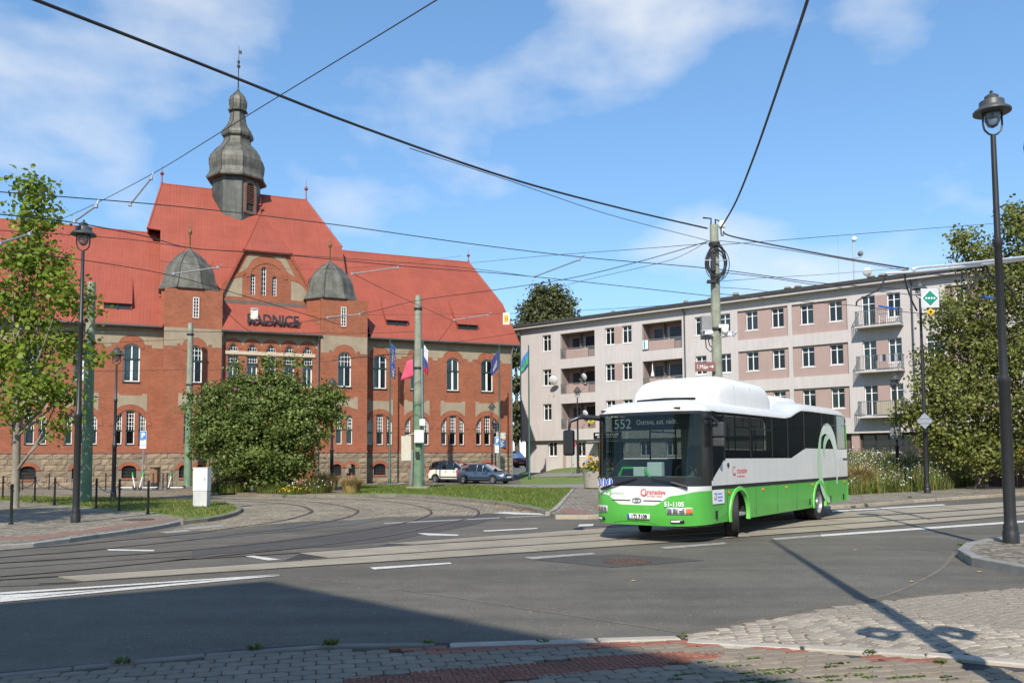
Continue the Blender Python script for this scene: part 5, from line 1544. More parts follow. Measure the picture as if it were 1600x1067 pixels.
# underbody and interior
b = MB(); b.box(XR + .05, 1.7, -W_ + .1, -.1, .40, .46); b.build('floor_pan', RUB, bus)
INT = M('bus interior grey', (.28, .29, .28), .7, .15)
SEAT = M('bus seat', (.06, .075, .085), .85, .2)
b = MB(); b.box(XR + .1, 1.0, -W_ + .08, -.08, .44, .5); b.build('floor', INT, bus)
dash = MB(); dash.add([(1.95, -2.25, 1.0), (1.95, -.25, 1.0), (1.35, -.2, 1.0), (1.35, -2.3, 1.0), (1.85, -2.2, 1.24), (1.85, -.3, 1.24), (1.35, -.25, 1.32), (1.35, -2.25, 1.32)], [(0, 1, 5, 4), (4, 5, 6, 7), (3, 2, 6, 7), (0, 3, 7, 4), (1, 2, 6, 5)])
dash.build('dashboard', M('dashboard', (.26, .31, .30), .6, .1), bus)
b = MB(); b.cbox((1.5, -1.25, 1.47), (.16, .34, .3)); b.cbox((1.62, -1.55, 1.42), (.2, .26, .2)); bev(b.build('ticket_machine', M('machine grey', (.5, .56, .55), .5, .1), bus), .02)
b = MB(); b.tube([(1.7, -2.05, 1.25), (1.68, -1.95, 1.5), (1.68, -1.45, 1.5), (1.7, -1.25, 1.25)], .03, 8); b.build('handrail', M('green rail', (.06, .42, .10), .4, .05), bus, smooth=50)
b = MB(); b.tube([(1.25 + .14 * math.sin(a) * .6, -.68 + .22 * math.cos(a), 1.36 + .2 * math.sin(a)) for a in [2 * math.pi * k / 18 for k in range(19)]], .02, 6); b.build('steering_wheel', BK, bus)
def seat(x, y, z=.5, h=1.15, w=.42):
    b = MB(); b.box(x - .2, x + .22, y - w / 2, y + w / 2, z + .38, z + .48); b.box(x - .27, x - .18, y - w / 2, y + w / 2, z + .4, z + h); b.box(x - .1, x + .1, y - .08, y + .08, z, z + .4)
    bev(b.build('seat', SEAT, bus), .04)
seat(.85, -.68, .62, 1.35, .46)
for x in (-1.2, -2.0, -2.9, -4.2, -5.0, -6.4, -7.2, -8.0):
    for y in (-.35, -.8, -1.75, -2.2): seat(x, y, .55 if x > -3.5 else .75)
b = MB(); b.quad((.55, -1.1, .5), (.55, -.1, .5), (.55, -.1, 2.6), (.55, -1.1, 2.6)); b.build('cab_partition', INT, bus)
b = MB()
for x in (-.6, -3.4, -5.4):
    for y in (-.95, -1.6): b.tube([(x, y, .5), (x, y, 2.6)], .018, 6)
b.build('grab_poles', MATS['green rail'], bus)
# destination display
LED = M('display board', (.012, .015, .014), .5, .1)
b = MB(); b.box(1.62, 1.68, -2.2, -.32, 2.30, 2.60); dsp = b.build('destination_display', LED, bus)
LEDW = bpy.data.materials.new('display dots'); LEDW.use_nodes = True
LEDW.node_tree.nodes['Principled BSDF'].inputs['Base Color'].default_value = (.45, .5, .48, 1)
LEDW.node_tree.nodes['Principled BSDF'].inputs['Emission Color'].default_value = (.9, .95, .9, 1); LEDW.node_tree.nodes['Principled BSDF'].inputs['Emission Strength'].default_value = .12
FRT = (math.pi / 2, 0, math.pi / 2)
text('route_number', '552', .30, LEDW, dsp, (1.69, -1.93, 2.345), FRT, .002, sx=.95)
text('destination', 'Ostrava, aut. nádr.', .155, LEDW, dsp, (1.69, -1.12, 2.42), FRT, .002, sx=.82)
# roof tanks and cooler
TKW = M('tank cover white', (.76, .76, .74), .4, .04, 1.5)
def pod(name, secs_, y0, y1, mat, zb=2.82):
    rows = []
    for x, zt, ins in secs_:
        a, c = y0 + ins, y1 - ins; m_ = (a + c) / 2; hw = (c - a) / 2; r = []
        for k in range(25):
            th_ = math.pi * k / 24
            yy = m_ - hw * math.copysign(abs(math.cos(th_)) ** .35, math.cos(th_)); z_ = zb + (zt - zb) * abs(math.sin(th_)) ** .42
            r.append((x, yy, z_))
        rows.append(r)
    b = MB().grid(rows)
    b.poly(rows[0]); b.poly(rows[-1][::-1])
    return b.build(name, mat, bus, smooth=38)
tk = pod('roof_tank_cover', [(.75, 2.86, .2), (.70, 3.05, .12), (.58, 3.28, .06), (.35, 3.46, .03), (.0, 3.53, .01), (-.15, 3.545, 0), (-2.35, 3.52, 0), (-2.6, 3.47, .02), (-2.8, 3.32, .05), (-2.95, 3.08, .1), (-3.0, 2.86, .15)], -2.3, -.2, TKW)
b = MB(); b.tube([(.86, -2.0, 2.98), (.92, -1.3, 3.0), (.86, -.6, 2.98)], .035, 6); b.build('roof_vent_slot', BK, tk)
b = MB()
for x in (-.35, -1.35): b.tube([(x, -.198, 2.9), (x, -.215, 3.3), (x, -.4, 3.52), (x, -1.2, 3.545)], .008, 4)
b.build('cover_seams', M('seam grey', (.35, .35, .34), .6, .1), tk)
pod('air_conditioner', [(-3.6, 3.05, .1), (-3.75, 3.32, .03), (-3.95, 3.40, 0), (-6.4, 3.42, 0), (-6.6, 3.34, .04), (-6.7, 3.1, .1)], -2.1, -.75, TKW, 2.95)
# wheels
def wheel(x, y, s, steer):
    wl = thing('wheel', None, None); wl.parent = bus; wl.location = (x, y, .478); wl.rotation_euler = (0, 0, steer)
    b = MB(); b.lathe([(.30, -.14), (.44, -.145), (.475, -.12), (.478, 0), (.475, .12), (.44, .145), (.30, .14)], (0, 0, 0), 32, axis='y', caps=False); b.build('tyre', RUB, wl, smooth=40)
    b = MB(); b.lathe([(.31, s * .13), (.285, s * .135), (.27, s * .06), (.20, s * .02), (.12, s * .06), (.10, s * .12), (.0, s * .125)], (0, 0, 0), 28, axis='y', caps=False); b.build('rim', M('wheel rim', (.33, .33, .33), .4, .2, metal=.5), wl, smooth=40)
    b = MB()
    for k in range(10):
        a = 2 * math.pi * k / 10; b.lathe([(.017, 0), (.017, s * .03), (0, s * .03)], (.16 * math.cos(a), s * .035, .16 * math.sin(a)), 6, axis='y')
    b.build('wheel_nuts', CHR, wl)
ST = RAD(24)
wheel(0, -.20, 1, ST); wheel(0, -W_ + .20, -1, ST); wheel(AX[1], -.16, 1, 0); wheel(AX[1], -W_ + .16, -1, 0)
wheel(AX[1], -.48, 1, 0); wheel(AX[1], -W_ + .48, -1, 0)
# lamps
LENS = M('headlamp lens', (.55, .56, .56), .12, .25, 25, coat=1.0)
CHRD = M('lamp reflector', (.30, .31, .32), .15, .5, 30, metal=.6)
AMB = M('amber lens', (.75, .18, .02), .2, .2, 20, coat=1.0)
def fpatch(name, z0, z1, t0, t1, mat, o=.012, par=None):
    n = 8
    rows = [[tuple(FR(z0 + (z1 - z0) * k / 3, t0 + (t1 - t0) * i / n, o)) for i in range(n + 1)] for k in range(4)]
    b = MB().grid(rows); ob = b.build(name, mat, par or bus, smooth=0)
    return solid(ob, .02, 0)
for t0, t1, s in ((.50, .86, 1), (-.90, -.60, -1)):
    h = fpatch('headlight', .58, .72, t0, t1, LENS, .006)
    n = 4
    for k in range(n):
        ta = t0 + (t1 - t0) * (k + .12) / n; tb_ = t0 + (t1 - t0) * (k + .88) / n
        am = (k == 3 and s > 0) or (k == 0 and s < 0)
        fpatch('lamp', .60, .70, ta, tb_, AMB if am else CHRD, .016, h)
for t0, t1 in ((.55, .75), (-.88, -.68)):
    fg = fpatch('fog_light', .41, .475, t0, t1, BK, .01)
    fpatch('daytime_lamp', .425, .46, t0 + .01, t1 - .06, M('lamp white', (.8, .82, .8), .2, .1), .018, fg)
fpatch('number_plate', .465, .575, -.20, .20, PVC, .012)
def ftext(name, s, size, mat, t, z, sx=1.0, bold=0, shear=0, o=.02):
    p = FR(z, t, o); q = FR(z, t + .01, o); a = math.atan2(q.y - p.y, q.x - p.x)
    return text(name, s, size, mat, bus, p, (math.pi / 2, 0, a), .001, sx=sx, bold=bold, shear=shear)
BLKT = M('black lettering', (.012, .012, .012), .5, .05); REDT = M('red lettering', (.62, .03, .04), .5, .05); GRNT = M('green lettering', (.12, .5, .12), .5, .05); BLUT = M('blue sign', (.02, .09, .52), .4, .05)
ftext('plate_lettering', '1TJ 7109', .115, BLKT, .02, .487, .88, .003, o=.045)
fpatch('plate_band', .467, .573, -.20, -.165, BLUT, .018)
ftext('fleet_number', '51-1105', .125, PVC, .62, .745, .95, .004)
ftext('operator_name', 'transdev', .13, REDT, .31, .985, 1.0, .001)
ftext('operator_motto', 'the mobility company', .04, REDT, .30, .935, 1.0)
def swirl(name, c, r, mat, put, a0=0.6, a1=5.6, w0=.02, w1=.06):
    n = 20; o_ = []; i_ = []
    for k in range(n + 1):
        a = a0 + (a1 - a0) * k / n; ww = w0 + (w1 - w0) * k / n
        o_.append((r * math.cos(a), r * math.sin(a))); i_.append(((r - ww) * math.cos(a), (r - ww) * math.sin(a)))
    b = MB(); b.grid([[put(c[0] + p[0], c[1] + p[1]) for p in o_], [put(c[0] + p[0], c[1] + p[1]) for p in i_]])
    return b.build(name, mat, bus)
pf = lambda u, z: tuple(FR(z, u / 1.25, .014))
swirl('operator_emblem', (.13, 1.01), .075, REDT, pf, .9, 5.8, .012, .03)
swirl('region_emblem', (-.72, 1.0), .08, GRNT, pf, -1.2, 3.2, .015, .075)
ftext('region_name', 'Moravskoslezský', .05, M('pale green lettering', (.45, .62, .45), .5, .05), -.40, .985)
# grille slits and badge on the white nose
for u0, u1 in ((-.62, -.18), (.12, .52)):
    rows = [[tuple(FR(z, (u0 + (u1 - u0) * k / 8) / 1.25, .006)) for k in range(9)] for z in (.835, .855)]
    MB().grid(rows).build('grille_slit', BK, bus)
p = FR(.85, -.02, .02); b = MB()
b.tube([tuple(FR(.85 + .045 * math.sin(a), (-.03 + .1 * math.cos(a)) / 1.25, .018)) for a in [2 * math.pi * k / 20 for k in range(21)]], .008, 5); b.tube([tuple(FR(.85 + .026 * math.sin(a), (-.03 + .03 * math.cos(a)) / 1.25, .018)) for a in [2 * math.pi * k / 14 for k in range(15)]], .007, 5); b.build('badge', CHR, bus)
for i, u in enumerate((-1.06, -.88, -.70)):
    rows = [[tuple(FR(1.205, u / 1.25, .012))]]
    pts = [tuple(FR(1.205 + .088 * math.sin(a), (u + .083 * math.cos(a)) / 1.25, .010)) for a in [2 * math.pi * k / 20 for k in range(20)]]
    MB().poly(pts).build('pictogram_disc', BLUT, bus)
    pts = [tuple(FR(1.205 + .086 * math.sin(a), (u + .081 * math.cos(a)) / 1.25, .013)) for a in [2 * math.pi * k / 20 for k in range(21)]]
    MB().tube(pts, .004, 4).build('pictogram_rim', PVC, bus)
    b = MB(); k = 1 if i == 1 else .8
    for (du, dz, w_, h_) in ((0, .05, .034, .034), (0, -.005, .045 * k, .07), ((.0, 0, .012)[i], -.055, .07 if i != 1 else .04, .035)):
        b.poly([tuple(FR(1.205 + dz + sz * h_ / 2, (u + du + su * w_ / 2) / 1.25, .014)) for su, sz in ((-1, -1), (1, -1), (1, 1), (-1, 1))])
    b.build('pictogram', PVC, bus)
# bumper cut lines
b = MB()
b.tube([tuple(FR(.37 + .05 * min(1, (k / 10) * 4, (10 - k) / 10 * 4), (-.62 + 1.0 * k / 10) / 1.25, .004)) for k in range(11)], .004, 4); b.build('bumper_line', M('green shadow line', (.03, .16, .025), .5, .1), bus)
# wipers
for ta, tb_ in ((-.70, -.05), (.80, .25)):
    b = MB(); b.tube([tuple(FR(1.06 if ta < 0 else 1.12, ta, .07)), tuple(FR(1.17 if ta < 0 else 1.22, (ta * .6 + tb_ * .4), .07)), tuple(FR(1.29, tb_, .05))], [.032, .022, .012], 6); b.build('wiper', BK, bus)
for t in (-.78, .62): MB().cbox(tuple(FR(2.72, t, .0) + Vector((-.02, 0, 0))), (.05, .13, .035)).build('marker_lamp', M('marker smoke', (.05, .03, .02), .3, .1), bus)
# mirrors
mr = thing('mirror', None, None); mr.parent = bus
b = MB(); b.tube([(1.75, -2.42, 2.58), (2.05, -2.75, 2.62), (2.28, -2.9, 2.52), (2.3, -2.92, 2.3)], [.06, .05, .045, .03], 8); b.build('mirror_arm', BK, mr, smooth=50)
b = MB(); b.cbox((2.3, -2.92, 2.05), (.13, .26, .56)); bev(b.build('mirror_housing', BK, mr), .05, 3)
ml = thing('mirror', None, None); ml.parent = bus
b = MB(); b.tube([(1.62, -.02, 2.5), (1.72, .12, 2.52), (1.62, .2, 2.42)], .03, 8); b.build('mirror_arm', BK, ml, smooth=50)
b = MB(); b.cbox((1.5, .17, 2.28), (.12, .24, .3)); b.cbox((1.5, .17, 2.02), (.12, .24, .18)); bev(b.build('mirror_housing', M('mirror grey', (.05, .05, .052), .45, .1), ml), .03, 3)
# left side: markers, seams, flaps, stickers, lettering
SID = (math.pi / 2, 0, math.pi)
for x in (.62, -1.45, -3.1, -5.25, -8.4):
    MB().lathe([(.035, 0), (.035, .02), (0, .025)], (x, .0, .97), 10, axis='y').build('side_marker', AMB, bus)
for x in (.68, -1.0, -2.45, -3.9, -6.75): MB().box(x - .006, x + .006, -.005, .003, .40, 1.07).build('panel_seam', MATS['green shadow line'], bus)
for x in (.68, -2.45, -4.9, -7.7): MB().box(x - .005, x + .005, -.005, .002, 1.14, wb(x) - .01).build('panel_seam', MATS['seam grey'], bus)
for x in (1.25, -5.0, -6.95, -8.3): MB().box(x - .035, x + .035, -.02, .004, .45, .62).build('flap_handle', BK, bus)
MB().box(.86, 1.46, -.002, .004, .76, 1.05).build('sticker', PVC, bus)
ps = lambda u, z: (-u, .007, z)
swirl('sticker_emblem', (-1.33, .915), .075, BLUT, ps, -2.2, 2.4, .02, .03)
swirl('sticker_emblem', (-1.33, .885), .06, REDT, ps, 2.4, 4.4, .03, .05)
for k, s_ in enumerate(('Krajský dopravní', 'integrovaný systém', 'Moravskoslezský')): text('sticker_lettering', s_, .055, BLUT, bus, (1.22, .006, .95 - k * .07), SID, .001, 'LEFT', sx=.62)
text('operator_name', 'transdev', .17, REDT, bus, (.12, .004, 1.37), SID, .001, 'LEFT')
text('operator_motto', 'the mobility company', .05, REDT, bus, (.12, .004, 1.29), SID, .001, 'LEFT')
swirl('operator_emblem', (-.28, 1.42), .10, REDT, ps, .9, 5.8, .012, .035)
b = MB(); b.lathe([(.05, 0), (.05, .015), (0, .02)], (.62, 0, 1.55), 10, axis='y'); b.build('fuel_flap', BK, bus)
PGRN = M('pale green film', (.60, .66, .58), .4, .08); MGRN = M('leaf green film', (.40, .58, .38), .4, .05)
def arcband(name, cx, cz, ax, az, a0, a1, w0, w1, mat, off):
    n = 26; o_, i_ = [], []
    for k in range(n + 1):
        f = k / n; a = a0 + (a1 - a0) * f; ww = w0 + (w1 - w0) * math.sin(math.pi * f) if w1 >= 0 else w0 * (1 - f)
        o_.append((cx + ax * math.cos(a), off, cz + az * math.sin(a))); i_.append((cx + (ax - ww) * math.cos(a), off, cz + (az - ww) * math.sin(a)))
    MB().grid([o_, i_]).build(name, mat, bus)
arcband('emblem_swoosh', -6.75, 1.55, 1.0, 1.12, RAD(35), RAD(215), .08, .38, PGRN, .008)
arcband('emblem_swoosh', -6.75, 1.55, 1.0, 1.12, RAD(-95), RAD(55), .10, .34, MGRN, .009)
arcband('emblem_swoosh', -6.75, 1.95, .45, .4, RAD(-40), RAD(120), .08, .22, MATS['leaf green film'], .010)
MB().box(-8.76, -8.3, .001, .006, 1.62, 1.68).build('rear_vent', BK, bus)
MB().box(XR - .03, XR + .02, -.2, -.05, .7, 1.3).build('tail_lamp', REDT, bus)
# ================================================================ street furniture, poles, cars
IRON = M('lamp post iron', (.020, .020, .021), .45, .2, 5, bump=.05)
HOOD = M('lamp hood grey', (.085, .09, .088), .45, .15, metal=.3)
LGL = glass('lamp glass', (.25, .27, .28), .5, .08, (.9, .93, .95))
LAMPS = {}
def lamp(label, p, H, r=.11, yoke=True, sc=1.0):
    """slim iron post with rings, a yoke and a hooded lantern"""
    t = thing('street_lamp', label, 'street lamp', p, 0, 'street lamps around the junction')
    hp = H - 1.07 * sc * .82
    b = MB()
    b.lathe([(r * 1.5, 0), (r * 1.5, .20), (r * 1.3, .24), (r * 1.4, .29), (r * 1.15, .36), (r * 1.1, .46), (r * 1.05, hp * .38), (r * 1.3, hp * .38 + .04), (r * 1.3, hp * .38 + .12), (r * .8, hp * .38 + .18), (r * .72, hp * .72), (r * .95, hp * .72 + .03), (r * .95, hp * .72 + .12), (r * .62, hp * .72 + .16), (r * .5, hp)], n=14)
    b.build('post', IRON, t, smooth=35)
    s = sc * .82
    b = MB()
    for sg in (-1, 1):
        b.tube([(0, 0, hp), (sg * .10 * s, 0, hp + .03 * s), (sg * .19 * s, 0, hp + .12 * s), (sg * .22 * s, 0, hp + .25 * s), (sg * .22 * s, 0, hp + .56 * s)], .022 * s, 6)
    b.build('yoke', IRON, t, smooth=50)
    z = hp + .55 * s
    b = MB(); b.lathe([(.40 * s, -.02 * s), (.40 * s, .02 * s), (.27 * s, .12 * s), (.26 * s, .24 * s), (.20 * s, .27 * s), (.14 * s, .30 * s), (.15 * s, .36 * s), (.07 * s, .42 * s), (.02 * s, .44 * s), (.04 * s, .48 * s), (.0, .52 * s)], (0, 0, z), 18)
    b.build('hood', HOOD, t, smooth=35)
    b = MB(); b.lathe([(.02 * s, -.38 * s), (.10 * s, -.34 * s), (.16 * s, -.22 * s), (.18 * s, -.08 * s), (.18 * s, -.02 * s)], (0, 0, z), 14)
    b.build('lantern_glass', LGL, t, smooth=0)
    return t
def topz(px, py, p):
    return P(px, py, p.y).z
p = G(1580, 848, .13); lamp('tall black lamp post on the near right corner pavement', p, topz(1540, 141, p) - .13, .092)
p = G(118, 816, .09); lamp('tall black lamp post on the left island in front of the young tree', p, topz(124, 343, p) - .09, .082)
p = G(177, 778, .10); lamp('black lamp post behind the chained bollards on the left lawn', p, topz(180, 540, p) - .1, .085)
p = G(1449, 770, .09); lamp('black lamp post at the flower meadow carrying the green diamond sign', p, topz(1434, 437, p) - .09, .10)
p = G(518, 764, 0); lamp('black lamp post half hidden by the right side of the round bush', p, topz(518, 589, p), .10)
p = Vector((5.0, 63, hfun(5.0, 63))); lamp('lamp post behind the bus mirror in front of the flats', p, topz(900, 603, p) - p.z, .09)
p = G(769, 752, 0); lamp('slim lamp post at the right end of the town hall behind the blue car', p, topz(769, 628, p), .07)
p = G(1401, 762, .0); p = Vector((22.0, 47.5, 0.3)); p = Vector((P(1398, 600, 47.5).x, 47.5, .1)); lamp('lamp post with a round sign in front of the shop windows of the flats', p, topz(1398, 582, p) - .1, .09)
p = P(31, 700, 49); p.z = 0; lamp('thin lamp post behind the trunk of the young tree', p, 4.2, .06, sc=.8)

POLEM = M('mossy green concrete', (.25, .265, .20), .85, .32, 2.2, streak=.35, fine=.2, fscale=20, bump=.1)
GPAINT = M('green pole paint', (.14, .215, .13), .7, .3, 2, streak=.25)
def pole(label, p, H, r0, r1, paint=.45):
    t = thing('tram_pole', label, 'pole', p, 0, 'tram wire poles')
    b = MB(); b.lathe([(r0, 0), (r0 + (r1 - r0) * paint, H * paint)], n=14, caps=False); b.build('painted_base', GPAINT, t, smooth=35)
    b = MB(); b.lathe([(r0 + (r1 - r0) * paint + .004, H * paint - .02), (r1, H), (r1 * .8, H + .01)], n=14); b.build('shaft', POLEM, t, smooth=35)
    for z in (H * .62, H * .93):
        MB().lathe([(r1 * 1.35, -.06), (r1 * 1.38, 0), (r1 * 1.35, .06)], (0, 0, z), 14).build('clamp', BLACKP, t)
    return t
p = G(134, 783, .10); pole('thick green tram pole rising from the left lawn', p, topz(139, 441, p) - .1, .22, .16, .75)
p = G(293, 761, 0); pole('green tram pole left of the round bush', p, topz(297, 505, p), .26, .17, .55)
pm = G(653, 763, .1); PMH = topz(647, 462, pm) - .1
t = pole('tall tram pole with white boxes on the central lawn', pm, PMH, .28, .18, .45)
MB().lathe([(.75, -.05), (.70, .10), (.62, .13)], n=10).build('foot', M('foot concrete', (.24, .21, .16), .9, .2), t)
b = MB(); b.cbox((.12, -.42, 2.95), (.55, .26, .72)); bev(b.build('switch_box', BW, t), .03)
b = MB(); b.cbox((.30, -.36, 3.75), (.34, .24, .38)); bev(b.build('switch_box', BW, t), .03)
b = MB(); b.tube([(.28, -.3, 3.9), (.24, -.26, 8.0)], .04, 6); b.tube([(-.4, -.3, .2), (-.32, -.3, .9), (-.3, -.25, 2.2)], .06, 6); b.build('cable_duct', STEEL, t)
b = MB(); b.box(-.92, -.36, -.28, -.24, 1.6, 3.0); b.tube([(-.7, -.26, 3.0), (-.2, -.1, 3.15)], .03, 5); b.build('notice_panel', M('pale notice', (.5, .47, .38), .7, .1), t)
b = MB(); b.box(-.1, .12, -.40, -.36, 1.75, 2.1); b.build('number_plate', BLACKP, t)
# the big pole with cable coils behind the bus
pc = Vector((P(1121, 600, 30).x, 30, .09)); PCH = topz(1117, 352, pc) - .09
t = pole('weathered tram pole with black cable coils behind the bus', pc, PCH, .21, .155, .3)
COILM = M('black cable', (.012, .012, .013), .5, .15)
b = MB(); random.seed(4)
zc = topz(1112, 413, pc) - .09
for k in range(13):
    rx = .42 + random.uniform(-.16, .04); rz = .62 + random.uniform(-.22, .06); oy = -.27 + random.uniform(-.05, .05); ox = random.uniform(-.05, .05); oz = random.uniform(-.06, .06)
    b.tube([(ox + rx * math.cos(a), oy, zc + oz + rz * math.sin(a)) for a in [2 * math.pi * q / 26 for q in range(27)]], .016, 5)
b.build('cable_coil', COILM, t)
MB().cbox((-.12, -.26, zc), (.17, .16, .62)).build('cable_joint', COILM, t)
MB().cbox((-.2, -.25, zc - .7), (.3, .2, .1)).build('cable_tray', COILM, t)
b = MB(); b.box(-.44, .44, -.32, -.28, zc + .06, zc + .10); b.build('coil_bracket', STEEL, t)
zb_ = topz(1104, 512, pc) - .09
b = MB(); b.box(-.56, -.17, -.14, .14, zb_ - .42, zb_ + .42); bev(b.build('control_box', M('grey control box', (.20, .20, .195), .6, .15, fine=.15), t), .02)
b = MB(); b.tube([(-.4, 0, zb_ - .42), (-.38, 0, zb_ - .75), (-.22, 0, zb_ - .9), (-.12, 0, zb_ - .7)], .02, 5); b.tube([(-.3, 0, zb_ - .42), (-.26, 0, zb_ - .65), (-.14, 0, zb_ - .75)], .02, 5); b.build('cable_loop', COILM, t)
def cctv(x, y, z, dx_, dy_):
    c = thing('security_camera', None, None); c.parent = t; c.location = (x, y, z)
    a = Vector((dx_, dy_, -.15)).normalized()
    b = MB(); b.bar(-a * .18, a * .18, .16, .13); b.bar(-a * .1 + Vector((0, 0, .09)), a * .27 + Vector((0, 0, .09)), .19, .03); bev(b.build('camera_body', PVC, c), .02)
    b = MB(); b.lathe([(.05, 0), (.05, .02)], tuple(a * .18), 10); b.build('camera_lens', BLACKP, c)
    b = MB(); b.tube([(0, 0, -.05), tuple(-Vector((x, y, 0)) * .9 + Vector((0, 0, -.1)))], .03, 6); b.build('camera_arm', PVC, c)
zk = topz(1107, 522, pc) - .09
cctv(-.38, -.32, zk, -1, -.5); cctv(.42, -.25, zk - .05, 1, -.4)
b = MB(); b.lathe([(.02, -.16), (.11, -.12), (.14, -.02), (.14, .08), (.06, .1)], (.24, -.3, zk + .1), 12); b.box(.02, .36, -.36, -.2, zk + .18, zk + .3); b.build('dome_camera', PVC, t, smooth=50)
b = MB(); b.lathe([(.11, 0), (.13, .05), (.13, .2), (.10, .24)], (.3, 0, PCH - .1), 12); b.lathe([(.07, -.3), (.07, 0)], (.3, 0, PCH - .1), 8); b.build('antenna', PVC, t)
b = MB(); b.tube([(-.12, 0, PCH - .1), (-.1, 0, PCH + .25), (-.4, 0, PCH + .28)], .03, 6); b.tube([(.05, 0, PCH - .1), (.06, 0, PCH + .22), (.2, 0, PCH + .15)], .03, 6); b.build('cable_bows', COILM, t)
zs_ = topz(1102, 574, pc) - .09
BRN = M('brown street sign', (.20, .085, .07), .5, .1)
sgn = MB().box(-.86, -.12, -.27, -.24, zs_ - .17, zs_ + .17).build('street_sign', BRN, t)
text('sign_lettering', '1.Máje', .2, PVC, sgn, (-.60, -.272, zs_ - .07), (math.pi / 2, 0, 0), .001, sx=.82)
b = MB(); b.box(-.34, -.2, -.276, -.271, zs_ - .012, zs_ + .012); b.poly([(-.26, -.274, zs_ + .06), (-.18, -.274, zs_), (-.26, -.274, zs_ - .06), (-.24, -.274, zs_)]); b.build('sign_arrow', PVC, sgn)
# the mast at the right edge, just outside the picture, with its own coil
t = thing('tram_mast', 'dark mast at the right edge with a hanging cable coil', 'mast', (3.3, 4.3, .03))
b = MB(); b.lathe([(.135, 0), (.04, 11.0), (.03, 11.02)], n=14); b.build('shaft', POLEM, t, smooth=35)
b = MB(); random.seed(9)
xl = P(1596, 235, 4.2)
for k in range(22):
    sd_ = -1 if k % 2 else 1
    rx = random.uniform(.06, .21); rz = random.uniform(.14, .26); oy = -.14 + random.uniform(-.05, .05); cx_ = xl.x - 3.3 + (.21 if sd_ < 0 else .92)
    b.tube([(cx_ + rx * math.cos(a), oy, xl.z - .03 + rz * math.sin(a)) for a in [2 * math.pi * q / 24 for q in range(25)]], .016, 5)
b.box(xl.x - 3.3 + .1, xl.x - 3.3 + 1.0, -.10, -.07, xl.z - .05, xl.z)
b.build('cable_coil', COILM, t)

# ---- overhead lines
WIREM = M('overhead wire', (.03, .028, .027), .5, .1)
INSUL = M('insulator rod', (.22, .23, .24), .45, .15)
def wire(label, pts, r=.008, sag=0.0, mat=None):
    """pts: (photo x, photo y, metres ahead)"""
    q = [P(x, y, d) for x, y, d in pts]
    if sag and len(q) == 2:
        q = [q[0].lerp(q[1], k / 14) - Vector((0, 0, sag * 4 * (k / 14) * (1 - k / 14))) for k in range(15)]
    elif len(q) > 2: q = spline(q, 6)
    b = MB(); b.tube(q, r, 6, caps=True)
    return tag(b.build('overhead_wire', mat or WIREM, smooth=60), label, 'wire', 'overhead tram wires')
wire('thickest black cable sloping from the upper left sky down to the coiled pole', [(-60, -46, 11.5), (55, 0, 12.6), (300, 95, 15.2), (560, 197, 18.8), (800, 280, 23), (980, 328, 27), (1105, 357, 30)], .030)
wire('thick black cable from the top right sky down to the coiled pole', [(1275, -50, 13), (1262, 0, 14), (1220, 125, 18), (1180, 240, 23), (1150, 315, 27), (1126, 357, 30)], .032)
wire('thin span wire crossing before the town hall tower from top centre to the left roof', [(720, -25, 14), (683, 0, 15), (437, 150, 22), (330, 216, 26), (245, 268, 30), (150, 318, 34), (90, 345, 37)], .014)
wire('upper contact wire passing the foot of the copper tower', [(-40, 296, 22), (0, 300, 22), (270, 322, 25), (500, 348, 27), (735, 381, 29), (920, 403, 30), (1113, 420, 31), (1280, 442, 33), (1420, 452, 35)], .016)
wire('contact wire passing just above the left turret cap', [(-40, 330, 20), (0, 335, 20), (110, 347, 22), (230, 370, 25), (300, 388, 28), (420, 396, 30), (620, 415, 33), (830, 432, 36), (1115, 463, 40)], .016)
wire('contact wire from the left tree to the white notice card', [(-40, 388, 24), (0, 391, 24), (140, 408, 27), (270, 431, 30), (380, 462, 33), (480, 492, 35), (535, 508, 36)], .014)
wire('contact wire behind the left lamp head running over the gable top', [(-40, 357, 26), (0, 360, 26), (200, 374, 29), (310, 389, 31), (450, 398, 33), (700, 416, 36), (830, 432, 38)], .013)
wire('dipping wire from the right turret down to the central pole top', [(550, 427, 40), (600, 452, 42), (700, 498, 44), (709, 500, 44)], .013)
wire('wire rising from the right turret across the roof to the coiled pole', [(440, 507, 44), (565, 490, 42), (650, 470, 40), (780, 452, 37), (900, 433, 34), (1020, 403, 32), (1110, 376, 30)], .015)
wire('lower wire hanging below the coiled pole on its left', [(870, 452, 34), (905, 440, 34), (1010, 416, 32), (1060, 402, 31), (1105, 378, 30)], .010)
wire('fine wire parallel to the thick cable on its underside', [(640, 232, 20), (800, 284, 24), (950, 335, 27), (1106, 376, 30)], .010)
wire('fine span wire from the right wing finial to the coiled pole', [(736, 411, 60), (850, 400, 48), (1000, 389, 38), (1112, 380, 30.5)], .013)
wire('fine wire from the coiled pole to the far right trees', [(1122, 383, 30), (1200, 377, 32), (1350, 365, 36), (1520, 352, 42), (1620, 345, 46)], .012)
wire('black cable from the coiled pole down to the white contact bars', [(1130, 361, 30), (1150, 371, 29), (1300, 400, 27), (1420, 420, 25.5)], .026)
wire('second cable from the coiled pole towards the antenna mast', [(1122, 376, 30), (1180, 383, 30), (1300, 402, 30), (1420, 424, 30)], .012)
wire('contact wire continuing right of the coiled pole over the flats', [(1121, 425, 30), (1200, 434, 30), (1290, 447, 30), (1440, 462, 29)], .013)
wire('stay wire from the coiled pole along the eaves of the flats', [(1122, 440, 30), (1200, 434, 34), (1300, 428, 38), (1420, 418, 42)], .010)
wire('short stay wire with insulator right of the coiled pole', [(1124, 449, 30), (1170, 452, 32), (1210, 457, 34)], .010)
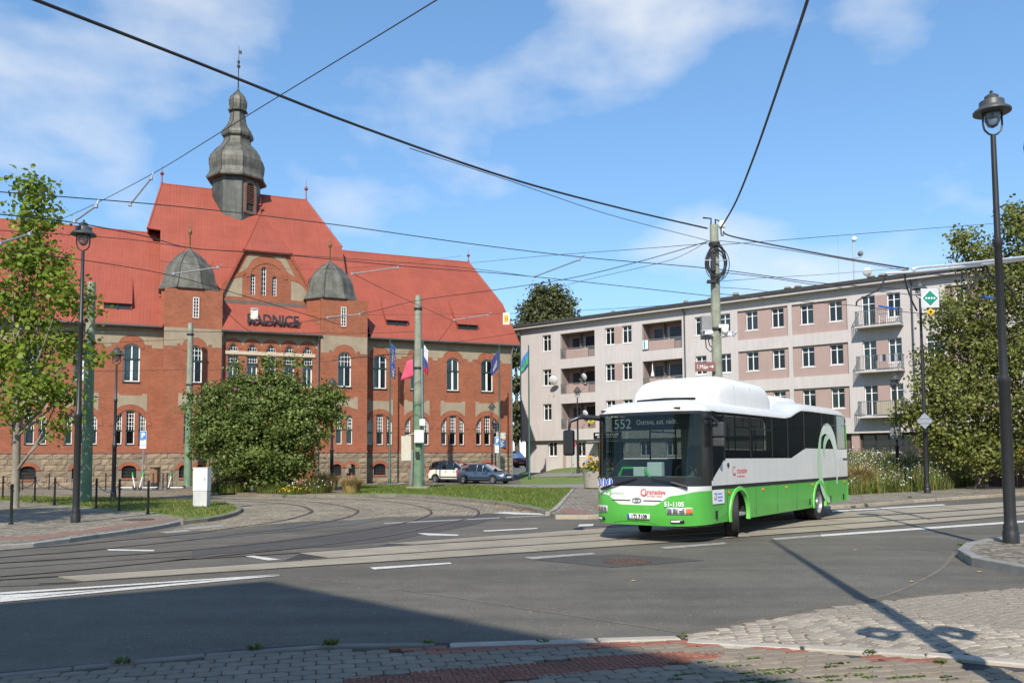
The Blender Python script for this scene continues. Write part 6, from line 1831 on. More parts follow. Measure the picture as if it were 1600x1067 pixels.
wire('contact wire below the eaves at the balconies', [(1124, 459, 30), (1240, 470, 29), (1340, 478, 28), (1440, 490, 27), (1600, 500, 25)], .012)
wire('wire in front of the right trees below the white bars', [(1440, 428, 26), (1520, 432, 25), (1620, 440, 24)], .014)
wire('long low wire across the town hall upper windows', [(140, 515, 38), (300, 518, 44), (480, 520, 48), (560, 521, 50), (648, 518, 51)], .016)
wire('wire from the central lawn pole to the frieze on the right wing', [(655, 540, 51), (700, 536, 50), (790, 523, 46), (850, 512, 42)], .012)
wire('low wire past the pier windows left of the round bush', [(120, 580, 38), (210, 579, 44), (290, 578, 56)], .012)
wire('low wire between the left poles at arch height', [(145, 538, 37), (220, 533, 45), (296, 530, 56)], .012)
wire('wire over the bay windows to the central lawn pole', [(296, 580, 56), (400, 574, 54), (520, 564, 52), (648, 547, 51.5)], .014)
wire('wire crossing the right pier window to the central pole', [(520, 563, 48), (580, 556, 49), (648, 552, 51)], .020)
wire('fine wire high across the gable windows', [(250, 408, 40), (400, 420, 44), (560, 418, 46), (720, 400, 48)], .008)
wire('fine wire over the dormers of the right wing', [(560, 492, 44), (700, 491, 44), (830, 489, 42), (1010, 479, 36), (1116, 472, 30)], .010)
wire('steep wire from the notice wire down to the bay gutter', [(345, 478, 36), (375, 507, 38), (395, 520, 40)], .012)
wire('steep wire from the roof arm down to the right wing eaves', [(709, 501, 44), (690, 527, 46), (683, 536, 47)], .012)
# pull-off arms between the wires
def arm(label, a, c, r=.028):
    A = P(*a); B_ = P(*c)
    t = thing('pull_off_arm', label, 'wire arm', A, 0, 'insulated wire arms')
    v = B_ - A
    b = MB(); b.tube([(0, 0, 0), tuple(v)], r, 8); b.build('rod', INSUL, t, smooth=50)
    for q in (v * 0.0, v): MB().lathe([(.02, -.06), (.06, -.05), (.06, .05), (.02, .06)], tuple(q), 8).build('clamp', STEEL, t)
    MB().tube([tuple(v), tuple(v * 1.12 + Vector((0, 0, .12)))], .015, 5).build('hanger', STEEL, t)
arm('silver wire arm in the sky left of the town hall ridge', (203, 320, 27), (236, 279, 27))
arm('silver wire arm just above the left lamp head', (116, 346, 22), (150, 322, 22.5))
arm('silver wire arm across the left turret cap', (271, 428, 32), (340, 418, 32))
arm('silver wire arm across the right turret cap', (550, 428, 40), (622, 418, 40))
arm('silver wire arm in the sky right of the town hall roof', (836, 432, 37), (905, 406, 35))
arm('silver wire arm over the right hand dormer', (710, 500, 44), (762, 492, 44))
arm('silver wire arm beside the right turret window', (512, 496, 42), (562, 491, 42))
arm('dark wire arm among the leaves of the young tree', (0, 380, 24), (46, 366, 25))
# feeder bars of the section insulator, upper right
for lab, pts in (('upper white contact bar in front of the right trees', [(1425, 421, 22), (1440, 418, 21.8), (1500, 413, 20), (1620, 400, 16)]), ('lower white contact bar in front of the right trees', [(1385, 427, 23), (1440, 424, 21.8), (1540, 413, 18.7), (1620, 402, 16)])):
    b = MB(); b.tube(spline([P(*q) for q in pts], 6), .035, 8); tag(b.build('contact_bar', M('bare contact bar', (.75, .75, .73), .4, .1), smooth=60), lab, 'contact bar', 'overhead tram wires')
for lab, pts in (('black cable loop hanging over the upper balcony', [(1385, 427, 23), (1375, 450, 23), (1355, 462, 23), (1340, 470, 23), (1338, 478, 23)]), ('black cable loop beside the green diamond sign', [(1413, 426, 22.5), (1416, 445, 22.5), (1425, 470, 22.5), (1433, 486, 22.5)]), ('black cable loop left of the near lamp post', [(1540, 413, 18.7), (1530, 432, 18.7), (1520, 448, 18.7), (1508, 458, 18.7)]), ('black cable loop right of the near lamp post', [(1540, 413, 18.7), (1548, 430, 18.7), (1575, 448, 18.7), (1588, 470, 18.7)])):
    b = MB(); b.tube(spline([P(*q) for q in pts], 6), .022, 6); tag(b.build('cable_loop', COILM, smooth=60), lab, 'cable', 'overhead tram wires')
for lab, a, c in (('blue insulator on the wire before the balconies', (1373, 478, 23), (1402, 483, 22.6)), ('blue insulator on the wire before the right trees', (1533, 464, 19), (1552, 466, 18.8))):
    b = MB(); b.tube([P(*a), P(*c)], .028, 8); tag(b.build('insulator', M('blue insulator', (.03, .10, .40), .4, .1), smooth=50), lab, 'insulator', 'overhead tram wires')

# ---- hanging signs
def hang(label, px, py, d, w_, h_, parts):
    p = P(px, py, d)
    t = thing('hanging_sign', label, 'sign', p)
    bev(MB().box(-w_ / 2, w_ / 2, -.015, .015, -h_ / 2, h_ / 2).build('board', PVC, t), .006)
    return t
t = hang('white and yellow speed sign 15 hung on the wires at the right roof end', 791, 498, 42, .33, .60, None)
MB().box(-.115, .115, -.022, -.017, -.2, .2).build('yellow_field', M('sign yellow', (.72, .40, .02), .5, .05), t)
text('sign_lettering', '15', .27, BLKT, t, (0, -.024, -.1), (math.pi / 2, 0, 0), .001, sx=.8)
MB().box(-.012, .012, -.01, .01, .3, .42).build('hanger', STEEL, t)
t = hang('blank cream card hung on a wire before the roof lettering', 397.5, 490, 34, .30, .46, None)
MB().box(-.14, .14, -.021, -.016, -.22, .1).build('cream_face', M('card cream', (.78, .73, .50), .6, .04), t)
MB().box(-.14, .14, -.021, -.016, .12, .22).build('grey_edge', ZINC, t)

# ---- flags on green poles
FP = M('flag pole green', (.012, .07, .055), .45, .15)
def flag(label, base, top_px, cols, fw, fh, ang, drop, pat=None, zt=None):
    H = topz(top_px[0], top_px[1], base) - base.z
    t = thing('flag_pole', label, 'flag pole', base, 0, 'flag poles before the town hall')
    b = MB(); b.lathe([(.11, 0), (.11, .35), (.075, .4), (.045, H), (.06, H + .02), (.03, H + .1)], n=10); b.build('pole', FP, t, smooth=35)
    n, m = 14, 9
    rows = []; z0 = zt if zt else H - .15
    for i in range(m + 1):
        r = []
        for j in range(n + 1):
            u = j / n * fw; v = i / m * fh
            sq = 1 - .3 * drop
            r.append((.06 + u * math.cos(ang) * sq + .05 * math.sin(i * 1.1 + j * .5) * u, u * math.sin(ang) * sq + .10 * math.sin(j * .75 + i * .35) * min(1, u * 2), z0 - v - drop * u * (1 + .25 * math.sin(i * .5))))
        rows.append(r)
    b = MB()
    vs = [p for r in rows for p in r]; k = n + 1
    for i in range(m):
        for j in range(n):
            b.add([rows[i][j], rows[i][j + 1], rows[i + 1][j + 1], rows[i + 1][j]], [(0, 1, 2, 3)], pat(i / m, j / n) if pat else 0)
    o = b.build('flag', cols, t, smooth=0); solid(o, .008, 0)
    return t
FB = M('flag blue', (.045, .085, .33), .8, .15, 4); FY = M('flag yellow', (.75, .55, .04), .8, .1); FW = M('flag white', (.7, .7, .72), .8, .1); FR_ = M('flag red', (.55, .02, .04), .8, .1); FPK = M('flag pink red', (.62, .08, .14), .8, .1); FG = M('flag green', (.06, .38, .12), .8, .1); FLB = M('flag light blue', (.08, .25, .5), .8, .1); FN = M('flag navy', (.05, .06, .20), .8, .1)
ring_ = lambda i, j: 1 if abs(math.hypot((i - .5) * 1.0, (j - .5) * 1.5) - .34) < .07 and (int(i * 9) + int(j * 14)) % 2 == 0 else 0
g = G(609, 755, 0); flag('green flag pole with a limp blue flag of yellow stars, leftmost of the four', g, (613, 533), [FB, FY], .42, 2.5, RAD(10), .8, ring_)
g = G(661, 757, 0); t = flag('green flag pole with a white blue and red flag just behind the central tram pole', g, (659, 535), [FW, FB, FR_], .42, 1.9, RAD(20), 1.0, lambda i, j: 0 if i < .4 else (1 if i < .7 else 2))
g2 = P(646, 560, 57); t2 = thing('red_flag', 'pink red flag showing left of the central tram pole', 'flag', (g2.x, g2.y, g2.z))
b = MB(); rows = [[(-u * (.45 + .45 * i / 6), .05 * math.sin(u * 5 + i), -i * .22 - u * .2) for u in [k / 8 for k in range(9)]] for i in range(7)]; b.grid(rows); o = b.build('flag', FPK, t2, smooth=0); solid(o, .008, 0)
b = MB(); b.tube([(0, 0, .3), (0, 0, -g2.z)], .04, 8); b.build('pole', FP, t2)
g = G(781, 753, 0); flag('flag pole with a blue flag bearing a pale emblem before the last window', g, (780, 540), [FN, M('flag grey', (.35, .36, .42), .8, .1)], 1.05, 1.5, RAD(168), 1.0, lambda i, j: 1 if abs(i - .45) < .22 and abs(j - .5) < .2 else 0)
gp = Vector((P(827, 700, 66).x, 66, hfun(1.5, 66))); flag('dark flag pole with a green and blue flag before the flats, rightmost flag', gp, (819, 541), [FLB, FG, FN], 1.0, 1.4, RAD(165), 1.0, lambda i, j: 0 if i < .3 else (1 if i < .7 else 2))

# ---- traffic and parking signs
BLS = M('sign blue', (.02, .20, .62), .4, .05); GPL = M('sign post grey', (.28, .29, .30), .5, .1, metal=.4)
def psign(label, base, H, sz, plates):
    t = thing('parking_sign', label, 'sign', base, 0, 'parking signs')
    b = MB(); b.lathe([(.035, 0), (.035, H)], n=8); b.build('post', GPL, t)
    bo = MB().box(-sz / 2, sz / 2, -.06, -.04, H - sz * 1.42, H).build('board', PVC, t)
    MB().box(-sz * .46, sz * .46, -.064, -.061, H - sz * 1.38, H - .03).build('blue_field', BLS, bo)
    text('sign_lettering', 'P', sz * 1.05, PVC, bo, (0, -.066, H - sz * 1.05), (math.pi / 2, 0, 0), .001, bold=.02)
    z = H - sz * 1.5
    for h in plates:
        pl = MB().box(-sz / 2, sz / 2, -.06, -.04, z - h, z).build('plate', PVC, t)
        b = MB()
        for k in range(max(1, int(h / .13))): b.box(-sz * .38, sz * .38, -.063, -.061, z - .07 - k * .12, z - .04 - k * .12)
        b.build('plate_lettering', GPL, pl)
        z -= h + .03
    return t
g = G(222.5, 764, .0); psign('blue P parking sign with white plates beside the parked scooters', g, topz(223, 673, g), .40, (.28, .2))
g = G(778, 752, 0); psign('blue P parking sign with white plates left of the information board', g, topz(776, 682, g), .46, (.36, .2))
g = G(783, 751, 0); t = thing('information_board', 'blue information board with a photo at its top by the blue car', 'sign', g)
b = MB(); b.lathe([(.05, 0), (.05, 4.2)], n=8); b.build('post', FP, t)
zt = topz(781, 675.5, g); zb2 = topz(781, 699, g)
bo = MB().box(-.40, .40, -.10, -.06, zb2, zt).build('board', M('board navy', (.02, .075, .20), .5, .1), t)
MB().box(-.38, .38, -.105, -.101, zt - .48, zt - .02).build('board_picture', M('board picture', (.45, .45, .36), .6, .5, 6), bo)
b = MB()
for k in range(4): b.box(-.3, .25 - .1 * (k % 2), -.105, -.101, zt - .75 - k * .13, zt - .71 - k * .13)
b.build('board_lettering', PVC, bo)
MB().box(.1, .38, -.107, -.102, zt - .6, zt - .5).build('board_stripe', M('board orange', (.75, .22, .04), .6, .1), bo)
# green diamond with white dots and small yellow diamond by the meadow lamp
pd = P(1453, 466, 36.5)
t = thing('diamond_sign', 'green diamond tram signal sign on a white board above a small yellow diamond', 'sign', pd)
MB().box(-.40, .40, -.01, .02, -.42, .44).build('board', M('translucent board', (.50, .52, .53), .5, .05), t)
dm = lambda r, y: [(0, y, -r), (r, y, 0), (0, y, r), (-r, y, 0)]
MB().prism(dm(.42, -.02), (0, .008, 0)).build('white_diamond', PVC, t); MB().prism(dm(.35, -.03), (0, .008, 0)).build('green_diamond', M('sign green', (.01, .22, .15), .4, .05), t)
b = MB()
for k in range(4): b.lathe([(.045, 0), (.045, .004)], (-.18 + k * .12, -.036, 0), 8, axis='y')
b.build('dots', PVC, t)
MB().prism([(p[0], p[1], p[2] - .62) for p in dm(.19, -.02)], (0, .008, 0)).build('yellow_diamond', M('sign yellow', (.72, .40, .02), .5, .05), t)
MB().prism([(p[0], p[1], p[2] - .62) for p in dm(.07, -.026)], (0, .004, 0)).build('dark_mark', BLKT, t)
b = MB(); b.tube([(-.42, .02, .2), (-.7, .05, .2)], .02, 5); b.tube([(0, .02, -.42), (0, .02, -.85)], .015, 5); b.build('bracket', STEEL, t)
pd = P(1448, 657, 36.6)
t = thing('diamond_sign', 'back of a grey diamond shaped traffic sign on the meadow lamp post', 'sign', pd)
MB().prism(dm(.36, .17), (0, .012, 0)).build('plate', STEEL, t); b = MB(); b.box(-.3, .3, .15, .17, .09, .12); b.box(-.3, .3, .15, .17, -.12, -.09); b.build('bracket', GPL, t)
pd = P(1401, 676, 47.2)
t = thing('round_sign', 'back of a round grey traffic sign before the shop windows', 'sign', pd)
b = MB(); b.lathe([(.36, 0), (.36, .015), (0, .015)], (0, .1, 0), 20, axis='y'); b.build('plate', STEEL, t); b = MB(); b.box(-.2, .2, .08, .1, -.02, .02); b.build('bracket', GPL, t)
pd = P(893, 694, 62)
t = thing('no_parking_sign', 'round blue and red no parking sign behind the bus mirror', 'sign', pd)
b = MB(); b.lathe([(.34, 0), (.34, .015), (0, .015)], (0, 0, 0), 20, axis='y'); b.build('plate', FR_, t); b = MB(); b.lathe([(.26, 0), (.26, .006), (0, .006)], (0, -.008, 0), 20, axis='y'); b.build('blue_disc', BLS, t); b = MB(); b.tube([(0, .03, .3), (0, .03, hfun(4.5, 62) - pd.z)], .03, 6); b.build('post', GPL, t)
pd = P(1588, 706, 44)
t = thing('orange_sign', 'small orange and white board at the right edge behind the lamp post', 'sign', pd)
MB().box(-.45, .4, -.02, .02, -.2, .2).build('board', M('sign orange', (.75, .22, .03), .5, .05), t); MB().box(-.38, .34, -.025, -.021, .06, .16).build('board_stripe', PVC, t); b = MB(); b.tube([(0, .03, 0), (0, .03, .1 - pd.z)], .03, 6); b.build('post', GPL, t)
b = MB(); p0 = P(1545, 720, 46); p1 = P(1800, 720, 40)
b.bar((p0.x, p0.y, .7), (p1.x, p1.y, .7), .25, 1.4); tag(b.build('low_wall', M('brown wall', (.13, .065, .05), .85, .2, 2)), 'low reddish brown wall at the right edge behind the meadow', 'wall')

# ---- bollards and chains on the left
BOLL = None
bl = [(4, 780.6, 'leftmost, at the picture edge behind the trunk'), (17, 819, 'nearest, in front of the young tree'), (28, 782.5, 'just right of the young trunk'), (54, 784, 'second right of the young trunk'), (85, 789, 'left of the tall lamp post'), (150, 794, 'right of the thick green pole'), (186, 797.5, 'second from the right end of the row'), (231, 803, 'last and rightmost of the near row'),
      (35, 765.5, 'leftmost of the back row at the forecourt'), (76.5, 765, 'second of the back row at the forecourt'), (165, 765.5, 'back row between the poles'), (261, 765.5, 'back row among the scooters')]
bp_ = []
for i, (x, y, lab) in enumerate(bl):
    p = G(x, y, .09 if i < 8 else .0)
    t = thing('bollard', 'thin black bollard, ' + lab, 'bollard', p, 0, 'black bollards on the left')
    if BOLL is None:
        b = MB(); b.lathe([(.06, 0), (.06, .04), (.038, .06), (.035, .96), (.044, .98), (.044, 1.02), (.02, 1.06)], n=10); o = b.build('post', BLACKP, t, smooth=35); BOLL = o.data
        b = MB(); b.lathe([(.05, .86), (.05, .9)], n=10); b2 = b.build('ring', BLACKP, t); RINGM = b2.data
    else:
        link('post', BOLL, t); link('ring', RINGM, t)
    bp_.append(p)
for a, c, lab in ((2, 3, 'between the bollards right of the young trunk'), (3, 4, 'left of the tall lamp post'), (4, 5, 'behind the tall lamp post and the green pole'), (5, 6, 'right of the thick green pole'), (0, 2, 'at the left picture edge'), (8, 9, 'in the back row')):
    A = bp_[a] + Vector((0, 0, .88)); B_ = bp_[c] + Vector((0, 0, .88))
    b = MB(); b.tube([A.lerp(B_, k / 12) - Vector((0, 0, 4 * .28 * (k / 12) * (1 - k / 12))) for k in range(13)], .014, 5)
    tag(b.build('chain', BLACKP), 'black chain hanging ' + lab, 'chain', 'bollard chains')

# ---- white cabinet
g = G(315, 791, .1); H_ = topz(315, 730, g) - .1
t = thing('junction_cabinet', 'white metal junction cabinet on the left lawn by the tram loop', 'cabinet', g, RAD(-6))
CABW = M('cabinet white', (.66, .66, .63), .5, .06, 3, streak=.06)
bev(MB().box(-.26, .26, -.14, .14, .0, H_ * .40 - .008).build('base', M('cabinet base', (.50, .50, .47), .7, .1, 3, streak=.1), t), .008)
bev(MB().box(-.27, .27, -.15, .15, H_ * .40, H_ - .03).build('body', CABW, t), .008)
MB().box(-.29, .29, -.17, .17, H_ - .03, H_).build('lid', CABW, t)
MB().box(-.245, .245, -.158, -.151, H_ * .43, H_ - .06).build('door', CABW, t)
MB().box(.17, .2, -.168, -.158, H_ * .66, H_ * .74).build('door_lock', GPL, t)
# ---- e-scooters by the wall and their rack
SCW = M('scooter white', (.70, .72, .70), .4, .05); SCG = M('scooter green', (.05, .45, .08), .4, .05)
def scooter(label, p, rz):
    t = thing('electric_scooter', label, 'scooter', p, rz, 'rental scooters by the town hall')
    for x in (-.48, .48):
        b = MB(); b.lathe([(.06, -.03), (.12, -.03), (.12, .03), (.06, .03)], (x, 0, .12), 14, axis='y'); b.build('wheel', RUB, t, smooth=40)
    bev(MB().box(-.5, .36, -.08, .08, .13, .19).build('deck', SCW, t), .02)
    b = MB(); b.tube([(.5, 0, .14), (.44, 0, .42), (.33, 0, .85)], .04, 8); b.build('stem', SCW, t, smooth=50)
    b = MB(); b.tube([(.34, 0, .82), (.30, 0, 1.08)], .045, 8); b.build('stem_top', SCG, t)
    b = MB(); b.tube([(.27, -.28, 1.12), (.30, 0, 1.14), (.27, .28, 1.12)], .022, 6); b.build('handlebar', BLACKP, t)
    bev(MB().box(-.62, -.38, -.06, .06, .22, .26).build('mudguard', BLACKP, t), .01)
p1 = G(199, 765.5, 0); scooter('white and green scooter in front of the basement window, leftmost', p1, RAD(-8))
p1 = G(232, 765.5, 0); scooter('white and green scooter beside the parking sign, middle one', p1, RAD(200))
p1 = G(275, 765.5, 0); scooter('white and green scooter next to the green tram pole, rightmost', p1, RAD(172))
g = G(250, 764.5, 0); t = thing('bicycle_rack', 'dark tube bicycle rack between the scooters', 'rack', g)
for x in (-.6, 0, .6):
    b = MB(); b.tube([(x - .4, 0, 0), (x - .4, 0, 1.0), (x + .15, 0, 1.0), (x + .15, 0, 0)], .03, 6); b.build('hoop', M('rack grey', (.05, .055, .06), .5, .1), t)
g = G(242, 762.5, 0); t = thing('litter_bin', 'brown wooden litter bin behind the scooters', 'bin', g)
MB().box(-.24, .24, -.2, .2, .35, 1.3).build('body', M('bin timber', (.22, .11, .045), .7, .2, 8), t); MB().box(-.2, .2, -.16, .16, 0, .35).build('foot', BLACKP, t); MB().box(-.27, .27, -.23, .23, 1.3, 1.36).build('lid', BLACKP, t)
# ---- flower tub by the bus
gz_ = GH(935, 757); g = Vector((gz_.x, gz_.y, hfun(gz_.x, gz_.y)))
g = Vector((P(932, 740, 46).x, 46, .1))
t = thing('flower_tub', 'round concrete tub of orange flowers left of the bus', 'planter', g)
b = MB(); b.lathe([(.62, 0), (.70, .05), (.74, .95), (.66, .95), (.6, .8)], n=16); b.build('tub', M('pebbled concrete', (.30, .27, .22), .9, .2, 20, fine=.4, fscale=30, bump=.4), t, smooth=35)
FLOW = []
# ---- cars
CARG = glass('car glass', (.01, .012, .014), .35, .02, (.4, .45, .45))
CARB = M('car black', (.015, .015, .017), .35, .1)
def car(label, name, p, rz, L_, Wd, Ht, paint, roofm, st_, cab, plate=True, rimm=None):
    """lofted body: st_ rows are x, sill z, shoulder z, half width; cab rows are x, roof z, half width at the roof"""
    t = thing(name, label, 'car', p, rz, 'cars parked by the town hall')
    def ring(x, zs, zh, hw):
        pts = [(x, -hw * .80, zs), (x, -hw * .97, zs + .08), (x, -hw, zs + (zh - zs) * .55), (x, -hw * .97, zh - .06), (x, -hw * .86, zh), (x, 0, zh + .03)]
        return pts + [(q[0], -q[1], q[2]) for q in pts[-2::-1]]
    rows = [ring(*r) for r in st_]
    b = MB().grid(rows); b.poly(rows[0][::-1]); b.poly(rows[-1])
    body = b.build('body', paint, t, smooth=50)
    xs = [c[0] for c in cab]
    def sh(x):
        for a, c in zip(st_, st_[1:]):
            if a[0] <= x <= c[0]: f = (x - a[0]) / (c[0] - a[0]); return a[2] + (c[2] - a[2]) * f, a[3] + (c[3] - a[3]) * f
        return st_[-1][2], st_[-1][3]
    rr = []
    for x, zr, hw in cab:
        z0, w0 = sh(x)
        pts = [(x, -w0 * .90, z0 - .02), (x, -(w0 * .9 + hw) / 2 * 1.01, (z0 + zr) / 2), (x, -hw, zr - .07), (x, -hw * .8, zr), (x, 0, zr + .03)]
        rr.append(pts + [(q[0], -q[1], q[2]) for q in pts[-2::-1]])
    g = MB(); rf = MB()
    for a, c in zip(rr, rr[1:]):
        steep = abs(a[4][2] - c[4][2]) / abs(a[4][0] - c[4][0]) > .28
        for k in range(8):
            tgt = g if (k in (0, 1, 6, 7) or steep) else rf
            tgt.add([a[k], a[k + 1], c[k + 1], c[k]], [(0, 1, 2, 3)])
    gl_ = g.build('windows', CARG, t, smooth=40); rf.build('roof', roofm, t, smooth=40)
    # pillars
    pl = MB()
    for i in range(len(rr)):
        if i in (1, len(rr) - 2) or (len(rr) > 5 and i == len(rr) // 2):
            for s in (0, 1):
                q = rr[i] if s == 0 else rr[i][::-1]
                pl.tube([q[0], q[1], q[2]], .035, 6)
    for s in (0, -1):
        for i in (0, len(rr) - 2):
            a, c = rr[i], rr[i + 1]
            pl.tube([a[0 if s == 0 else -1], c[2 if s == 0 else -3]] if i == 0 else [c[0 if s == 0 else -1], a[2 if s == 0 else -3]], .04, 6)
    pl.build('pillars', roofm, t)
    R_ = .31
    xw = (st_[0][0] + L_ * .185, st_[-1][0] - L_ * .20)
    for x in xw:
        for s in (-1, 1):
            wl = thing('wheel', None, None); wl.parent = t; wl.location = (x, s * (Wd / 2 - .1), R_)
            b = MB(); b.lathe([(.19, -.1), (.29, -.1), (R_, -.06), (R_, .06), (.29, .1), (.19, .1)], n=20, axis='y', caps=False); b.build('tyre', RUB, wl, smooth=40)
            b = MB(); b.lathe([(.2, s * .09), (.17, s * .05), (.05, s * .07), (0, s * .075)], n=20, axis='y', caps=False)
            for k in range(5):
                a = 2 * math.pi * k / 5; b.bar((.04 * math.cos(a), s * .085, .04 * math.sin(a)), (.19 * math.cos(a), s * .085, .19 * math.sin(a)), .05, .02, 0, (0, 1, 0))
            b.build('rim', rimm or STEEL, wl)
            ar = MB(); ar.poly([(x + .38 * math.cos(a) , s * (Wd / 2 + .004), .30 + .38 * math.sin(a)) for a in [math.pi * k / 12 for k in range(13)]] + [(x - .38, s * (Wd / 2 + .004), .2), (x + .38, s * (Wd / 2 + .004), .2)]); ar.build('wheel_arch', CARB, t)
            wl.location.y = s * (Wd / 2 - .085)
    xf = st_[-1][0]
    for s in (-1, 1):
        b = MB(); b.lathe([(.02, -.09), (.12, -.05), (.13, .0), (.1, .06), (.02, .08)], (xf - .16, s * (Wd / 2 - .30), st_[-2][2] - .10), 10, axis='x'); b.build('headlight', LENS, t, smooth=0)
        b = MB(); b.cbox((xf - .62 - L_ * .17, s * (Wd / 2 + .09), cab[-2][1] * .0 + sh(cab[-1][0])[0] + .08), (.13, .2, .13)); bev(b.build('door_mirror', paint, t), .03)
        b = MB(); b.cbox((st_[0][0] + .12, s * (Wd / 2 - .13), st_[1][2] - .14), (.12, .12, .3)); b.build('tail_light', REDT, t)
        b = MB()
        for fx_ in (.42, .60): b.cbox((st_[0][0] + L_ * fx_, s * (Wd / 2 + .0), sh(0)[0] - .14), (.18, .04, .03))
        b.build('door_handles', CARB, t)
        b = MB(); b.box(st_[0][0] + L_ * .30, st_[0][0] + L_ * .70, s * Wd / 2 - .012, s * Wd / 2 + .012, .40, .47); b.build('side_moulding', CARB, t)
    MB().box(xf - .02, xf + .02, -.26, .26, .42, .53).build('number_plate', PVC, t)
    MB().box(xf - .03, xf + .012, -.42, .42, .58, .68).build('grille', CARB, t)
    MB().box(st_[0][0] + .1, xf - .15, -Wd / 2 + .12, Wd / 2 - .12, .17, .30).build('underbody', CARB, t)
    return t
g = G(706, 750.2, 0)
car('cream white small family car with black roof, parked facing right', 'parked_car', Vector((P(712, 740, 63.4).x, 63.4, .012)), RAD(-30), 4.15, 1.78, 1.66, M('cream car paint', (.70, .66, .55), .3, .04, coat=.6), CARB,
    [(-2.05, .34, .70, .70), (-1.98, .26, .95, .82), (-1.5, .22, 1.0, .88), (0, .22, .98, .89), (.9, .22, .97, .88), (1.45, .22, .93, .86), (1.85, .25, .84, .78), (2.06, .34, .62, .62)],
    [(-1.98, 1.1, .66), (-1.78, 1.52, .66), (-1.2, 1.63, .68), (-.3, 1.65, .69), (.3, 1.6, .68), (1.25, 1.0, .72)])
car('blue grey hatchback parked in front of the cream car, facing right', 'parked_car', Vector((P(758, 740, 60.2).x, 60.2, .012)), RAD(-33), 4.18, 1.72, 1.44, M('blue grey car paint', (.045, .078, .125), .3, .06, coat=.6), MATS['blue grey car paint'],
    [(-2.08, .34, .66, .66), (-2.0, .26, .86, .78), (-1.5, .22, .90, .85), (0, .22, .88, .86), (.8, .22, .86, .85), (1.4, .22, .80, .83), (1.85, .25, .68, .76), (2.08, .34, .52, .60)],
    [(-1.98, .92, .62), (-1.6, 1.28, .62), (-1.0, 1.41, .64), (-.2, 1.43, .65), (.3, 1.38, .64), (1.2, .90, .70)])
pr = Vector((P(813, 726, 84).x, 84, 1.0))
car('white car glimpsed in the gap between the town hall and the flats', 'parked_car', Vector((P(803, 726, 89).x, 89, 1.0)), RAD(-60), 4.2, 1.8, 1.6, M('white car paint', (.7, .7, .7), .3, .04, coat=.6), MATS['white car paint'],
    [(-2.05, .34, .70, .70), (-1.98, .26, .95, .82), (-1.5, .22, 1.0, .88), (0, .22, .98, .89), (.9, .22, .97, .88), (1.45, .22, .93, .86), (1.85, .25, .84, .78), (2.06, .34, .62, .62)],
    [(-1.98, 1.1, .66), (-1.78, 1.52, .66), (-1.2, 1.63, .68), (-.3, 1.65, .69), (.3, 1.6, .68), (1.25, 1.0, .72)])
car('red car glimpsed in front of the white one between the buildings', 'parked_car', Vector((P(803.5, 730, 82).x, 82, .95)), RAD(-70), 4.0, 1.72, 1.44, M('red car paint', (.45, .02, .025), .3, .06, coat=.6), MATS['red car paint'],
    [(-2.08, .34, .66, .66), (-2.0, .26, .86, .78), (-1.5, .22, .90, .85), (0, .22, .88, .86), (.8, .22, .86, .85), (1.4, .22, .80, .83), (1.85, .25, .68, .76), (2.08, .34, .52, .60)],
    [(-1.98, .92, .62), (-1.6, 1.28, .62), (-1.0, 1.41, .64), (-.2, 1.43, .65), (.3, 1.38, .64), (1.2, .90, .70)])
# ================================================================ trees, bushes, grass
BARK = M('bark', (.13, .105, .075), .9, .3, 6, bump=.5, bscale=20)
def mesh_np(name, V, Fc, mats, mi=None, parent=None):
    """V (n,3), Fc (m,k) equal-sized faces"""
    me = bpy.data.meshes.new(name)
    V = np.asarray(V, dtype=np.float32); Fc = np.asarray(Fc, dtype=np.int32)
    k = Fc.shape[1]
    me.vertices.add(len(V)); me.vertices.foreach_set('co', V.ravel())
    me.loops.add(Fc.size); me.loops.foreach_set('vertex_index', Fc.ravel())
    me.polygons.add(len(Fc)); me.polygons.foreach_set('loop_start', np.arange(0, Fc.size, k, dtype=np.int32))
    try: me.polygons.foreach_set('loop_total', np.full(len(Fc), k, dtype=np.int32))
    except Exception: pass
    for m in (mats if isinstance(mats, (list, tuple)) else [mats]): me.materials.append(m)
    if mi is not None: me.polygons.foreach_set('material_index', np.asarray(mi, dtype=np.int32))
    me.update(calc_edges=True); me.validate()
    o = bpy.data.objects.new(name, me); COL.objects.link(o); o.parent = parent
    return o
LEAF5 = np.array([(0, 0), (.42, .30), (.36, .72), (0, 1.0), (-.36, .72), (-.42, .30)]) - np.array([0, .5])
def unit(a): return a / np.maximum(1e-6, np.linalg.norm(a, axis=-1, keepdims=True))
def leaves(rg, cen, out, size, up=.35):
    """leaf faces at cen turned roughly along out"""
    n = len(cen)
    nr = unit(out * .75 + rg.normal(size=(n, 3)) * .62 + np.array([0, 0, up]))
    t = unit(np.cross(nr, unit(rg.normal(size=(n, 3))))); b_ = np.cross(nr, t)
    s = size * rg.uniform(.5, 1.5, (n, 1))
    V = np.stack([cen + t * (q[0] * s) + b_ * (q[1] * s) for q in LEAF5], 1)
    return V.reshape(-1, 3), np.arange(n * 6).reshape(n, 6)
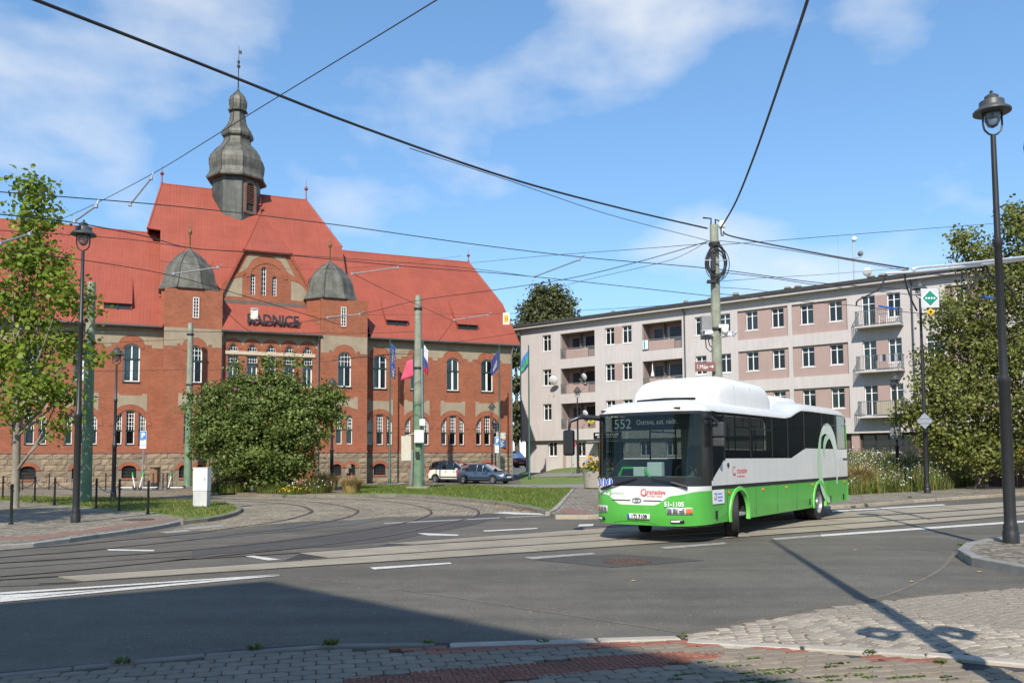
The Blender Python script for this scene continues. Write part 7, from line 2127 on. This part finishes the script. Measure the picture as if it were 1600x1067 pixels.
def crown(name, parent, lobes, size, mat, seed, clump=26, spread=.34, shell=.55):
    rg = np.random.default_rng(seed); C_ = []; O_ = []
    for (c, r, n) in lobes:
        c = np.array(c, float); r = np.array(r if hasattr(r, '__len__') else (r, r, r), float)
        k = max(1, n // clump)
        d = unit(rg.normal(size=(k, 3)))
        rad = rg.uniform(shell, 1.0, (k, 1)) * (1 + .14 * np.sin(d[:, :1] * 5 + seed) + .12 * np.sin(d[:, 2:] * 7 + d[:, 1:2] * 4))
        cc = c + d * r * rad
        q = np.repeat(cc, clump, 0) + rg.normal(size=(k * clump, 3)) * spread * np.array([1, 1, .7])
        C_.append(q); O_.append(unit(np.repeat(d, clump, 0) + (q - np.repeat(cc, clump, 0)) * .8))
    C_ = np.concatenate(C_); O_ = np.concatenate(O_)
    V, Fc = leaves(rg, C_, O_, size)
    return mesh_np(name, V, Fc, mat, None, parent)
def limbs(name, parent, base, H, r0, tips, seed, mat=BARK):
    rd = random.Random(seed); b = MB()
    base = Vector(base)
    n = 8; tr = [base + Vector((math.sin(k * 1.1 + seed) * .05 * k / n * H * .1, math.cos(k * 1.7 + seed) * .04 * k / n * H * .1, H * k / n)) for k in range(n + 1)]
    b.tube([tr[0] - Vector((0, 0, .1))] + tr, [r0 * 1.35] + [r0 * (1 - .75 * k / n) for k in range(n + 1)], 9)
    tk = b.build('trunk', mat, parent, smooth=60)
    b = MB()
    for tp in tips:
        tp = Vector(tp); f = min(.95, max(.2, (tp.z - base.z) / H * .62)); s = tr[min(n, int(f * n))]
        m_ = s.lerp(tp, .5) + Vector((rd.uniform(-.2, .2), rd.uniform(-.2, .2), -.15 * (tp - s).length * .4))
        pts = spline([s, m_, tp], 5)
        b.tube(pts, [r0 * .42 * (1 - .85 * k / (len(pts) - 1)) for k in range(len(pts))], 6)
    if b.v: b.build('branches', mat, parent, smooth=60)
    return tk
LF_MAPLE = leafmat('plane tree leaf', (.17, .25, .035), .35, .45)
LF_BUSH = leafmat('bush leaf', (.108, .158, .040), .45, .28)
LF_LIME = leafmat('lime tree leaf', (.15, .18, .05), .4, .35)
LF_FAR = leafmat('far tree leaf', (.075, .09, .035), .3, .25)
# young plane tree at the left
def px_lobe(px, py, d, rp, n, ry=None, sq=1.0):
    c = P(px, py, d); r = rp / CF * d
    return (tuple(c), (r, r if ry is None else ry, r * sq), n)
g = G(23, 793, .1)
t = thing('plane_tree', 'young broad leaved tree with yellow green leaves at the left edge', 'tree', g)
D = g.y
lob = [px_lobe(52, 300, D, 30, 420, sq=1.2), px_lobe(58, 345, D, 40, 560), px_lobe(35, 395, D, 44, 620), px_lobe(75, 420, D, 40, 480), px_lobe(95, 462, D - .6, 42, 520), px_lobe(20, 470, D, 50, 640), px_lobe(60, 520, D + .5, 55, 700), px_lobe(130, 472, D, 18, 90), px_lobe(155, 487, D, 12, 45), px_lobe(112, 540, D, 34, 300), px_lobe(150, 560, D - .4, 14, 60), px_lobe(10, 560, D, 48, 560), px_lobe(55, 600, D - .5, 48, 560), px_lobe(95, 615, D, 34, 340), px_lobe(20, 635, D, 40, 380), px_lobe(90, 665, D, 22, 140), px_lobe(-40, 480, D, 60, 560), px_lobe(-50, 580, D, 60, 500)]
lob = [((c[0] - g.x, c[1] - g.y, c[2] - g.z), r, n) for c, r, n in lob]
crown('crown', t, [(c, r, int(n * 1.3)) for c, r, n in lob], .145, LF_MAPLE, 3, 12, .24, .3)
limbs('t', t, (0, 0, 0), 10.2, .15, [c for c, r, n in lob[1:16]], 2, M('smooth grey bark', (.23, .20, .15), .85, .25, 5, bump=.2))
# its neighbour left of the picture shades the paving
t2 = thing('plane_tree', 'young street tree standing left of the picture, its shade on the island paving', 'tree', (-16.6, 17.6, .09))
lob2 = [((math.cos(k * 2.4) * 1.7, math.sin(k * 2.4) * 1.9, 5.4 + (k % 6) * .9), (1.3, 1.5, 1.1), 520) for k in range(13)]
crown('crown', t2, lob2, .22, LF_MAPLE, 5, 10, .25, .3)
limbs('t', t2, (0, 0, 0), 9.5, .14, [c for c, r, n in lob2], 3, MATS['smooth grey bark'])
# round bush
g = G(410, 768, .1); D = g.y
t = thing('round_bush', 'large dark green round bush in front of the town hall entrance', 'bush', g)
lob = [px_lobe(x, y, D + dd, r, n, sq=.9) for x, y, r, n, dd in ((410, 650, 70, 4200, 0), (350, 660, 50, 2400, -.3), (470, 655, 55, 2800, -.4), (395, 608, 40, 1500, 0), (450, 605, 38, 1400, .2), (340, 615, 32, 900, .3), (500, 620, 28, 800, 0), (522, 640, 20, 420, .2), (322, 690, 34, 1000, 0), (400, 705, 60, 2600, -.8), (455, 715, 48, 1900, -.7), (365, 725, 40, 1200, -.5), (425, 585, 16, 260, 0), (380, 590, 14, 200, 0), (520, 615, 14, 200, 0), (305, 655, 20, 320, .4), (430, 742, 40, 1100, -.6))]
lob = [((c[0] - g.x, c[1] - g.y, c[2] - g.z), r, n) for c, r, n in lob]
rdb = random.Random(12); twigs = []
for k in range(26):
    c, r, n = lob[rdb.randrange(len(lob))]; a = rdb.uniform(-.2, math.pi + .2)
    twigs.append(((c[0] + math.cos(a) * r[0] * 1.15, c[1] - .3, c[2] + math.sin(a) * r[2] * 1.15), (.32, .3, .38), 130))
lob = [((c[0] * .95, c[1] * .95, c[2] * .96), tuple(q * .95 for q in r), n) for c, r, n in lob]
crown('crown', t, [(c, r, int(n * 2.3)) for c, r, n in lob] + twigs, .118, LF_BUSH, 11, 18, .19, .4)
limbs('t', t, (-.1, .2, 0), 3.4, .20, [c for c, r, n in lob[:12]], 5)
b = MB(); b.tube([(.1, .1, 0), (-.9, -.4, .7), (-1.6, -.6, 1.6)], [.16, .12, .07], 7); b.build('low_limb', BARK, t)
rg = np.random.default_rng(2)
cs = []
for k in range(46):
    c, r, n = lob[[3, 4, 0][k % 3]]
    d = unit(rg.normal(size=3)); d[1] = -abs(d[1]); d[2] = abs(d[2]) * .8; cs.append(np.array(c) + d * np.array(r) * 1.0)
V, Fc = leaves(rg, np.array(cs), unit(np.array(cs)), .13)
mesh_np('blossom', V, Fc, M('purple blossom', (.22, .03, .14), .8, .2), None, t)
# big lime trees at the right
for lab, spots, base, seed in (('big lime tree in front of the flats, left of the near lamp post', ((1520, 392, 34, 900, 0), (1505, 372, 18, 320, 0), (1548, 430, 38, 1100, 0), (1478, 492, 36, 1000, -.4), (1520, 490, 50, 1900, .4), (1500, 560, 56, 2300, 0), (1455, 565, 26, 560, 0), (1550, 550, 60, 2400, .5), (1475, 620, 48, 1700, -.5), (1440, 640, 32, 800, 0), (1412, 652, 20, 330, 0), (1530, 630, 60, 2200, 0), (1480, 670, 40, 1000, 0), (1560, 680, 50, 1300, .5), (1440, 600, 22, 330, 0), (1530, 705, 40, 1300, -1.0), (1490, 700, 34, 900, -.6), (1450, 685, 28, 600, -.3), (1575, 710, 30, 800, -1)), (1528, 700, 42.5), 21),
                               ('big lime tree at the right edge behind the near lamp post', ((1592, 348, 30, 900, 0), (1612, 400, 50, 1700, 0), (1590, 460, 42, 1300, 0), (1630, 500, 70, 2600, 0), (1590, 560, 46, 1400, 0), (1640, 600, 80, 2600, 0), (1600, 650, 50, 1500, 0), (1580, 330, 14, 160, 0)), (1630, 700, 41), 22)):
    p0 = P(*base); g = Vector((p0.x, p0.y, .05))
    t = thing('lime_tree', lab, 'tree', g, 0, 'lime trees before the flats')
    lob = [px_lobe(x, y, p0.y + dd, r, int(n * 1.15), ry=min(2.6, r / CF * 42 * 1.4)) for x, y, r, n, dd in spots]
    lob = [((c[0] - g.x, c[1] - g.y, c[2] - g.z), r, n) for c, r, n in lob]
    crown('crown', t, [(c, r, int(n * 1.1)) for c, r, n in lob], .135, LF_LIME, seed, 18, .26, .4)
    limbs('t', t, (0, 0, 0), 9.5, .24, [c for c, r, n in lob], seed)
# tall trees behind and between the buildings
for lab, spots, base, seed in (('tall dark tree rising behind the flats roof', ((850, 470, 20, 500, 0), (875, 478, 22, 560, 0), (835, 490, 22, 500, 0), (858, 500, 36, 1300, 0), (888, 500, 16, 300, 0), (822, 520, 22, 420, 0), (870, 530, 40, 1000, 0), (838, 535, 36, 800, 0), (846, 454, 9, 120, 0), (868, 456, 10, 140, 0)), (855, 700, 108), 31),
                               ('narrow leafy tree in the gap between town hall and flats', ((808, 560, 9, 240, 0), (806, 600, 9, 240, 0), (809, 640, 9, 240, 0), (807, 530, 8, 200, 0), (809, 675, 9, 200, 0), (805, 560, 9, 200, 1), (806, 650, 9, 200, 1)), (808, 720, 92), 32)):
    p0 = P(*base); g = Vector((p0.x, p0.y, .9))
    t = thing('background_tree', lab, 'tree', g, 0, 'trees behind the buildings')
    lob = [px_lobe(x, y, p0.y + dd, r, n * 3) for x, y, r, n, dd in spots]
    lob = [((c[0] - g.x, c[1] - g.y, c[2] - g.z), r, n) for c, r, n in lob]
    crown('crown', t, lob, .30, LF_FAR, seed, 20, .5, .45)
    limbs('t', t, (0, 0, 0), lob[0][0][2] * .9, .35, [c for c, r, n in lob], seed)
# ---- grass, meadow, bedding plants (nobody could count them)
def blades(name, poly, n, h0, h1, wd, mats, wts, seed, z=0.1, lean=.35, hf=None, label=None, cat='grass', tips=None, par=None):
    rg = np.random.default_rng(seed)
    W = [G(x, y, z) for x, y in poly]; pg = [(p.x, p.y) for p in W]
    x0, x1 = min(p[0] for p in pg), max(p[0] for p in pg); y0, y1 = min(p[1] for p in pg), max(p[1] for p in pg)
    pts = []
    rd = random.Random(seed)
    tries = 0
    while len(pts) < n and tries < n * 30:
        tries += 1
        x = rd.uniform(x0, x1); y = rd.uniform(y0, y1)
        if inpoly(x, y, pg): pts.append((x, y))
    P_ = np.array(pts); n = len(P_)
    zb = np.full(n, z) if hf is None else np.array([hf(a, c) for a, c in pts])
    h = rg.uniform(h0, h1, n) * (0.7 + .6 * np.abs(np.sin(P_[:, 0] * .9 + seed) * np.cos(P_[:, 1] * .7)))
    a = rg.uniform(0, 2 * np.pi, n); l = rg.normal(0, lean, (n, 2)) * h[:, None]
    dx_ = np.cos(a) * wd / 2; dy_ = np.sin(a) * wd / 2
    B0 = np.stack([P_[:, 0] - dx_, P_[:, 1] - dy_, zb], 1); B1 = np.stack([P_[:, 0] + dx_, P_[:, 1] + dy_, zb], 1)
    T = np.stack([P_[:, 0] + l[:, 0], P_[:, 1] + l[:, 1], zb + h], 1)
    T0 = T - np.stack([dx_, dy_, 0 * dx_], 1) * .35; T1 = T + np.stack([dx_, dy_, 0 * dx_], 1) * .35
    V = np.stack([B0, B1, T1, T0], 1).reshape(-1, 3); Fc = np.arange(4 * n).reshape(n, 4)
    mi = rg.choice(len(mats), n, p=wts)
    if tips:
        ts, tm, frac = tips
        k = rg.random(n) < frac
        tv = T[k]; m_ = len(tv); nr = unit(rg.normal(size=(m_, 3)) + np.array([0, -.8, .8])); tt = unit(np.cross(nr, rg.normal(size=(m_, 3)))); bb = np.cross(nr, tt)
        s = ts * rg.uniform(.6, 1.4, (m_, 1))
        V2 = np.stack([tv + tt * s, tv + bb * s, tv - tt * s, tv - bb * s], 1).reshape(-1, 3)
        F2 = np.arange(4 * m_).reshape(m_, 4) + len(V)
        V = np.concatenate([V, V2]); Fc = np.concatenate([Fc, F2])
        mi = np.concatenate([mi, len(mats) + rg.choice(len(tm[0]), m_, p=tm[1])]); mats = list(mats) + list(tm[0])
    o = mesh_np(name, V, Fc, mats, mi, par)
    o['kind'] = 'stuff'
    if label: tag(o, label, cat)
    return o
GR1 = leafmat('grass blade', (.10, .16, .03), .35, .3); GR2 = leafmat('dry grass blade', (.24, .20, .075), .3, .3); GR3 = leafmat('olive stem', (.10, .115, .035), .4, .3)
blades('grass', [(-60, 773), (0, 774.5), (200, 777.5), (300, 781), (350, 785), (368, 791), (368, 797), (345, 804), (300, 808.5), (275, 805), (225, 798.5), (150, 792.5), (85, 787), (0, 781), (-60, 779)], 16000, .04, .09, .02, [GR1, GR2], [.72, .28], 41, .1, label='short grass of the left island lawn')
blades('grass', [(545, 771), (600, 770), (660, 772), (740, 778), (800, 785), (845, 793), (858, 796), (868, 792), (896, 763), (800, 761.3), (762, 758), (560, 758), (545, 764)], 20000, .05, .10, .03, [GR1, GR2], [.9, .1], 42, .1, label='short green grass of the central lawn')
WF = M('white petal', (.75, .74, .72), .8, .1); YFL = M('yellow petal', (.70, .45, .03), .8, .1); PUR = M('mauve petal', (.25, .14, .26), .8, .2); ORF = M('orange petal', (.75, .27, .02), .8, .1)
mp_ = [(1322, 774), (1400, 769.5), (1480, 765), (1552, 755), (1560, 748), (1500, 742), (1330, 748)]
W = [G(x, y, .09) for x, y in mp_]
_u = (W[3] - W[0]).normalized(); _n = Vector((-_u.y, _u.x, 0))
def mound(x, y):
    return .092 + .8 * sstep(.3, 5.0, (Vector((x, y, .09)) - W[0]).dot(_n))
b = MB(); rows = []
x0, x1, y0, y1 = min(p.x for p in W), max(p.x for p in W), min(p.y for p in W), max(p.y for p in W)
pgW = [(p.x, p.y) for p in W]
for j in range(16):
    a = W[0].lerp(W[6], j / 15); c = W[3].lerp(W[4], j / 15); mid = W[1].lerp(W[5], j / 15)
    r = []
    for i in range(25):
        f = i / 24
        p = a.lerp(c, f)
        r.append((p.x, p.y, mound(p.x, p.y)))
    rows.append(r)
b.grid(rows); st(b.build('meadow_mound', SOIL, smooth=0))
blades('flower_meadow', mp_, 26000, .45, 1.15, .04, [GR3, GR1, GR2], [.50, .42, .08], 43, .09, .16, mound, 'tall wild flower meadow with white and mauve blossoms by the right lamp post', 'flowers', (.027, ([WF, PUR, YFL, ORF], [.62, .26, .07, .05]), .38))
def tuft(label, p, n, h0, h1, r, mats, wts, seed, lean, tips=None, name='grass_tuft', cat='grass', spr=.8, fall=.35):
    if name in ('herb_clump', 'flower_clump'): spr, fall, lean = 1.15, .55, lean * .5
    rg = np.random.default_rng(seed)
    a = rg.uniform(0, 2 * np.pi, n); rr = r * np.sqrt(rg.random(n)) ; base = np.stack([rr * np.cos(a) * spr, rr * np.sin(a) * spr, 0 * a], 1)
    h = rg.uniform(h0, h1, n) * (1 - fall * rr / r); out = np.stack([np.cos(a), np.sin(a), 0 * a], 1)
    mid = base + out * (lean * h * .35)[:, None] + np.stack([0 * a, 0 * a, h * .7], 1); tip = base + out * (lean * h)[:, None] + np.stack([0 * a, 0 * a, h * rg.uniform(.75, 1.0, n)], 1)
    t_ = np.stack([-np.sin(a), np.cos(a), 0 * a], 1) * .008 * max(1, h1 * 1.2)
    V = np.stack([base - t_, base + t_, mid + t_, mid - t_, mid - t_, mid + t_, tip + t_ * .2, tip - t_ * .2], 1).reshape(-1, 3)
    Fc = np.arange(8 * n).reshape(-1, 4); mi = np.repeat(rg.choice(len(mats), n, p=wts), 2)
    if tips:
        ts, tm, k_ = tips
        tv = tip[:k_]; m_ = len(tv); nr = unit(rg.normal(size=(m_, 3)) + np.array([0, -.8, .8])); tt = unit(np.cross(nr, rg.normal(size=(m_, 3)))); bb = np.cross(nr, tt)
        V2 = np.stack([tv + tt * ts, tv + bb * ts, tv - tt * ts, tv - bb * ts], 1).reshape(-1, 3)
        Fc = np.concatenate([Fc, np.arange(4 * m_).reshape(m_, 4) + len(V)]); V = np.concatenate([V, V2]); mi = np.concatenate([mi, np.full(m_, len(mats))]); mats = list(mats) + [tm]
    o = mesh_np(name, V, Fc, mats, mi); o.location = p
    return tag(o, label, cat)
STRAW = leafmat('feather grass', (.38, .31, .16), .25, .4)
tuft('pale feather grass clump at the right end of the planting bed', G(549, 770, .1), 900, .7, 1.15, .5, [STRAW], [1], 51, .55)
tuft('smaller pale feather grass clump in the planting bed', G(514, 766, .1), 700, .9, 1.3, .5, [STRAW, GR3], [.8, .2], 52, .45)
tuft('grey green herb clump right of the white cabinet', G(358, 769, .1), 1400, .7, 1.35, .9, [GR3, GR1], [.6, .4], 53, .75, (.03, PUR, 120), 'herb_clump', 'plant')
tuft('yellow flowering low plant at the bed kerb', G(462, 771, .1), 700, .3, .55, .7, [GR1], [1], 54, .9, (.035, YFL, 130), 'flower_clump', 'plant')
tuft('dark green herb clump below the round bush', G(432, 770, .1), 900, .4, .8, .9, [GR3, GR1], [.7, .3], 55, .8, None, 'herb_clump', 'plant')
tuft('bushy herb clump between the round bush and the feather grass', G(488, 770, .1), 1300, .6, 1.1, .9, [GR3, GR1, GR2], [.5, .3, .2], 56, .7, (.03, WF, 60), 'herb_clump', 'plant')
tuft('rusty herb clump in the planting bed behind the feather grass', G(500, 765, .1), 900, .8, 1.35, .7, [GR3, GR2], [.6, .4], 57, .4, (.04, ORF, 60), 'herb_clump', 'plant')
tuft('straw coloured grass clump in the meadow beside the bus', G(1352, 771, .1) + Vector((0, .6, .1)), 900, 1.0, 1.6, .5, [STRAW], [1], 58, .45)
# weeds in the kerb joints
for k, (x, y, lab, h) in enumerate(((190, 1035, 'small weed at the shaded kerb, leftmost', .18), (398, 1013, 'low weed in the shaded kerb joint before the manhole cover', .17), (518, 1006, 'grass tuft at the shaded kerb where the red strip begins', .22), (670, 1004, 'weed at the joint between the shaded and the pale kerb', .10), (848, 1001, 'weed in the gap between two pale kerb stones', .06), (1066, 994, 'weed where setts and pale kerb meet', .07), (1360, 1018, 'weed beside the pale kerb under the sett edge', .06), (1470, 1034, 'weed at the end of the red strip', .07), (1333, 793, 'weed at the far kerb beside the bus tail', .32), (1354, 791, 'second weed at the far kerb right of the bus tail', .2), (1501, 852, 'weed at the tip of the near right kerb', .14), (1549, 846, 'weed in the corner pavement left of the near lamp', .12), (1422, 777, 'weed in the far pavement left of the meadow lamp', .25))):
    tuft(lab, G(x, y, .07 if y > 900 else .1), 40, h * .15, h * .4, .06 + h * .15, [GR1, GR3], [.7, .3], 60 + k, .9, None, 'weed', 'weed')
# moss in the paving joints, front right
rg = np.random.default_rng(77); mv = []
rd = random.Random(6); mpg = [(1080, 1024), (1300, 1032), (1470, 1046), (1490, 1064), (1200, 1066), (1050, 1063)]
while len(mv) < 30 * 26:
    px_, py_ = rd.uniform(1040, 1500), rd.uniform(1022, 1066)
    if not inpoly(px_, py_, mpg): continue
    c = G(px_, py_, ZP); ln = rd.uniform(.05, .16)
    for k in range(26):
        u = rd.uniform(-ln, ln); mv.append((c.x + u * ca, c.y + u * sa + rd.gauss(0, .008), ZP + rd.uniform(-.002, .006)))
V, Fc = leaves(rg, np.array(mv), np.tile([0, 0, 2.0], (len(mv), 1)), .022, 1.0)
o = mesh_np('joint_moss', V, Fc, GR1, None, None); o['kind'] = 'stuff'; tag(o, 'moss in the joints of the near paving', 'moss')
# flowers of the tub
t = [o for o in COL.objects if o.name.startswith('flower_tub')][0]
rg = np.random.default_rng(5); n = 420
c = rg.normal(size=(n, 3)) * np.array([.38, .38, .22]) + np.array([0, 0, 1.2])
V, Fc = leaves(rg, c, unit(c - np.array([0, 0, .9])), .13); mesh_np('foliage', V, Fc, GR1, None, t)
c = rg.normal(size=(110, 3)) * np.array([.42, .42, .22]) + np.array([0, -.1, 1.3]); V, Fc = leaves(rg, c, unit(c - np.array([0, 0, .9])), .13); mesh_np('blossoms', V, Fc, ORF, None, t)
# fallen leaves on the asphalt
LFD = M('fallen leaf', (.45, .27, .09), .8, .2)
for k, (x, y, lab) in enumerate(((1425, 907, 'yellow fallen leaf on the asphalt above the setts'), (1337, 858, 'yellow fallen leaf on the asphalt right of the bus'), (1531, 892, 'yellow fallen leaf below the near right kerb'), (990, 906, 'yellow fallen leaf below the dark asphalt patch'))):
    p = G(x, y, .02); b = MB(); b.add([(-.035, -.02, 0), (.012, -.028, .008), (.04, 0, .003), (.006, .03, .009), (-.03, .02, .005), (0, 0, .012)], [(0, 1, 5), (1, 2, 5), (2, 3, 5), (3, 4, 5), (4, 0, 5)])
    o = b.build('fallen_leaf', LFD, loc=(p.x, p.y, .012)); solid(o, .002); tag(o, lab, 'leaf', 'fallen leaves on the road')
rg = np.random.default_rng(8)
def litter(name, line, n, wd, label, seed):
    rd = random.Random(seed); L_ = [G(x, y, .02) for x, y in line]; cs = []
    for k in range(n):
        i = rd.randrange(len(L_) - 1); q = L_[i].lerp(L_[i + 1], rd.random()); cs.append((q.x + rd.gauss(0, wd), q.y + rd.gauss(0, wd), .02))
    V, Fc = leaves(rg, np.array(cs), np.tile([0, 0, 3.0], (n, 1)), .055, 1.0); o = mesh_np(name, V, Fc, LFD); o['kind'] = 'stuff'; tag(o, label, 'leaves')
litter('leaf_litter', [(690, 778), (760, 786), (820, 796), (845, 800)], 420, .28, 'dry leaves lying along the central lawn kerb', 3)
litter('leaf_litter', [(286, 816), (340, 811), (372, 802)], 120, .12, 'dry leaves lying along the left island kerb', 4)
litter('leaf_litter', [(1340, 774), (1450, 769), (1550, 758)], 300, .2, 'dry leaves along the foot of the flower meadow', 5)
# ================================================================ the house behind the viewer that throws the shade
Hh = 14.0
# a grey house right of the picture, mirrored in the bus windows
gh = thing('street_house', 'plain grey house right of the picture, mirrored in the bus side windows', 'house', (44, 34, 0), RAD(58))
GHW = M('grey house render', (.20, .19, .18), .9, .1, 1)
bb = MB(); bb.box(-16, 16, 0, 9, 0, 13); bb.build('wall', GHW, gh)
MB().add([(-16.5, -.5, 13), (16.5, -.5, 13), (16.5, 9.5, 13), (-16.5, 9.5, 13), (-13, 4.5, 17), (13, 4.5, 17)], [(0, 1, 5, 4), (2, 3, 4, 5), (0, 4, 3), (1, 2, 5)]).build('roof', ROOFD, gh)
for k in range(10):
    for z in (1.2, 4.4, 7.6, 10.6):
        x = -14.4 + k * 3.2
        f = MB().box(x - .6, x + .6, -.06, -.002, z, z + 1.6).build('window', WHITE, gh)
        MB().box(x - .5, x + .5, -.08, -.062, z + .1, z + 1.5).build('pane', M('house pane', (.012, .014, .016), .1, .2), f)
C0 = Vector((-3.5 - .158 * Hh / math.tan(SUN_EL), 11.9 - .987 * Hh / math.tan(SUN_EL), 0))
da = Vector((.707, -.707, 0)); db = Vector((-.84, -.54, 0))
hs = thing('corner_house', 'brick corner house behind the viewer whose shade lies on the near road', 'building', C0)
A_ = da * 17; B_ = db * 17
b = MB(); q = [Vector((0, 0, 0)), A_, A_ + B_, B_]
for i in range(4):
    a, c = q[i], q[(i + 1) % 4]; b.quad((a.x, a.y, 0), (c.x, c.y, 0), (c.x, c.y, Hh - .3), (a.x, a.y, Hh - .3))
b.build('wall', BRICK, hs)
b = MB(); b.prism([(v.x * 1.0, v.y * 1.0, Hh - .3) for v in q], (0, 0, .3)); b.build('cornice', PLAST, hs)
cen = (A_ + B_) / 2; b = MB()
for i in range(4):
    a, c = q[i], q[(i + 1) % 4]; b.poly([(a.x, a.y, Hh + .01), (c.x, c.y, Hh + .01), (cen.x, cen.y, Hh + 3.0)])
b.build('roof', ROOF, hs)
for dv in (da, db):
    nrm = Vector((dv.y, -dv.x, 0)) if dv is da else Vector((-dv.y, dv.x, 0))
    nrm = -nrm if nrm.dot(-cen) < 0 else nrm
    for k in range(5):
        for z in (1.2, 4.6, 8.0, 11.0):
            c = dv * (2.0 + k * 3.2) + nrm * .02
            wn_ = MB(); wn_.bar((c - dv * .6) + Vector((0, 0, z + .9)), (c + dv * .6) + Vector((0, 0, z + .9)), .06, 1.8); f = wn_.build('window', WHITE, hs)
            wp = MB(); wp.bar((c - dv * .5) + nrm * .02 + Vector((0, 0, z + .9)), (c + dv * .5) + nrm * .02 + Vector((0, 0, z + .9)), .06, 1.6); wp.build('pane', GLASS, f)
